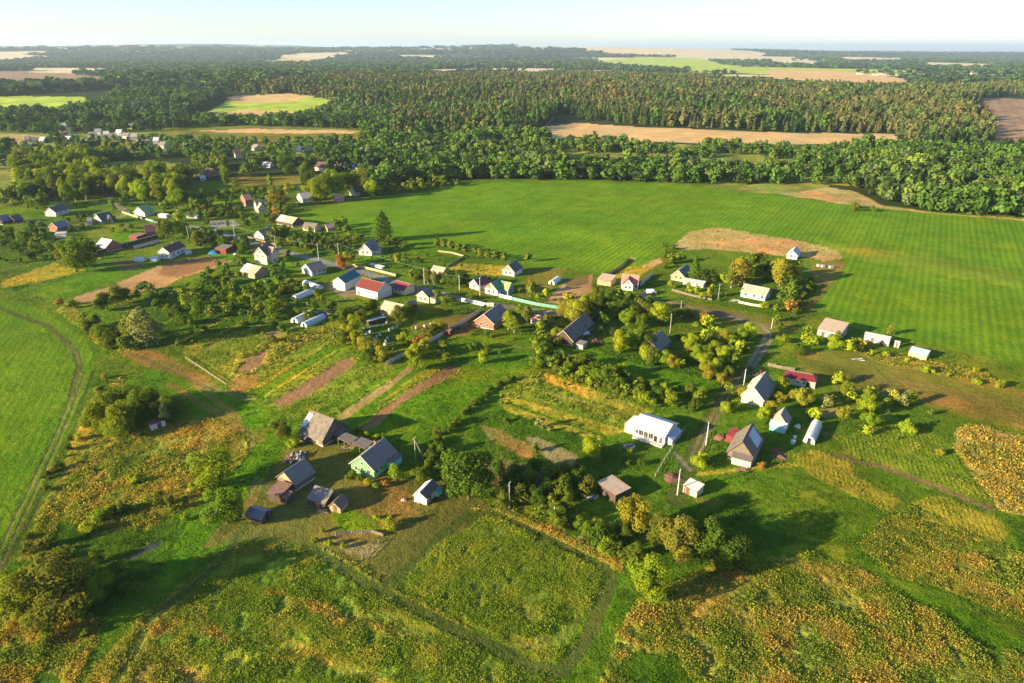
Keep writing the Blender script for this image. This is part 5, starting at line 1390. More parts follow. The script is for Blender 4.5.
slab(bpy.data.objects['white_slope_barn'], 'white_roof_part', [(-6.0, -4.4, 2.36), (-2.8, -4.4, 2.36), (-2.8, -.1, 5.26), (-6.0, -.1, 5.26)], .04, 'whitem')
house('brown_roofed_cottage', 'low cream cottage with brown-grey roof, middle of three in a row at the field tip', 'cottage', (304.8,221.8), (317.8,223.2), 4.6, 6.4, 2.3, wall='cream', roof='slate_o', frame='wood', land='the brown-grey cottage', win_f=(-.5,.2))
house('tan_shed', 'ragged shed with cream-lit roof, rightmost of three in a row at the field tip', 'shed', (324.5,224.0), (335.5,222.2), 4.0, 5.6, 2.2, wall='woodl', roof='tan', frame='wood', land='the ragged cream-lit shed')
house('pale_roofed_house', 'house with pale roof and white end wall at the left tip of the big field', 'house', (298.6,193.0), (310.0,191.6), 6.0, 9.6, 3.0, wall='white', roof='pale', land='the pale-roofed house', win_f=(-.5,.4))
o, L2, w2 = house('white_double_house', 'white house with dark grey roof beside the brick house', 'house', (254.4,200.8), (268.0,199.0), 7.0, 8.6, 3.4, wall='white', roof='slate_d', land='the white dark-roofed house', win_f=(.3,.7))
wing(o, -.4 * L2, -w2 - 3, 0, 5.4, 6.0, 3.2, 'cream', 'tan', 'front_wing', wins=(0,), lgw=1)
house('brick_house', 'tall red brick house with reddish roof left of the white dark-roofed house', 'house', (241.8,194.6), (249.4,193.4), 7.6, 8.0, 4.6, wall='brick', roof='salmon', land='the tall brick house', win_f=(-.3,.4))
house('orange_hut', 'orange-walled hut with rusty roof half hidden under the bright green trees', 'hut', (333.5,194.4), (341.5,193.2), 5.0, 6.4, 2.8, wall='woodl', roof='salmon', land='the orange-walled hut')
house('brown_white_house', 'white and brown house behind the bright green trees', 'house', (351.5,187.4), (359.6,186.0), 6.0, 7.2, 3.0, wall='white', roof='brown')
# left group
house('green_roofed_cottage', 'white cottage with light green and dark green roof slopes on the left side', 'cottage', (137.4,206.6), (147.4,203.8), 6.4, 8.4, 2.8, wall='white', roof='lgreen', roof_b='green', land='the light-green-roofed cottage', win_f=(-.4,.3))
shed('white_low_shed', 'low white sheet shed right of the light-green-roofed cottage', 'shed', [(159.4,212.6), (168,213.6), (167,215.4), (158.6,214.4)], (2.4,2.4,2.0,2.0), wall='white', roof='whitem')
shed('white_low_shed', 'low greyish-white shed far right of the light-green-roofed cottage', 'shed', [(187.4,213.8), (198.6,214.2), (198,216), (186.6,215.4)], (2.2,2.2,1.8,1.8), wall='grey', roof='filmb')
house('brown_roofed_house', 'red-brown house with dark brown roof inside the long fence', 'house', (143.6,225.0), (158.2,223.4), 6.2, 8.4, 3.0, wall='brick', roof='brown', land='the dark brown-roofed house', win_f=(-.4,.3))
shed('red_shed', 'low red shed with rusty roof left of the dark brown-roofed house', 'shed', [(133.5,232), (142,232.8), (141,237.4), (132.6,236.4)], (2.6,2.6,2.2,2.2), wall='redw', roof='rust')
fence('long dark fence with white top rail', [(97.5,255), (112,250.8), (128,246.4), (146,241.6), (165,236.8)], 2.2, 'woodd', cap='trim', pw=4, land='the long dark fence')
fence('whitewashed wall below the right half of the long dark fence', [(134,249), (146,245.8), (160,242)], 1.6, 'white', pw=4, cat='wall', name='wall')
house('whitewashed_house', 'long whitewashed house with red-brown roof and small dark windows above the ploughed strip', 'house', (162.5,247.6), (179.0,240.2), 6.0, 6.6, 3.4, wall='white', roof='brown', roof_b='red', win_f=(-.55,.0,.5), win_l=(-.4,.3), chim=.3, land='the long whitewashed house', oh=.25, ww=1.0)
tunnel('small rounded white film tunnel left of the whitewashed house, left one of two', (135.5,260.4), (145.5,261), 6, 1.9, W=3.4, land='the left film tunnel')
tunnel('small rounded white film tunnel close to the whitewashed house, right one of two', (151.8,260), (159.2,260.2), 5, 1.9, W=3.4)
tunnel('tiny white film shelter right of the whitewashed house', (184.5,254.6), (191,253), 5, 1.7, W=3.0)
house('tan_brick_house', 'house with pale tan roof and red creeper at the end of the long fence', 'house', (101.6,237.6), (112.4,239.6), 6.0, 9.0, 2.8, wall='brick', roof='pale', roof_b='pale', land='the pale tan-roofed house', win_f=(-.6,), chim=.2)
house('white_gable_cottage', 'cottage with white lit gable and dark grey roof before the meadow', 'cottage', (48.4,207.4), (62.4,203.4), 5.8, 7.2, 3.0, wall='white', roof='slate_d', land='the white-lit gable cottage', win_f=(-.2,.5))
o, L2, w2 = house('blue_grey_cottage', 'cottage with blue-grey roof and pinkish wall below the white-gabled one', 'cottage', (51.6,222.6), (64.0,219.8), 5.4, 7.0, 2.8, wall='brick', roof='slate_b', land='the blue-grey roofed cottage', win_f=(-.5,))
shed('white_low_shed', 'low white-walled shed in front of the blue-grey roofed cottage', 'shed', [(55.4,231.8), (66.4,231.4), (66,233.4), (54.6,233.8)], (2.8,2.8,2.4,2.4), wall='white', roof='pale')
o, L2, w2 = house('porch_cottage', 'dark grey-roofed cottage with pinkish front gable behind the big dark tree', 'cottage', (95.6,213.8), (109.4,211.2), 6.0, 7.6, 2.8, wall='grey', roof='slate_d', land='the porch cottage', win_f=(-.6,.8))
wing(o, .2 * L2, -w2 - 1.6, 0, 3.6, 4.8, 2.8, 'cream', 'slate_d', 'front_gable', wins=(0,))
shed('white_low_shed', 'small white shed left of the cottage with pinkish front gable', 'shed', [(87,217.6), (92,217.2), (91.6,221), (86.4,221.4)], (3,3,2.6,2.6), wall='white', roof='slate_b')
house('dark_barn', 'dark grey barn at the far left edge of the village', 'barn', (-4,216.2), (7.6,213.8), 5.0, 7.0, 2.4, wall='woodd', roof='slate_b', frame='wood', land='the dark barn at the left edge')
house('dark_barn', 'second dark barn, right of the one at the left edge', 'barn', (9.4,215.4), (18.8,213.6), 4.8, 6.6, 2.4, wall='woodd', roof='slate_d', frame='wood')
pile('scrap_pile', 'row of grey boards and scrap left of the blue-grey roofed cottage', 'scrap pile', (33,221), 12, 4, 1.8, 60, ('plank', 'slate', 'whitem'), 31)
shed('red_shed', 'dark red shed right of the blue tarpaulin', 'shed', [(219,243), (230,244.4), (229.4,250), (218,248.6)], (3.2,3.2,2.5,2.5), wall='redw', roof='slate_o', land='the dark red shed by the tarpaulin')
heap('tarp_heap', 'heap under a bright blue tarpaulin at the end of the ploughed strip', 'covered heap', (213.6,253.4), 2.9, 1.8, 1.6, 'tarpb', seed=3)
heap('tarp_heap', 'small white film-covered heap on the grass right of the dark red shed', 'covered heap', (235.6,254.4), 1.5, 1.0, .8, 'film', seed=7)
pile('rubble_pile', 'long grey rubble heaps along the upper street', 'rubble pile', (221,223.5), 24, 6, 1.3, 90, ('concrete', 'plank'), 41)
# further houses in the woods
for (r1, r2, zr, W_, zw, wl, rf, lb, ld) in [
  ((233.0,149.6), (239.6,149.2), 7, 11, 3.6, 'white', 'brown', 'white house with red-brown roof deep in the left woods', 'the white house in the woods'),
  ((253.6,144.0), (258.4,144.6), 6, 8, 3, 'cream', 'slate', 'small cream house between woods and yellow field', 'the cream house by the yellow field'),
  ((297.2,146.2), (301.6,146.4), 6, 8, 3, 'white', 'pale', 'small white house below the tan field', 'the small white house below the tan field'),
  ((303.6,146.6), (310.4,146.0), 6, 9, 3, 'woodd', 'slate', 'dark barn right of the small white house below the tan field', None),
  ((206.6,168.2), (213.0,168.6), 6, 9, 3, 'brick', 'brown', 'reddish hut deep in the left woods', 'the reddish hut'),
  ((200.0,175.4), (205.0,175.2), 4, 6, 2.4, 'white', 'whitem', 'tiny white shed below the reddish hut', None),
  ((263.6,161.8), (271.6,162.0), 4.5, 8, 2.6, 'white', 'whitem', 'low white-roofed house in the middle of the woods', 'the low white-roofed house'),
  ((318.0,161.6), (327.0,162.6), 7, 10, 3.4, 'cream', 'brown', 'house with red-brown roof at the right end of the woods', 'the red-brown house at the woods'),
  ((334.0,161.4), (360.0,163.6), 5.5, 9, 3, 'white', 'slate', 'long low farm building with grey roof at the edge of the woods', 'the long farm building')]:
    house('house', lb, 'house', r1, r2, zr, W_, zw, wall=wl, roof=rf, land=ld, win_f=(-.5,.5))
# far hamlet
HM = [(27,137.6,8,'slate','wood','lone grey barn at the left end of the far hamlet'),(34,138.4,8,'slate','cream','low grey-roofed house, leftmost of the far hamlet'),(43,138.2,7,'pale','grey','pale-roofed hut beside the leftmost house of the far hamlet'),
 (63,124.4,9,'whitem','white','white-roofed house standing highest in the far hamlet'),(57,132.2,9,'slate','white','grey-roofed house left of the hamlet centre'),(68,137.6,8,'whitem','white','bright white gable house in the left part of the far hamlet'),
 (72,129.6,9,'slate_b','grey','blue-grey roofed house behind the bright white gable house'),(66,132.6,8,'brown','cream','brown-roofed house in the left part of the far hamlet'),(92,133.4,11,'slate','white','long grey roof in the middle of the far hamlet'),
 (98,130.2,9,'slate_b','white','blue-grey roof behind the long grey roof of the far hamlet'),(106,132.6,8,'pale','white','pale roof in the middle of the far hamlet'),(112,134.6,9,'slate','cream','grey roof right of the hamlet centre'),
 (119,131.0,8,'whitem','white','white cube house near the dark tree of the far hamlet'),(126,134.2,9,'slate','white','grey-roofed white house right of the white cube house'),(132,124.8,9,'slate_b','white','long house behind the far hamlet at the field edge'),
 (134,135.0,9,'tan','grey','tan roof in the right part of the far hamlet'),(139,141.4,8,'slate','white','grey roof nearest to us in the far hamlet'),(146,141.0,10,'slate_d','grey','dark long roof in the right part of the far hamlet'),
 (151,136.6,8,'slate','white','grey roof with white gable, right part of the far hamlet'),(156,138.6,8,'whitem','white','white-roofed shed near the right end of the far hamlet'),(163,143.0,8,'slate','cream','low grey house at the right end of the far hamlet'),(185,144.6,7,'pale','white','pale hut beyond the right end of the far hamlet')]
for (cx, cy, w_, rf, wl, lb) in HM:
    house('house', lb, 'house', (cx - w_ * .36, cy - 1.6), (cx + w_ * .36, cy - 1.6 + random.uniform(-.25,.25)), 6.5, 8.5, 3.4, wall=wl, roof=rf, win_f=(-.5,.5))
LAND.append((100., 134., 'the far hamlet'))
FV = [(398,58.5),(401,57.5),(405,58.2),(396,66.6),(402,65.4),(405,66),(408,64.6),(428,58.8),(431,59.6),(437,58.6),(441,60),(452,64.8),(412,60.6),(388,65.6)]
for i, (cx, cy) in enumerate(FV):
    house('house', 'tiny pale house of the distant village on the horizon side of the forest', 'house', (cx - 1.2, cy), (cx + 1.2, cy), 10, 14, 7, wall='white', roof=('whitem','pale','slate')[i % 3], win_f=(0,))
    COL.objects[-1] if False else None
for o in list(COL.objects):
    if o.get('label', '').startswith('tiny pale house of the distant'): o['group'] = 'tiny houses of the distant village'
for i, (cx, cy) in enumerate([(860,72.4),(876,73.2),(880,73),(966,76.4),(974,72.6)]):
    house('barn', ['low pale farm barn before the far tan field, leftmost', 'low pale farm barn in the far farm, second from left', 'small barn touching the second barn of the far farm', 'pale barn behind the pine ridge on the right', 'tiny white barn farthest right behind the pine ridge'][i], 'barn', (cx - 3, cy), (cx + 3, cy), 8, 14, 5, wall='cream', roof='tan', win_f=(0,))

# ------------------------------------------------------------------ poles and wires
p1 = pole('leaning grey pole with brace at the hedge right of the green house', (415.6,458.6), 6.6, brace=(424.4,458.6))
p2 = pole('bare grey pole in the foreground right of the big dark tree', (509.4,508.4), 7.4)
p3 = pole('pale pole beside the earth heap left of the small white-roofed shed', (677.3,495), 7.4, pale=True)
p4 = pole('pale pole beside the track left of the low dark red shed', (705.8,445.7), 7.4, pale=True)
p5 = pole('pale pole beside the track behind the steep-roofed cream house', (743,389), 7.0, pale=True)
p6 = pole('pole standing where the dirt road meets the track, left of a pair', (770,337), 7.2, pale=True)
p7 = pole('pole at the yard of the timber-gabled house', (718,300), 7.4)
p8 = pole('pole beside the grey orchard house', (669.8,333), 8.0)
p9 = pole('short pole at the bend of the dirt road', (680.5,312), 5.0)
p10 = pole('tall pale pole on the street before the dark clump of trees', (459.6,293.5), 8.2, pale=True)
p11 = pole('tall pole on the street left of the green-roofed house', (480,295.5), 8.2, pale=True)
p12 = pole('street pole left of the brown-roofed hut', (424.4,284.7), 7.8, pale=True)
p13 = pole('street pole behind the pale blue grey-roofed house', (318.7,259), 7.8, pale=True)
p14 = pole('street pole left of the white steep-gabled house', (339,258), 7.8, pale=True)
p15 = pole('street pole between the two-storey house and the cottage', (276,250), 7.8, pale=True)
p16 = pole('street pole beside the rubble heaps', (235,238.5), 7.8, pale=True)
p17 = pole('pale pole low in the shrubs of the foreground', (554,523), 4.5, 0, pale=True)
p18 = pole('street pole near the right end of the upper lane', (189,240), 8.0, pale=True)
for a, b, lb in ((p16, p15, 'power line along the upper street'), (p15, p13, 'power line past the two-storey house'), (p13, p14, 'power line before the white steep-gabled house'),
                 (p14, p12, 'power line along the middle street'), (p12, p10, 'power line across the street trees'), (p10, p11, 'power line before the dark red-roofed cottage'), (p3, p4, 'power line along the grass track'), (p4, p5, 'power line past the log house'),
                 (p5, p6, 'power line up to the dirt road'), (p7, p9, 'power line over the dirt road')):
    wire(lb, a, b)
fence('short pale rail fence beside the track in front of the log house', [(698,458), (703,448), (708.5,432)], 1.0, 'pole', rails=True)
fence('stick fence between farmyard and mown slope', [(362,560), (373,549), (384,537)], 1.0, 'wood', rails=True)
fence('brushwood fence at the lower end of the vegetable strips', [(186,359), (197,366), (212,376), (227,386)], .9, 'woodl', rails=True)

for c_, L_, W_2, h_, n_, ms_, lb_ in [((348,448),3,1.6,1.0,30,('woodl','wood'),'small stack of split firewood in the farmyard before the open sheds'),((321,512),2,1.4,.7,20,('wood','plank'),'low heap of grey boards before the square grey shed'),
   ((628,447),3,2,.8,30,('plank','whitem'),'clutter of boards and white pails before the white-roofed house'),((744,470),2.4,1.4,.6,20,('rust','wood'),'small heap of rusty scrap before the tall grey log house'),
   ((776,398),2.5,1.5,.8,22,('plank','rust'),'small board heap between the steep-roofed cream house and the bungalow'),((592,498),2.4,1.4,.8,20,('whitem','slate'),'white and grey scrap left of the tan-roofed shed'),
   ((858,360),4,1.2,.5,26,('whitem','plank'),'strip of pale scrap among the bushes below the tan-roofed corner barn'),((893,357),3,1.2,.5,20,('whitem','rust'),'pale boards on the bank below the small outhouse'),
   ((735,301),3,1.6,.8,20,('whitem','wood'),'white sheets on the lawn left of the tan-roofed turquoise house'),((418,309),4,2.5,.9,40,('plank','slate','wood'),'clutter of boards in the yard below the pale yellow house'),
   ((500,322),3,2,.8,24,('wood','rust'),'firewood heap at the right foot of the brick-gabled house'),((264,281),3,2,.9,24,('whitem','plank'),'scrap heap before the low barn with a white slope')]:
    pile('scrap_pile', lb_, 'scrap pile', c_, L_, W_2, h_, n_, ms_, int(c_[0]))
for lb_, pts_, h_, m_ in [('grey board fence behind the steep-roofed cream house', [(768,366),(781,369),(795,371)], 1.2, 'wood'), ('picket fence before the tan-roofed turquoise house', [(738,303),(752,306),(770,308.5)], 1.1, 'cream'),
   ('grey picket fence before the timber-gabled house', [(672,291),(690,296),(712,301)], 1.1, 'wood'), ('board fence before the two-storey cream house', [(236,258),(246,268),(262,276)], 1.2, 'wood'),
   ('pale green board fence before the light-green-roofed cottage', [(122,213),(134,217),(142,219.5)], 1.4, 'lgreen'), ('turquoise fence right of the light-green-roofed cottage', [(146,220),(158,223.5),(168,226)], 1.2, 'tealw'),
   ('board fence along the upper street below the cottage', [(248,238),(262,242),(282,247)], 1.2, 'wood'), ('board fence around the farm garden', [(336,536),(352,534),(372,533),(384,537)], .9, 'wood')]:
    fence(lb_, pts_, h_, m_, pw=2.6)
# ------------------------------------------------------------------ trees and bushes one by one
def one(px, py, kind, h, wf, pal, label=None): PL.append((px, py, kind, h, wf, pal, label))
one(469,499,'broad',14.5,1.12,'dark','very large dark green tree with heavy round crown right of the small white shed')
one(648,603,'broad',10.5,1.0,'fresh','bright yellow-green tree at the corner of the square maize plot')
one(636,535,'broad',10,1.05,'gold','golden yellow tree hiding the tan-roofed shed')
one(677,562,'broad',10.5,1.05,'tan','golden olive tree beside the dark bush in the foreground')
one(692,556,'round',8,1.2,'dark'); one(660,545,'broad',8,1.0,'olive')
one(712,560,'round',10.5,1.15,'dark','wide dark green shrub-like tree right of the golden olive tree')
one(742,564,'cone',7.0,.9,'mid','small cone-shaped green tree standing alone in the lower right meadow')
one(722,570,'bush',3.6,1.0,'mid')
one(215,484,'round',10.0,1.12,'fresh','light green round tree left of the long grey barn')
one(228,523,'round',10.6,1.05,'mid','denser green tree left of the blue-grey shed')
one(281,440,'round',7.4,.95,'olive','olive round tree left of the large torn-roofed barn')
for (x, y, h, w, p) in [(100,428,7,1.3,'mid'),(112,420,8,1.25,'dark'),(126,430,8,1.3,'mid'),(128,412,8.5,1.3,'dark'),(142,414,8,1.3,'dark'),(158,412,7,1.3,'dark'),(170,416,6,1.3,'dark'),(118,436,5.5,1.4,'mid'),(166,424,6,1.1,'bluegr')]:
    one(x, y, 'round', h * 1.12, w, {'dark': 'mid', 'mid': 'fresh', 'bluegr': 'bluegr'}[p])
one(58,612,'willow',12,1.3,'olive','big spreading olive willow in the lower left corner')
one(26,606,'willow',8.5,1.2,'fresh'); one(36,622,'bush',4,1.2,'olive'); one(90,604,'willow',8.5,1.1,'mid'); one(48,640,'bush',3,1.2,'mid')
one(100,520,'bush',3.2,1.2,'fresh'); one(112,515,'bush',2.8,1.2,'fresh'); one(122,512,'bush',3.0,1.2,'olive'); one(88,532,'bush',3.0,1.2,'lime')
one(137,484,'bush',2.4,1.1,'lime','low yellow-green bush alone in the orange meadow'); one(131,480,'bush',1.8,1,'lime')
one(161,505,'fruit',4,.85,'olive'); one(171,510,'fruit',3.8,.8,'olive'); one(185,506,'fruit',3,.8,'olive'); one(195,492,'fruit',3.6,.8,'fresh'); one(186,520,'bush',2,1,'fresh')
one(120,582,'poplar',5.5,1.5,'mid'); one(128,592,'bush',2.6,1.1,'dark'); one(140,590,'bush',2,1.1,'mid')
one(147,347,'birch',15.5,1.25,'silver','tall pale grey-green tree beside the crossing of the meadow tracks')
one(134,344,'birch',12,1.2,'olive'); one(158,345,'birch',10,1.1,'silver')
for (x, y, h, w, p) in [(86,330,6,1.1,'mid'),(92,336,7,1.1,'olive'),(104,342,7.5,1.1,'mid'),(112,348,6.5,1.2,'dark'),(118,340,6,1.2,'olive'),(97,326,5,1.2,'dark'),(126,350,5,1.2,'dark'),(108,310,8,1.0,'dark'),(118,306,9,1.0,'mid'),(126,303,7,1.1,'dark'),(100,312,6,1.1,'dark'),(60,306,3.5,1.3,'rust'),(72,308,3.6,1.2,'olive')]:
    one(x, y, 'broad', h, w, p)
one(383,241,'cone',17,.98,'dark','tall dense cone-shaped dark tree above the white steep-gabled house')
for (x, y, h) in [(376,246,5.5),(390,247,6),(398,246,6),(404,250,5)]: one(x, y, 'broad', h, 1.1, 'mid')
one(77,272,'broad',17,1.0,'mid','huge green tree at the left end of the long dark fence'); one(90,266,'broad',12,1.0,'dark'); one(66,268,'poplar',12,1.4,'olive')
for (x, y, h, p) in [(318,203,17,'fresh'),(326,199,18,'mid'),(338,197,18,'fresh'),(346,194,17,'mid'),(356,193,16,'mid'),(311,200,12,'fresh'),(366,196,14,'olive'),(372,198,13,'lime'),(330,190,16,'fresh'),(362,186,14,'gold')]:
    one(x, y, 'broad', h, 1.0, p)
one(167,240,'broad',12,1.15,'mid','broad green tree behind the long whitewashed house'); one(178,236,'broad',10,1.1,'fresh'); one(200,246,'broad',9,1.2,'olive'); one(208,240,'broad',8,1.2,'mid')
one(177,210,'broad',14,1.1,'fresh'); one(188,208,'broad',12,1.1,'mid'); one(168,212,'broad',9,1.1,'mid'); one(180,222,'broad',7,1.1,'lime'); one(196,214,'broad',10,1.0,'mid')
one(275,207,'poplar',13,1.6,'gold','slender golden tree before the white dark-roofed house'); one(282,207,'poplar',12,1.5,'olive'); one(270,212,'broad',7,1.1,'olive'); one(276,217,'broad',7,1.1,'rust'); one(288,196,'birch',10,1.1,'gold')
one(276,240,'broad',8,1.2,'olive'); one(284,238,'broad',8,1.2,'mid'); one(310,236,'broad',5,1.2,'lime'); one(292,244,'broad',5,1.3,'mid')
one(338,232,'broad',7,1.2,'dark'); one(347,234,'broad',6,1.3,'dark'); one(343,226,'broad',6,1.3,'mid')
one(342,270,'fruit',7.5,1.0,'rust','rusty orange tree behind the teal-roofed house'); one(347,266,'poplar',8,1.3,'gold'); one(352,263,'broad',5,1.0,'olive')
one(398,262,'fruit',5,.9,'gold')
one(106,246,'fruit',6,.9,'rust','rusty red creeper bush before the pale tan-roofed house')
for (x, y) in [(438,247.5),(444,248.5),(451,250),(458,252),(465,253.5),(475,256),(481,258),(488,259.5),(496,260.5),(504,262),(528,262)]:
    one(x, y, 'poplar', 5.2, 1.5, 'olive')
for (x, y, h, k, p) in [(419,283,7,'broad','dark'),(428,284,8,'birch','olive'),(434,285,7,'birch','silver'),(450,285,7.5,'round','dark'),(459,287,8,'round','dark'),(442,284,6,'broad','mid'),(466,286,6,'round','dark'),(414,280,6,'broad','mid')]:
    one(x, y, k, h, 1.05, p)
for (x, y, h, k, p) in [(345,322,6,'round','mid'),(356,318,5.5,'broad','dark'),(366,314,5,'round','dark'),(374,312,6,'round','mid'),(362,324,6,'broad','olive'),(354,332,7,'broad','lime'),(350,340,6.5,'broad','gold'),(343,345,6,'broad','olive'),(358,345,6,'broad','lime'),(366,352,6.5,'broad','gold'),(376,358,7,'broad','olive'),(382,362,6,'broad','gold'),(370,362,6,'round','dark'),(336,342,5,'broad','olive'),(346,334,6,'broad','olive'),(398,322,7,'broad','olive'),(408,318,7,'round','mid'),(437,302,5.5,'round','mid'),(446,306,5,'round','mid'),(470,300,3.5,'round','mid')]:
    one(x, y, k, h, 1.1, p)
for (x, y, h, k, p) in [(404,340,3.6,'bush','lime'),(412,344,3.6,'bush','fresh'),(418,346,4,'bush','rust'),(425,352,5.5,'fruit','gold'),(415,360,7,'fruit','lime'),(418,370,6,'fruit','fresh'),(430,336,5,'bush','olive'),(438,332,5,'bush','fresh'),(444,352,4.5,'fruit','olive'),(448,362,4,'fruit','mid'),(483,364,5,'fruit','lime'),(474,350,4,'bush','dark'),(487,355,3,'bush','mid')]:
    one(x, y, k, h, 1.15, p)
for (x, y, h, p) in [(508,330,8,'lime'),(514,333,7,'fresh'),(520,318,6,'fresh'),(527,322,7,'olive'),(540,332,5,'lime'),(546,326,5,'olive'),(530,298,5.5,'fresh'),(538,302,4,'fresh'),(546,301,6,'lime')]:
    one(x, y, 'birch', h, 1.3, p)
one(530,293,'round',6.5,.85,'gold','golden round tree on the olive plot behind the turquoise fence')
one(575,324,'broad',10,1.15,'gold','large golden tree above the old barn with tattered roof'); one(563,318,'broad',8,1.1,'gold'); one(586,312,'broad',8,1.1,'lime'); one(570,306,'fruit',6,1.1,'gold')
for (x, y, h, w, p) in [(598,312,7,1.2,'dark'),(608,308,7,1.2,'dark'),(600,302,7,1.2,'mid'),(612,318,7,1.2,'mid'),(622,312,6,1.3,'dark'),(618,300,6,1.2,'mid'),(604,326,5.5,1.2,'dark'),(626,326,7,1.1,'fresh'),(633,320,6,1.2,'mid'),(640,312,6,1.2,'olive'),(648,318,7,1.1,'olive'),(641,328,6,1.2,'mid'),(630,302,5,1.2,'mid'),(594,320,6,1.2,'dark')]:
    one(x, y, 'broad', h, w, p)
one(660,324,'poplar',9.5,1.9,'lime','narrow bright yellow-green tree behind the grey orchard house')
one(620,353,'broad',8.5,1.0,'lime','broad yellow-green tree left of the grey orchard house'); one(634,350,'broad',8,1.1,'fresh'); one(642,344,'broad',7.5,1.1,'mid'); one(646,352,'broad',7,1.1,'dark')
for (x, y, h, p) in [(646,360,6.5,'lime'),(652,364,6,'olive'),(664,364,6,'fresh'),(671,368,5.5,'gold'),(680,368,3.5,'lime')]: one(x, y, 'fruit', h, 1.15, p)
for (x, y, h, p) in [(690,352,8,'lime'),(698,362,8,'fresh'),(704,370,8,'lime'),(708,380,7.5,'gold'),(716,374,7,'lime'),(722,364,8,'lime'),(714,356,7,'fresh'),(722,386,6,'gold'),(728,378,6,'olive'),(704,340,5,'lime'),(694,345,5,'fresh'),(724,344,7,'gold'),(732,348,6,'mid'),(740,342,7,'fresh'),(748,340,8,'lime'),(739,354,6,'lime'),(734,366,6,'mid'),(746,352,5,'mid'),(718,338,5,'fresh'),(710,346,6,'olive'),(730,396,5,'mid')]:
    one(x, y, 'fruit' if h < 7 else 'broad', h * .84, 1.1, p)
one(704,323,'fruit',5,1.1,'rust'); one(707,328,'fruit',5.5,1.1,'lime'); one(688,318,'bush',3.5,1.4,'dark'); one(676,316,'bush',3.5,1.4,'dark'); one(697,328,'bush',3,1.3,'fresh')
one(694,281,'spruce',13.5,1.35,'dark','dark pointed spruce beside the timber-gabled house'); one(702,282,'broad',7,1.3,'dark'); one(710,282,'broad',6.5,1.3,'dark'); one(680,262,'broad',5,1.3,'mid'); one(672,264,'broad',5,1.3,'mid')
one(738,287,'birch',14.5,1.35,'gold','tall golden birch left of the tan-roofed turquoise house'); one(731,288,'birch',9,1.3,'olive'); one(744,283,'birch',11,1.3,'olive'); one(725,284,'broad',6,1.1,'fresh')
for (x, y, h, p) in [(750,276,8,'dark'),(757,279,7,'mid'),(764,276,8,'dark'),(750,268,7,'mid'),(760,267,8,'olive'),(768,282,7,'dark')]: one(x, y, 'broad', h, 1.1, p)
one(779,287,'birch',13.5,1.3,'gold','tall golden birch before the pale hut by the dry grass'); one(787,287,'birch',9,1.2,'mid'); one(775,280,'birch',11,1.3,'gold'); one(793,284,'birch',10.5,1.3,'gold'); one(796,280,'birch',9,1.2,'lime')
for (x, y, h, p) in [(782,296,6,'dark'),(790,298,6,'mid'),(780,304,5,'dark'),(793,292,6,'dark'),(776,312,4,'mid'),(790,312,5,'rust'),(786,306,5,'dark'),(776,322,4,'mid'),(778,330,4,'dark')]: one(x, y, 'broad', h, 1.2, p)
one(764,308,'bush',3,1.5,'lime'); one(702,298,'bush',3,1.1,'lime'); one(671,288,'fruit',4.5,1.0,'fresh'); one(688,293,'fruit',4.5,1.0,'lime'); one(697,294,'fruit',4,1.0,'lime'); one(708,298,'fruit',5,1.0,'gold'); one(712,288,'bush',2,1,'lime')
for (x, y, h, p) in [(815,346,5,'fresh'),(806,344,4.5,'lime'),(832,350,6,'lime'),(836,344,5,'olive'),(850,352,5,'lime'),(857,350,5,'gold'),(843,350,4,'lime'),(891,335,3.6,'olive'),(808,334,4,'mid')]: one(x, y, 'fruit', h, 1.15, p)
for (x, y, h, k, p) in [(782,392,5,'fruit','lime'),(800,406,6.5,'fruit','gold'),(806,402,5,'fruit','lime'),(838,384,5,'fruit','lime'),(846,396,5,'fruit','fresh'),(850,402,4,'fruit','lime'),(825,408,4,'fruit','silver'),(832,404,3.5,'fruit','olive'),(813,420,4.5,'fruit','lime'),(842,421,5,'fruit','gold'),(866,402,5,'fruit','fresh'),(871,398,4,'fruit','lime'),(866,415,6,'fruit','lime'),(869,426,5,'fruit','fresh'),(866,435,3,'fruit','lime'),(893,400,4,'fruit','gold'),(902,406,4.5,'fruit','silver'),(910,404,4,'fruit','lime'),(886,406,3,'bush','fresh'),(905,432,3.4,'bush','lime'),(912,434,2.5,'bush','lime'),(940,455,2,'bush','gold'),(770,414,5,'fruit','gold'),(763,420,5,'fruit','lime'),(726,414,4.5,'fruit','lime'),(733,410,3.5,'fruit','fresh'),(754,398,4,'bush','olive'),(742,398,4,'bush','gold'),(698,468,4.5,'fruit','lime'),(703,462,3,'fruit','lime'),(780,402,3.5,'bush','gold'),(998,388,2.6,'bush','gold'),(975,372,2,'bush','lime'),(1000,386,2.4,'bush','lime'),(925,372,2.4,'bush','lime'),(776,425,2.5,'bush','rust'),(761,468,2,'bush','rust')]:
    one(x, y, k, h, 1.1, p)
one(590,458,'broad',6.5,1.1,'lime','loose yellow-green tree alone left of the white-roofed house'); one(540,428,'fruit',3.5,.9,'silver'); one(549,432,'fruit',2,.9,'silver'); one(535,452,'fruit',3,1.1,'olive'); one(506,422,'bush',1.6,1.1,'mid')
one(396,480,'fruit',4.8,1.0,'fresh','small bright green tree right of the bright green house'); one(420,482,'fruit',4.2,1.2,'mid'); one(386,486,'bush',1.8,1.2,'rust'); one(368,484,'bush',1.8,1.3,'gold'); one(360,480,'bush',1.8,1.3,'mid'); one(352,478,'bush',2.2,1.3,'mid'); one(376,488,'bush',1.6,1.3,'fresh')
one(388,528,'bush',2.6,1.2,'lime'); one(377,520,'bush',1.5,1.2,'lime'); one(330,546,'bush',1.8,1,'lime'); one(344,548,'bush',1.6,1,'lime'); one(314,542,'bush',1.5,1,'fresh'); one(323,532,'bush',1.3,1,'fresh')
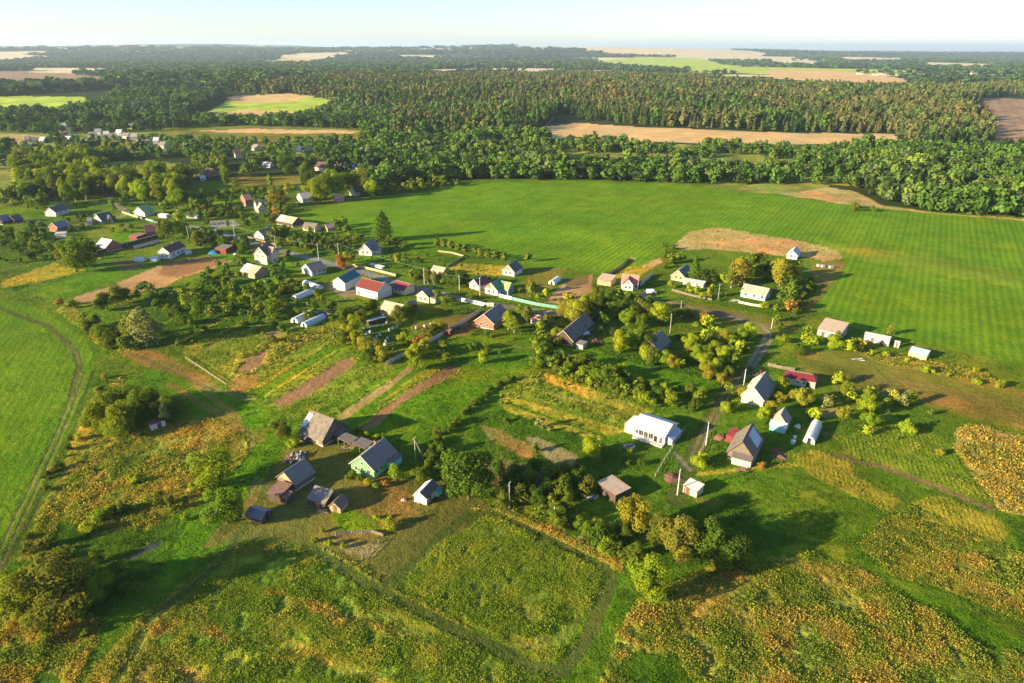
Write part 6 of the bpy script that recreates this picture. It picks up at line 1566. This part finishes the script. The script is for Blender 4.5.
one(294,446,'bush',2.4,1.4,'lime'); one(303,440,'bush',2.0,1.4,'gold'); one(358,432,'bush',1.8,1.2,'mid'); one(367,436,'bush',1.8,1.2,'lime'); one(376,440,'bush',2,1.1,'lime'); one(383,440,'bush',1.8,1.1,'fresh')
one(503,506,'broad',5.5,1.1,'olive')
def area(poly, spacing, hr, kinds, pals, seed):
    rg = np.random.default_rng(seed)
    for (x, y) in scatter_px(poly, 0, seed, spacing):
        if hides(x, y, hr[1], 1.1) and rg.uniform() > .12: continue
        px, py, w = proj(x, y, float(g(x, y)))
        k = kinds[rg.integers(len(kinds))]; p = pals[rg.integers(len(pals))]
        PL.append((float(px), float(py), k, float(rg.uniform(*hr)), float(rg.uniform(.95, 1.25)), p, None))
def row(pts, spacing, hr, kinds, pals, seed, jit=1.0):
    rg = np.random.default_rng(seed); W_ = [U(p)[:2] for p in pts]
    for a, b in zip(W_[:-1], W_[1:]):
        n = max(1, int(np.hypot(*(b - a)) / spacing))
        for i in range(n):
            q = a + (b - a) * (i + rg.uniform(0, 1)) / n + rg.normal(size=2) * jit
            if hides(q[0], q[1], hr[1], 1.1): continue
            px, py, w = proj(q[0], q[1], float(g(q[0], q[1])))
            PL.append((float(px), float(py), kinds[rg.integers(len(kinds))], float(rg.uniform(*hr)), float(rg.uniform(.95, 1.3)), pals[rg.integers(len(pals))], None))
row([(436,446),(452,426),(470,408),(486,394),(500,386),(516,378)], 2.0, (1.5,2.6), ['bush'], ['dark','mid','olive'], 301, .5)
area([(432,452),(450,452),(456,480),(440,484),(425,470)], 3.0, (2,3.5), ['bush'], ['dark','mid'], 302)
area([(534,352),(552,346),(600,366),(650,388),(700,400),(702,414),(670,412),(640,402),(600,392),(560,376),(530,366)], 4.2, (3.0,5.6), ['bush','broad','fruit'], ['mid','fresh','olive','dark','mid'], 303)
area([(548,362),(590,372),(640,396),(632,400),(590,386),(550,372)], 3.2, (2.2,3.8), ['bush'], ['gold','olive','lime'], 304)
area([(495,472),(530,468),(580,478),(600,496),(640,560),(610,556),(570,535),(530,515),(500,505)], 3.7, (3.0,5.2), ['bush','broad','round'], ['dark','mid','olive','dark'], 305)
area([(530,505),(560,515),(600,540),(630,562),(600,552),(560,530)], 3.0, (1.8,3.2), ['bush'], ['olive','lime','silver'], 306)
area([(530,345),(560,332),(580,345),(560,352),(540,356)], 3.4, (3,5.5), ['bush','broad'], ['mid','dark','gold'], 307)
row([(862,352),(885,356),(905,362),(930,372),(960,380),(990,386)], 3.2, (1.2,2.2), ['bush'], ['lime','gold','olive'], 308, .6)
area([(600,445),(640,448),(655,470),(620,475),(600,460)], 5, (1.5,3), ['bush','fruit'], ['mid','dark','fresh'], 309)
row([(104,378),(95,410),(72,445),(60,470),(40,500)], 3.2, (1.2,2.4), ['bush'], ['olive','dark','gold'], 310, 1.2)
area([(20,540),(50,530),(110,560),(110,620),(60,660),(30,650)], 5.5, (1.5,3.2), ['bush'], ['olive','mid','dark'], 311)
area([(190,292),(240,270),(300,290),(335,300),(345,325),(300,322),(250,322),(200,318),(170,306)], 6.5, (3,6), ['bush','broad','round'], ['mid','olive','fresh','dark'], 312)
area([(185,228),(250,246),(240,256),(200,250),(180,240)], 7, (3,6), ['bush','broad'], ['mid','dark','olive'], 314)
area([(270,235),(360,240),(345,256),(300,252),(265,244)], 7, (2,4), ['bush','broad'], ['mid','fresh','olive'], 315)
area([(190,205),(290,212),(285,226),(240,220),(195,216)], 7, (3,6), ['bush','broad'], ['mid','dark','olive'], 316)
area([(0,236),(60,238),(95,250),(90,262),(30,250),(0,250)], 7, (3,7), ['bush','broad'], ['dark','mid'], 317)
area([(370,190),(400,188),(450,183),(460,186),(420,192),(375,200)], 7, (4,8), ['broad'], ['mid','olive'], 318)
area([(185,196),(235,192),(300,188),(300,192),(240,198),(190,205)], 8, (3,5), ['bush','broad'], ['mid','dark'], 319)
area([(660,242),(680,252),(668,270),(655,262)], 7, (2,3.5), ['bush'], ['mid','olive'], 320)
area([(780,338),(800,346),(806,358),(790,352),(775,348)], 5, (2,4), ['bush','fruit'], ['mid','fresh','dark'], 321)
area([(740,395),(760,405),(780,420),(765,424),(745,414)], 4, (2,4), ['bush','fruit'], ['dark','mid','olive'], 322)
area([(230,330),(300,300),(330,312),(300,345),(255,350)], 9, (1.5,3), ['bush'], ['mid','olive'], 323)
row([(140,300),(160,306),(175,315),(190,330)], 4, (2,4), ['bush','broad'], ['mid','dark','olive'], 324, 2)
row([(812,282),(800,300),(796,318)], 5, (2,4), ['bush'], ['mid','olive'], 325, 1)
area([(830,210),(870,206),(900,213),(880,214)], 12, (3,5), ['bush'], ['olive','mid'], 326)
# near woods of the left side, single trees (the rest of the woods is one mass)
CAND = []
def wood(poly, spacing, hr, kinds, pals, seed, wf=(.9, 1.25)):
    rg = np.random.default_rng(seed)
    for (x, y) in scatter_px(poly, 0, seed, spacing):
        if TN[int(classify(np.array([x]), np.array([y]))[0])] in ('gmeadow', 'olive', 'lush', 'dirt', 'dry') or hides(x, y, hr[1], 1.1): continue
        CAND.append((x, y, float(rg.uniform(*hr)), float(rg.uniform(*wf)), kinds[rg.integers(len(kinds))], pals[rg.integers(len(pals))]))
wood([(-120,190),(-20,190),(25,183),(30,200),(50,206),(48,212),(0,206),(-120,225)], 9, (7,13), ['broad','round'], ['dark','mid'], 401)
wood([(20,165),(60,160),(150,172),(180,185),(185,205),(150,204),(125,200),(108,195),(70,206),(30,200),(15,185)], 9.5, (10,18), ['broad','birch','poplar','round'], ['mid','olive','fresh','dark','lime','mid'], 402)
wood([(60,160),(100,158),(230,165),(330,178),(320,190),(300,188),(240,186),(235,190),(190,196),(150,180)], 11.5, (7,15), ['broad','round','birch'], ['dark','mid','dark','olive'], 403)
PL_far = []
CANDP = [(U((p[0], p[1])), p) for p in PL]
def visible_size(x, y, h): return h / math.hypot(x, y, CAM_H)
trees = [(visible_size(q[0], q[1], p[3]), p) for q, p in CANDP if p[2] != 'bush']
bushes = [(visible_size(q[0], q[1], p[3]), p) for q, p in CANDP if p[2] == 'bush']
for (x, y, h, w, k, p) in CAND:
    px, py, d = proj(x, y, float(g(x, y)))
    trees.append((visible_size(x, y, h) * (1 if -20 < px < 1044 else .1), (float(px), float(py), k, h, w, p, None)))
def keyer(t): return (-1 if t[1][6] else 0, -t[0])
trees.sort(key=keyer); bushes.sort(key=keyer)
for s, p in trees[:296]: put_plant(*p[:6], label=p[6])
for s, p in bushes[:290]: put_plant(*p[:6], label=p[6])
rest = []
for s, p in trees[296:] + bushes[290:]:
    x, y, z = U((p[0], p[1])); c = np.mean(np.array(PAL[p[5]]), 0)
    rest.append((x, y, p[3], p[4], p[2], c))
print('trees', len(trees), 'bushes', len(bushes))

# ------------------------------------------------------------------ woods seen as masses
def mass(name, poly, spacing, hr, mix, seed, lod, tone=1.0, wf=(.85, 1.25), more=(), thin=0.0):
    """mix: list of (kind, colour, share)"""
    rg = np.random.default_rng(seed)
    q = unp([p[0] for p in poly], [p[1] for p in poly])[:, :2]
    x0, y0 = q.min(0); x1, y1 = q.max(0)
    nx = int((x1 - x0) / spacing) + 1; ny = int((y1 - y0) / spacing) + 1
    gx, gy = np.meshgrid(np.arange(nx), np.arange(ny))
    X = x0 + (gx + rg.uniform(-.42, .42, gx.shape)) * spacing; Y = y0 + (gy + rg.uniform(-.42, .42, gy.shape)) * spacing
    X = X.ravel(); Y = Y.ravel()
    m = in_poly(X, Y, q) & (np.abs(np.arctan2(X, Y)) < math.radians(42))
    X = X[m]; Y = Y[m]
    cl = classify(X, Y); allow = np.isin(cl, [TN.index('forest'), TN.index('farwood'), TN.index('grass')] + [TN.index(m_) for m_ in more]); X = X[allow]; Y = Y[allow]
    if thin:
        kp = fbm(X / 45, Y / 28, seed + 9, 3) > thin; X = X[kp]; Y = Y[kp]
    n = len(X)
    sp = fbm(X / 90, Y / 60, seed, 3)
    items = []
    cum = np.cumsum([s for _, _, s in mix]); cum = cum / cum[-1]
    pick = np.clip((sp - .5) * 1.6 + .5 + rg.normal(0, .10, n), 0, .999)
    idx = np.searchsorted(cum, pick)
    hh = rg.uniform(*hr, n) * (.62 + .72 * fbm(X / 38, Y / 38, seed + 3, 3)); ww = rg.uniform(wf[0] * .85, wf[1] * 1.1, n)
    for i in range(n):
        if BB and math.hypot(X[i], Y[i]) < 900 and hides(X[i], Y[i], hh[i], ww[i]) and rg.uniform() > .12: continue
        k, c, s = mix[min(idx[i], len(mix) - 1)]
        items.append((X[i], Y[i], hh[i], ww[i], k, np.array(c) * (1.6 * tone * rg.uniform(.84, 1.18)) * np.array([rg.uniform(.93, 1.08), 1, 1])))
    return items
DARKC = (.030,.052,.014); PINE = (.078,.086,.026); PINEB = (.108,.092,.032); MIDC = (.050,.095,.014); OLC = (.075,.112,.018); LIMEC = (.100,.150,.018); BLU = (.030,.055,.028); GOLDC = (.20,.17,.03); SIL = (.075,.105,.035)
deco = [('round', DARKC, 2.4), ('round', MIDC, 3), ('broad', MIDC, 1.5), ('broad', OLC, 2.6), ('broad', SIL, .7), ('round', DARKC, 1.5), ('broad', LIMEC, .8), ('birch', OLC, .8)]
pine = [('spruce', DARKC, 2.0), ('birch', MIDC, 1.2), ('spruce', (.055,.075,.020), 3), ('birch', PINE, 1.4), ('spruce', PINE, 2.4), ('birch', PINEB, .7), ('spruce', PINEB, 1.4)]
lodN = lambda k: 200
riv = []
riv += mass('r', [(380,152),(430,150),(545,138),(560,158),(640,160),(760,160),(780,186),(700,184),(640,182),(560,179),(460,179),(400,186),(370,190),(350,185),(330,172)], 9.5, (9,15), deco, 501, lodN)
riv += mass('r', [(640,164),(700,150),(800,150),(900,150),(960,153),(1010,152),(1110,160),(1200,260),(1060,229),(1024,219),(930,212),(885,205),(860,190),(820,180),(740,172),(650,182)], 9.0, (9,15), deco, 502, lodN)
riv += mass('r', [(556,142),(640,146),(760,147),(900,146),(905,158),(880,172),(860,186),(760,182),(700,183),(660,182),(600,172),(560,165)], 8.5, (6,13), deco, 521, lodN, more=('gmeadow',), thin=.5)
riv += mass('r', [(380,178),(460,172),(560,170),(700,173),(780,176),(782,186),(700,183.5),(560,180),(460,180),(380,188)], 9, (10,15), deco, 522, lodN, more=('gmeadow',))
riv += mass('r', [(560,150),(620,146),(700,148),(690,152),(640,154),(570,158)], 17, (6,10), deco, 512, lodN)
riv += mass('r', [(385,140),(470,136),(540,136),(530,150),(440,156),(385,160)], 10, (10,16), deco, 503, lodN)
o = stuff_plants('river_wood', riv, lodN)
lw = []
lw += mass('l', [(-150,150),(0,150),(60,150),(150,152),(230,152),(330,160),(385,150),(400,170),(370,188),(330,176),(230,164),(100,157),(60,160),(20,166),(-150,186)], 10.5, (6,15), [('round', DARKC, 3), ('broad', MIDC, 3), ('birch', OLC, 1), ('round', BLU, 1.5), ('broad', SIL, 1)], 504, lodN, thin=.33, more=('gmeadow',))
lw += mass('l', [(-150,118),(0,114),(60,114),(100,108),(120,92),(190,92),(225,96),(185,118),(170,124),(60,124),(0,128),(-150,132)], 13, (10,18), [('round', DARKC, 3), ('broad', MIDC, 3), ('round', BLU, 2), ('broad', SIL, 1)], 505, lambda k: 60, more=('gmeadow', 'olive'))
lw += mass('l', [(140,128),(185,119),(230,120),(300,118),(330,110),(400,112),(385,140),(370,142),(360,130),(240,126),(170,129)], 10.5, (9,14), [('round', DARKC, 3), ('broad', MIDC, 3), ('broad', SIL, 1)], 506, lambda k: 80, more=('gmeadow', 'olive'))
lw += mass('l', [(0,126),(55,124),(60,140),(180,140),(190,148),(60,150),(45,140),(40,132)], 15, (5,9), [('round', DARKC, 3), ('broad', MIDC, 3)], 507, lodN, more=('gmeadow',))
lw += mass('l', [(0,128),(150,126),(170,132),(60,134),(0,134)], 13, (7,12), [('round', DARKC, 3), ('broad', MIDC, 3)], 527, lodN, more=('gmeadow',))
lw += mass('l', [(150,139),(165,140),(230,142),(300,142),(365,139),(385,142),(385,160),(150,158)], 11, (5,10), [('round', MIDC, 3), ('broad', MIDC, 3), ('broad', OLC, 2)], 528, lodN, more=('gmeadow',), thin=.3)
gs = []
for (pl, sp_, hr_, sd_) in [
  ([(300,244),(360,248),(440,262),(520,285),(520,296),(430,282),(340,262),(300,254)], 7, (1,2.6), 630), ([(400,246),(470,258),(505,264),(500,276),(440,266),(390,256)], 10, (1,2.5), 631),
  ([(440,296),(520,306),(560,316),(560,345),(500,350),(450,335),(430,310)], 8, (1,3), 632), ([(330,345),(400,345),(470,350),(520,352),(500,362),(420,362),(340,360)], 9, (.8,2.2), 633),
  ([(560,372),(640,395),(700,402),(690,420),(640,410),(560,390)], 7, (1,2.4), 634), ([(600,330),(690,335),(690,350),(600,345)], 6, (1.5,3.5), 635), ([(780,385),(900,392),(940,415),(900,440),(820,430),(780,415)], 9, (.8,2.2), 636),
  ([(500,395),(620,440),(600,452),(500,420)], 8, (.6,1.6), 637), ([(595,300),(655,300),(660,320),(600,325)], 6, (2,5), 638), ([(700,285),(740,300),(720,304),(690,300)], 6, (1,2.5), 639),
  ([(205,355),(262,335),(300,325),(330,330),(280,350),(220,372)], 7, (.6,1.4), 640),
  ([(0,236),(70,240),(110,262),(90,268),(40,262),(0,262)], 11, (2,5), 601), ([(110,196),(128,200),(132,212),(112,214)], 9, (3,7), 602),
  ([(185,214),(240,216),(262,226),(235,232),(190,222)], 9, (2.5,6), 603), ([(20,225),(46,228),(48,238),(10,240)], 9, (3,7), 604),
  ([(120,212),(140,216),(200,222),(190,232),(150,222),(118,222)], 10, (3,6), 605), ([(190,236),(262,246),(255,256),(215,250),(190,246)], 9, (3,6.5), 606),
  ([(200,196),(240,200),(250,212),(200,206)], 11, (2,5), 607), ([(262,232),(300,234),(360,246),(350,258),(300,250),(270,242)], 9, (2,5), 608),
  ([(285,250),(300,254),(300,285),(325,292),(330,300),(280,292),(262,282),(268,268)], 8, (3,6), 609), ([(225,262),(240,262),(244,278),(262,284),(250,292),(215,284),(208,275)], 8, (3,6), 610),
  ([(185,252),(200,252),(208,256),(188,260)], 7, (2,4), 611), ([(290,205),(300,214),(330,220),(350,232),(330,234),(300,228)], 9, (2,5), 612),
  ([(0,240),(100,244),(96,262),(0,268)], 10, (1.5,4), 615), ([(60,214),(92,216),(96,232),(64,232)], 8, (2,5), 616),
  ([(108,222),(140,218),(138,232),(112,236)], 8, (1.5,4), 617), ([(240,245),(250,250),(246,262),(232,262)], 7, (2,4), 618), ([(385,244),(420,248),(440,262),(420,268),(385,256)], 9, (1,3), 619), ([(300,226),(340,232),(370,240),(350,246),(300,240)], 7, (1.5,4), 620),
  ([(270,340),(345,310),(340,340),(300,350)], 9, (1,2.5), 621), ([(130,352),(180,352),(230,330),(200,320),(150,330)], 8, (1.5,4), 622), ([(240,196),(330,204),(300,212),(245,212)], 9, (2,6), 623),
  ([(120,292),(165,290),(210,278),(250,290),(240,300),(190,300),(150,304)], 8, (3,6.5), 613)]:
    gs += mass('g', pl, sp_, hr_, [('round', DARKC, 2), ('broad', MIDC, 3), ('broad', OLC, 3), ('broad', SIL, 1), ('fruit', LIMEC, 1.3)], sd_, lodN, more=('garden', 'lush', 'deep', 'gmeadow', 'olive', 'potato', 'brownw', 'mown', 'yard', 'crop', 'yellow'))
gs += rest
stuff_plants('garden_shrubs', gs, lambda k: 260)
stuff_plants('left_woodland', lw, lambda k: 150)
pn = []
pn += mass('p', [(560,112),(585,120),(640,125),(760,131),(893,133),(905,140),(940,146),(985,146),(992,138),(986,118),(960,106),(800,100),(600,98),(560,100),(480,98),(420,104),(400,118),(385,142),(470,140),(535,134),(540,128)], 9.2, (10,23), pine, 508, lodN)
stuff_plants('pine_forest', pn, lambda k: 150)
pf = []
pf += mass('p', [(400,112),(480,98),(600,98),(800,100),(960,106),(1000,96),(940,91),(800,89),(740,85),(690,80),(560,75),(330,80),(230,92),(320,96),(330,104)], 13, (15,23), pine, 509, lodN, 1.0)
pf += mass('p', [(960,106),(1000,96),(1110,96),(1110,86),(1000,86),(925,90)], 18, (12,18), pine, 510, lodN, 1.0)
stuff_plants('upper_forest', pf, lambda k: 64)
far = []
far += mass('f', [(-60,104),(0,96),(110,90),(230,92),(330,78),(560,70),(560,62),(330,64),(0,66),(-60,70)], 26, (14,22), [('round', DARKC, 3), ('broad', MIDC, 2), ('round', BLU, 2)], 511, lodN, .9, (1.3, 2.0))
far += mass('f', [(-60,66),(560,60),(560,56),(-60,56)], 60, (16,26), [('round', DARKC, 3), ('round', BLU, 2)], 513, lodN, .9, (2.2, 3.4))
far += mass('f', [(560,62),(560,70),(720,74),(900,82),(1110,84),(1110,60),(900,56),(560,57)], 42, (12,20), [('round', DARKC, 3), ('broad', MIDC, 2), ('round', BLU, 2)], 514, lodN, .9, (1.5, 2.4))
far += mass('f', [(-60,56),(1110,56),(1110,53),(-60,53)], 130, (18,30), [('round', DARKC, 3), ('round', BLU, 2)], 515, lodN, .9, (3.2, 5))
stuff_plants('distant_woods', far, lambda k: 24)
open('/tmp/cnt.txt','w').write(str(('masses', len(riv), len(lw), len(pn), len(pf), len(far), len(trees), len(bushes))))

# ------------------------------------------------------------------ low plants: weeds, crops, tall grass
GP = {'m': [(.130,.185,.020), (.170,.215,.026), (.215,.235,.032)], 'g': [(.055,.130,.012), (.090,.165,.018), (.040,.095,.010)], 'gy': [(.060,.120,.014), (.120,.170,.022), (.200,.200,.035), (.040,.085,.012)],
      'd': [(.120,.125,.030), (.170,.150,.045), (.080,.105,.020)], 'w': [(.120,.150,.024), (.200,.200,.034), (.290,.235,.050), (.090,.125,.018), (.150,.175,.028)],
      'o': [(.290,.195,.048), (.345,.255,.062), (.190,.180,.035), (.140,.165,.026)], 'ow': [(.255,.190,.046), (.320,.250,.060), (.150,.170,.028), (.200,.210,.036), (.110,.150,.022)],
      'b': [(.320,.235,.055), (.250,.200,.045), (.350,.265,.070), (.190,.180,.035)], 'y': [(.230,.230,.030), (.290,.250,.038), (.150,.180,.024)],
      'c': [(.120,.175,.022), (.180,.220,.034), (.095,.150,.018), (.240,.240,.045)], 'f': [(.050,.170,.010), (.080,.210,.014)]}
def low_plants():
    rg = np.random.default_rng(99)
    sets = {}
    for (y0, y1, dens, scale, nq) in ((66, 125, 26.0, .42, 4), (125, 185, 13.0, .55, 4), (185, 300, 4.0, .95, 3), (300, 520, 1.6, 1.05, 3)):
        n = int((y1 ** 2 - y0 ** 2) * 1.1 * dens)
        y = np.sqrt(rg.uniform(y0 ** 2, y1 ** 2, n)); x = rg.uniform(-1.1, 1.1, n) * y
        jx = rg.normal(0, .4, n); jy = rg.normal(0, .4, n)
        cl = classify(x + jx, y + jy)
        road = np.isin(classify(x, y), [TN.index('dirt'), TN.index('asphalt'), TN.index('track')])
        dn = np.zeros(n); ht = np.zeros(n)
        for k, t in enumerate(TN):
            sp = T[t][5]
            if sp: dn[cl == k] = sp[0]; ht[cl == k] = sp[1]
        keep = (rg.uniform(0, 1, n) < dn / 4.5) & ~road & (fbm(x / 3.2, y / 3.2, 27, 2) > .34)
        if y0 > 180: keep &= (ht > .3) | (rg.uniform(0, 1, n) < .35)
        x, y, cl, ht = x[keep], y[keep], cl[keep], ht[keep]
        h = ht * .52 * rg.uniform(.5, 1.45, len(x)) * (.25 + 1.6 * fbm(x / 4, y / 4, 7, 3) ** 1.3)
        crop = np.array([T[t][2] == 'vegetable_plot' for t in TN])[cl]; rowed = np.array([t in ('potato', 'ypotato') for t in TN])[cl]
        if crop.any():      # plants stand in rows
            d = RD['default']; u = x * d[1] - y * d[0]; v = x * d[0] + y * d[1]
            u2 = np.where(rowed, np.round(u / 1.1) * 1.1 + rg.normal(0, .24, len(x)), u)
            x = np.where(rowed, u2 * d[1] + v * d[0], x); y = np.where(rowed, -u2 * d[0] + v * d[1], y)
        z = g(x, y)
        patch = fbm(x / 5, y / 5, 17, 3)
        for nm, sel in (('tall_weeds', np.isin(cl, [k for k, t in enumerate(TN) if T[t][2] == 'meadow'])), ('crop_plants', crop), ('grass', None)):
            if sel is None: sel = ~(crop | np.isin(cl, [k for k, t in enumerate(TN) if T[t][2] == 'meadow']))
            i = np.nonzero(sel)[0]
            if not len(i): continue
            cols = np.zeros((len(i), 3))
            for k, t in enumerate(TN):
                if not T[t][5]: continue
                mm = cl[i] == k
                if mm.any():
                    pal = np.array(GP[T[t][5][2]]); pc = np.clip((patch[i][mm] - .5) * 2.6 + .5 + rg.normal(0, .11, mm.sum()), 0, .999)
                    cols[mm] = pal[(pc * len(pal)).astype(int)]
            C = np.repeat(np.stack([x[i], y[i], z[i]], 1), nq, 0)
            H_ = np.repeat(h[i], nq); sp_ = H_ * .55 + .1
            C = C + np.stack([rg.normal(0, 1, len(C)) * sp_ * .7, rg.normal(0, 1, len(C)) * sp_ * .7, H_ * rg.uniform(.25, .8, len(C))], 1)
            N = rg.normal(size=(len(C), 3)); N[:, 2] = np.abs(N[:, 2]) * .8 + .5
            size = (H_ * .6 + .15) * scale * rg.uniform(.7, 1.3, len(C))
            V, Fq = quads(C, N, size, rg)
            cc = np.repeat(np.repeat(cols * 1.6 * np.array([.98, 1.0, .75]), nq, 0) * rg.uniform(.68, 1.32, (len(C), 1)), 4, 0)
            sets.setdefault(nm, []).append((V, Fq, cc))
    for nm, parts in sets.items():
        off = 0; Vs = []; Fs = []; Cs = []
        for V, Fq, cc in parts: Vs.append(V); Fs.append(Fq + off); Cs.append(cc); off += len(V)
        me = np_mesh(nm, np.vstack(Vs), np.vstack(Fs), False, {'lc': np.vstack(Cs)})
        o = new_obj(nm, me, None, leaf_mat('low_leaves', attr='lc', trans=.5)); tag(o, kind='stuff')
        print(nm, off // 4)
low_plants()

# ------------------------------------------------------------------ air
hz = MB(); hz.box(-70000, 70000, -4000, 70000, -60, 330)
ho = hz.build('haze', None)
hm = bpy.data.materials.new('haze_air'); hm.use_nodes = True
nt = hm.node_tree; nt.nodes.clear()
ou = nd(nt, 'ShaderNodeOutputMaterial'); pv = nd(nt, 'ShaderNodeVolumePrincipled')
pv.inputs['Color'].default_value = (.66, .84, 1.0, 1); pv.inputs['Density'].default_value = 0.00005; pv.inputs['Anisotropy'].default_value = .2
nt.links.new(pv.outputs[0], ou.inputs['Volume'])
ho.data.materials.append(hm)
tag(ho, kind='stuff')
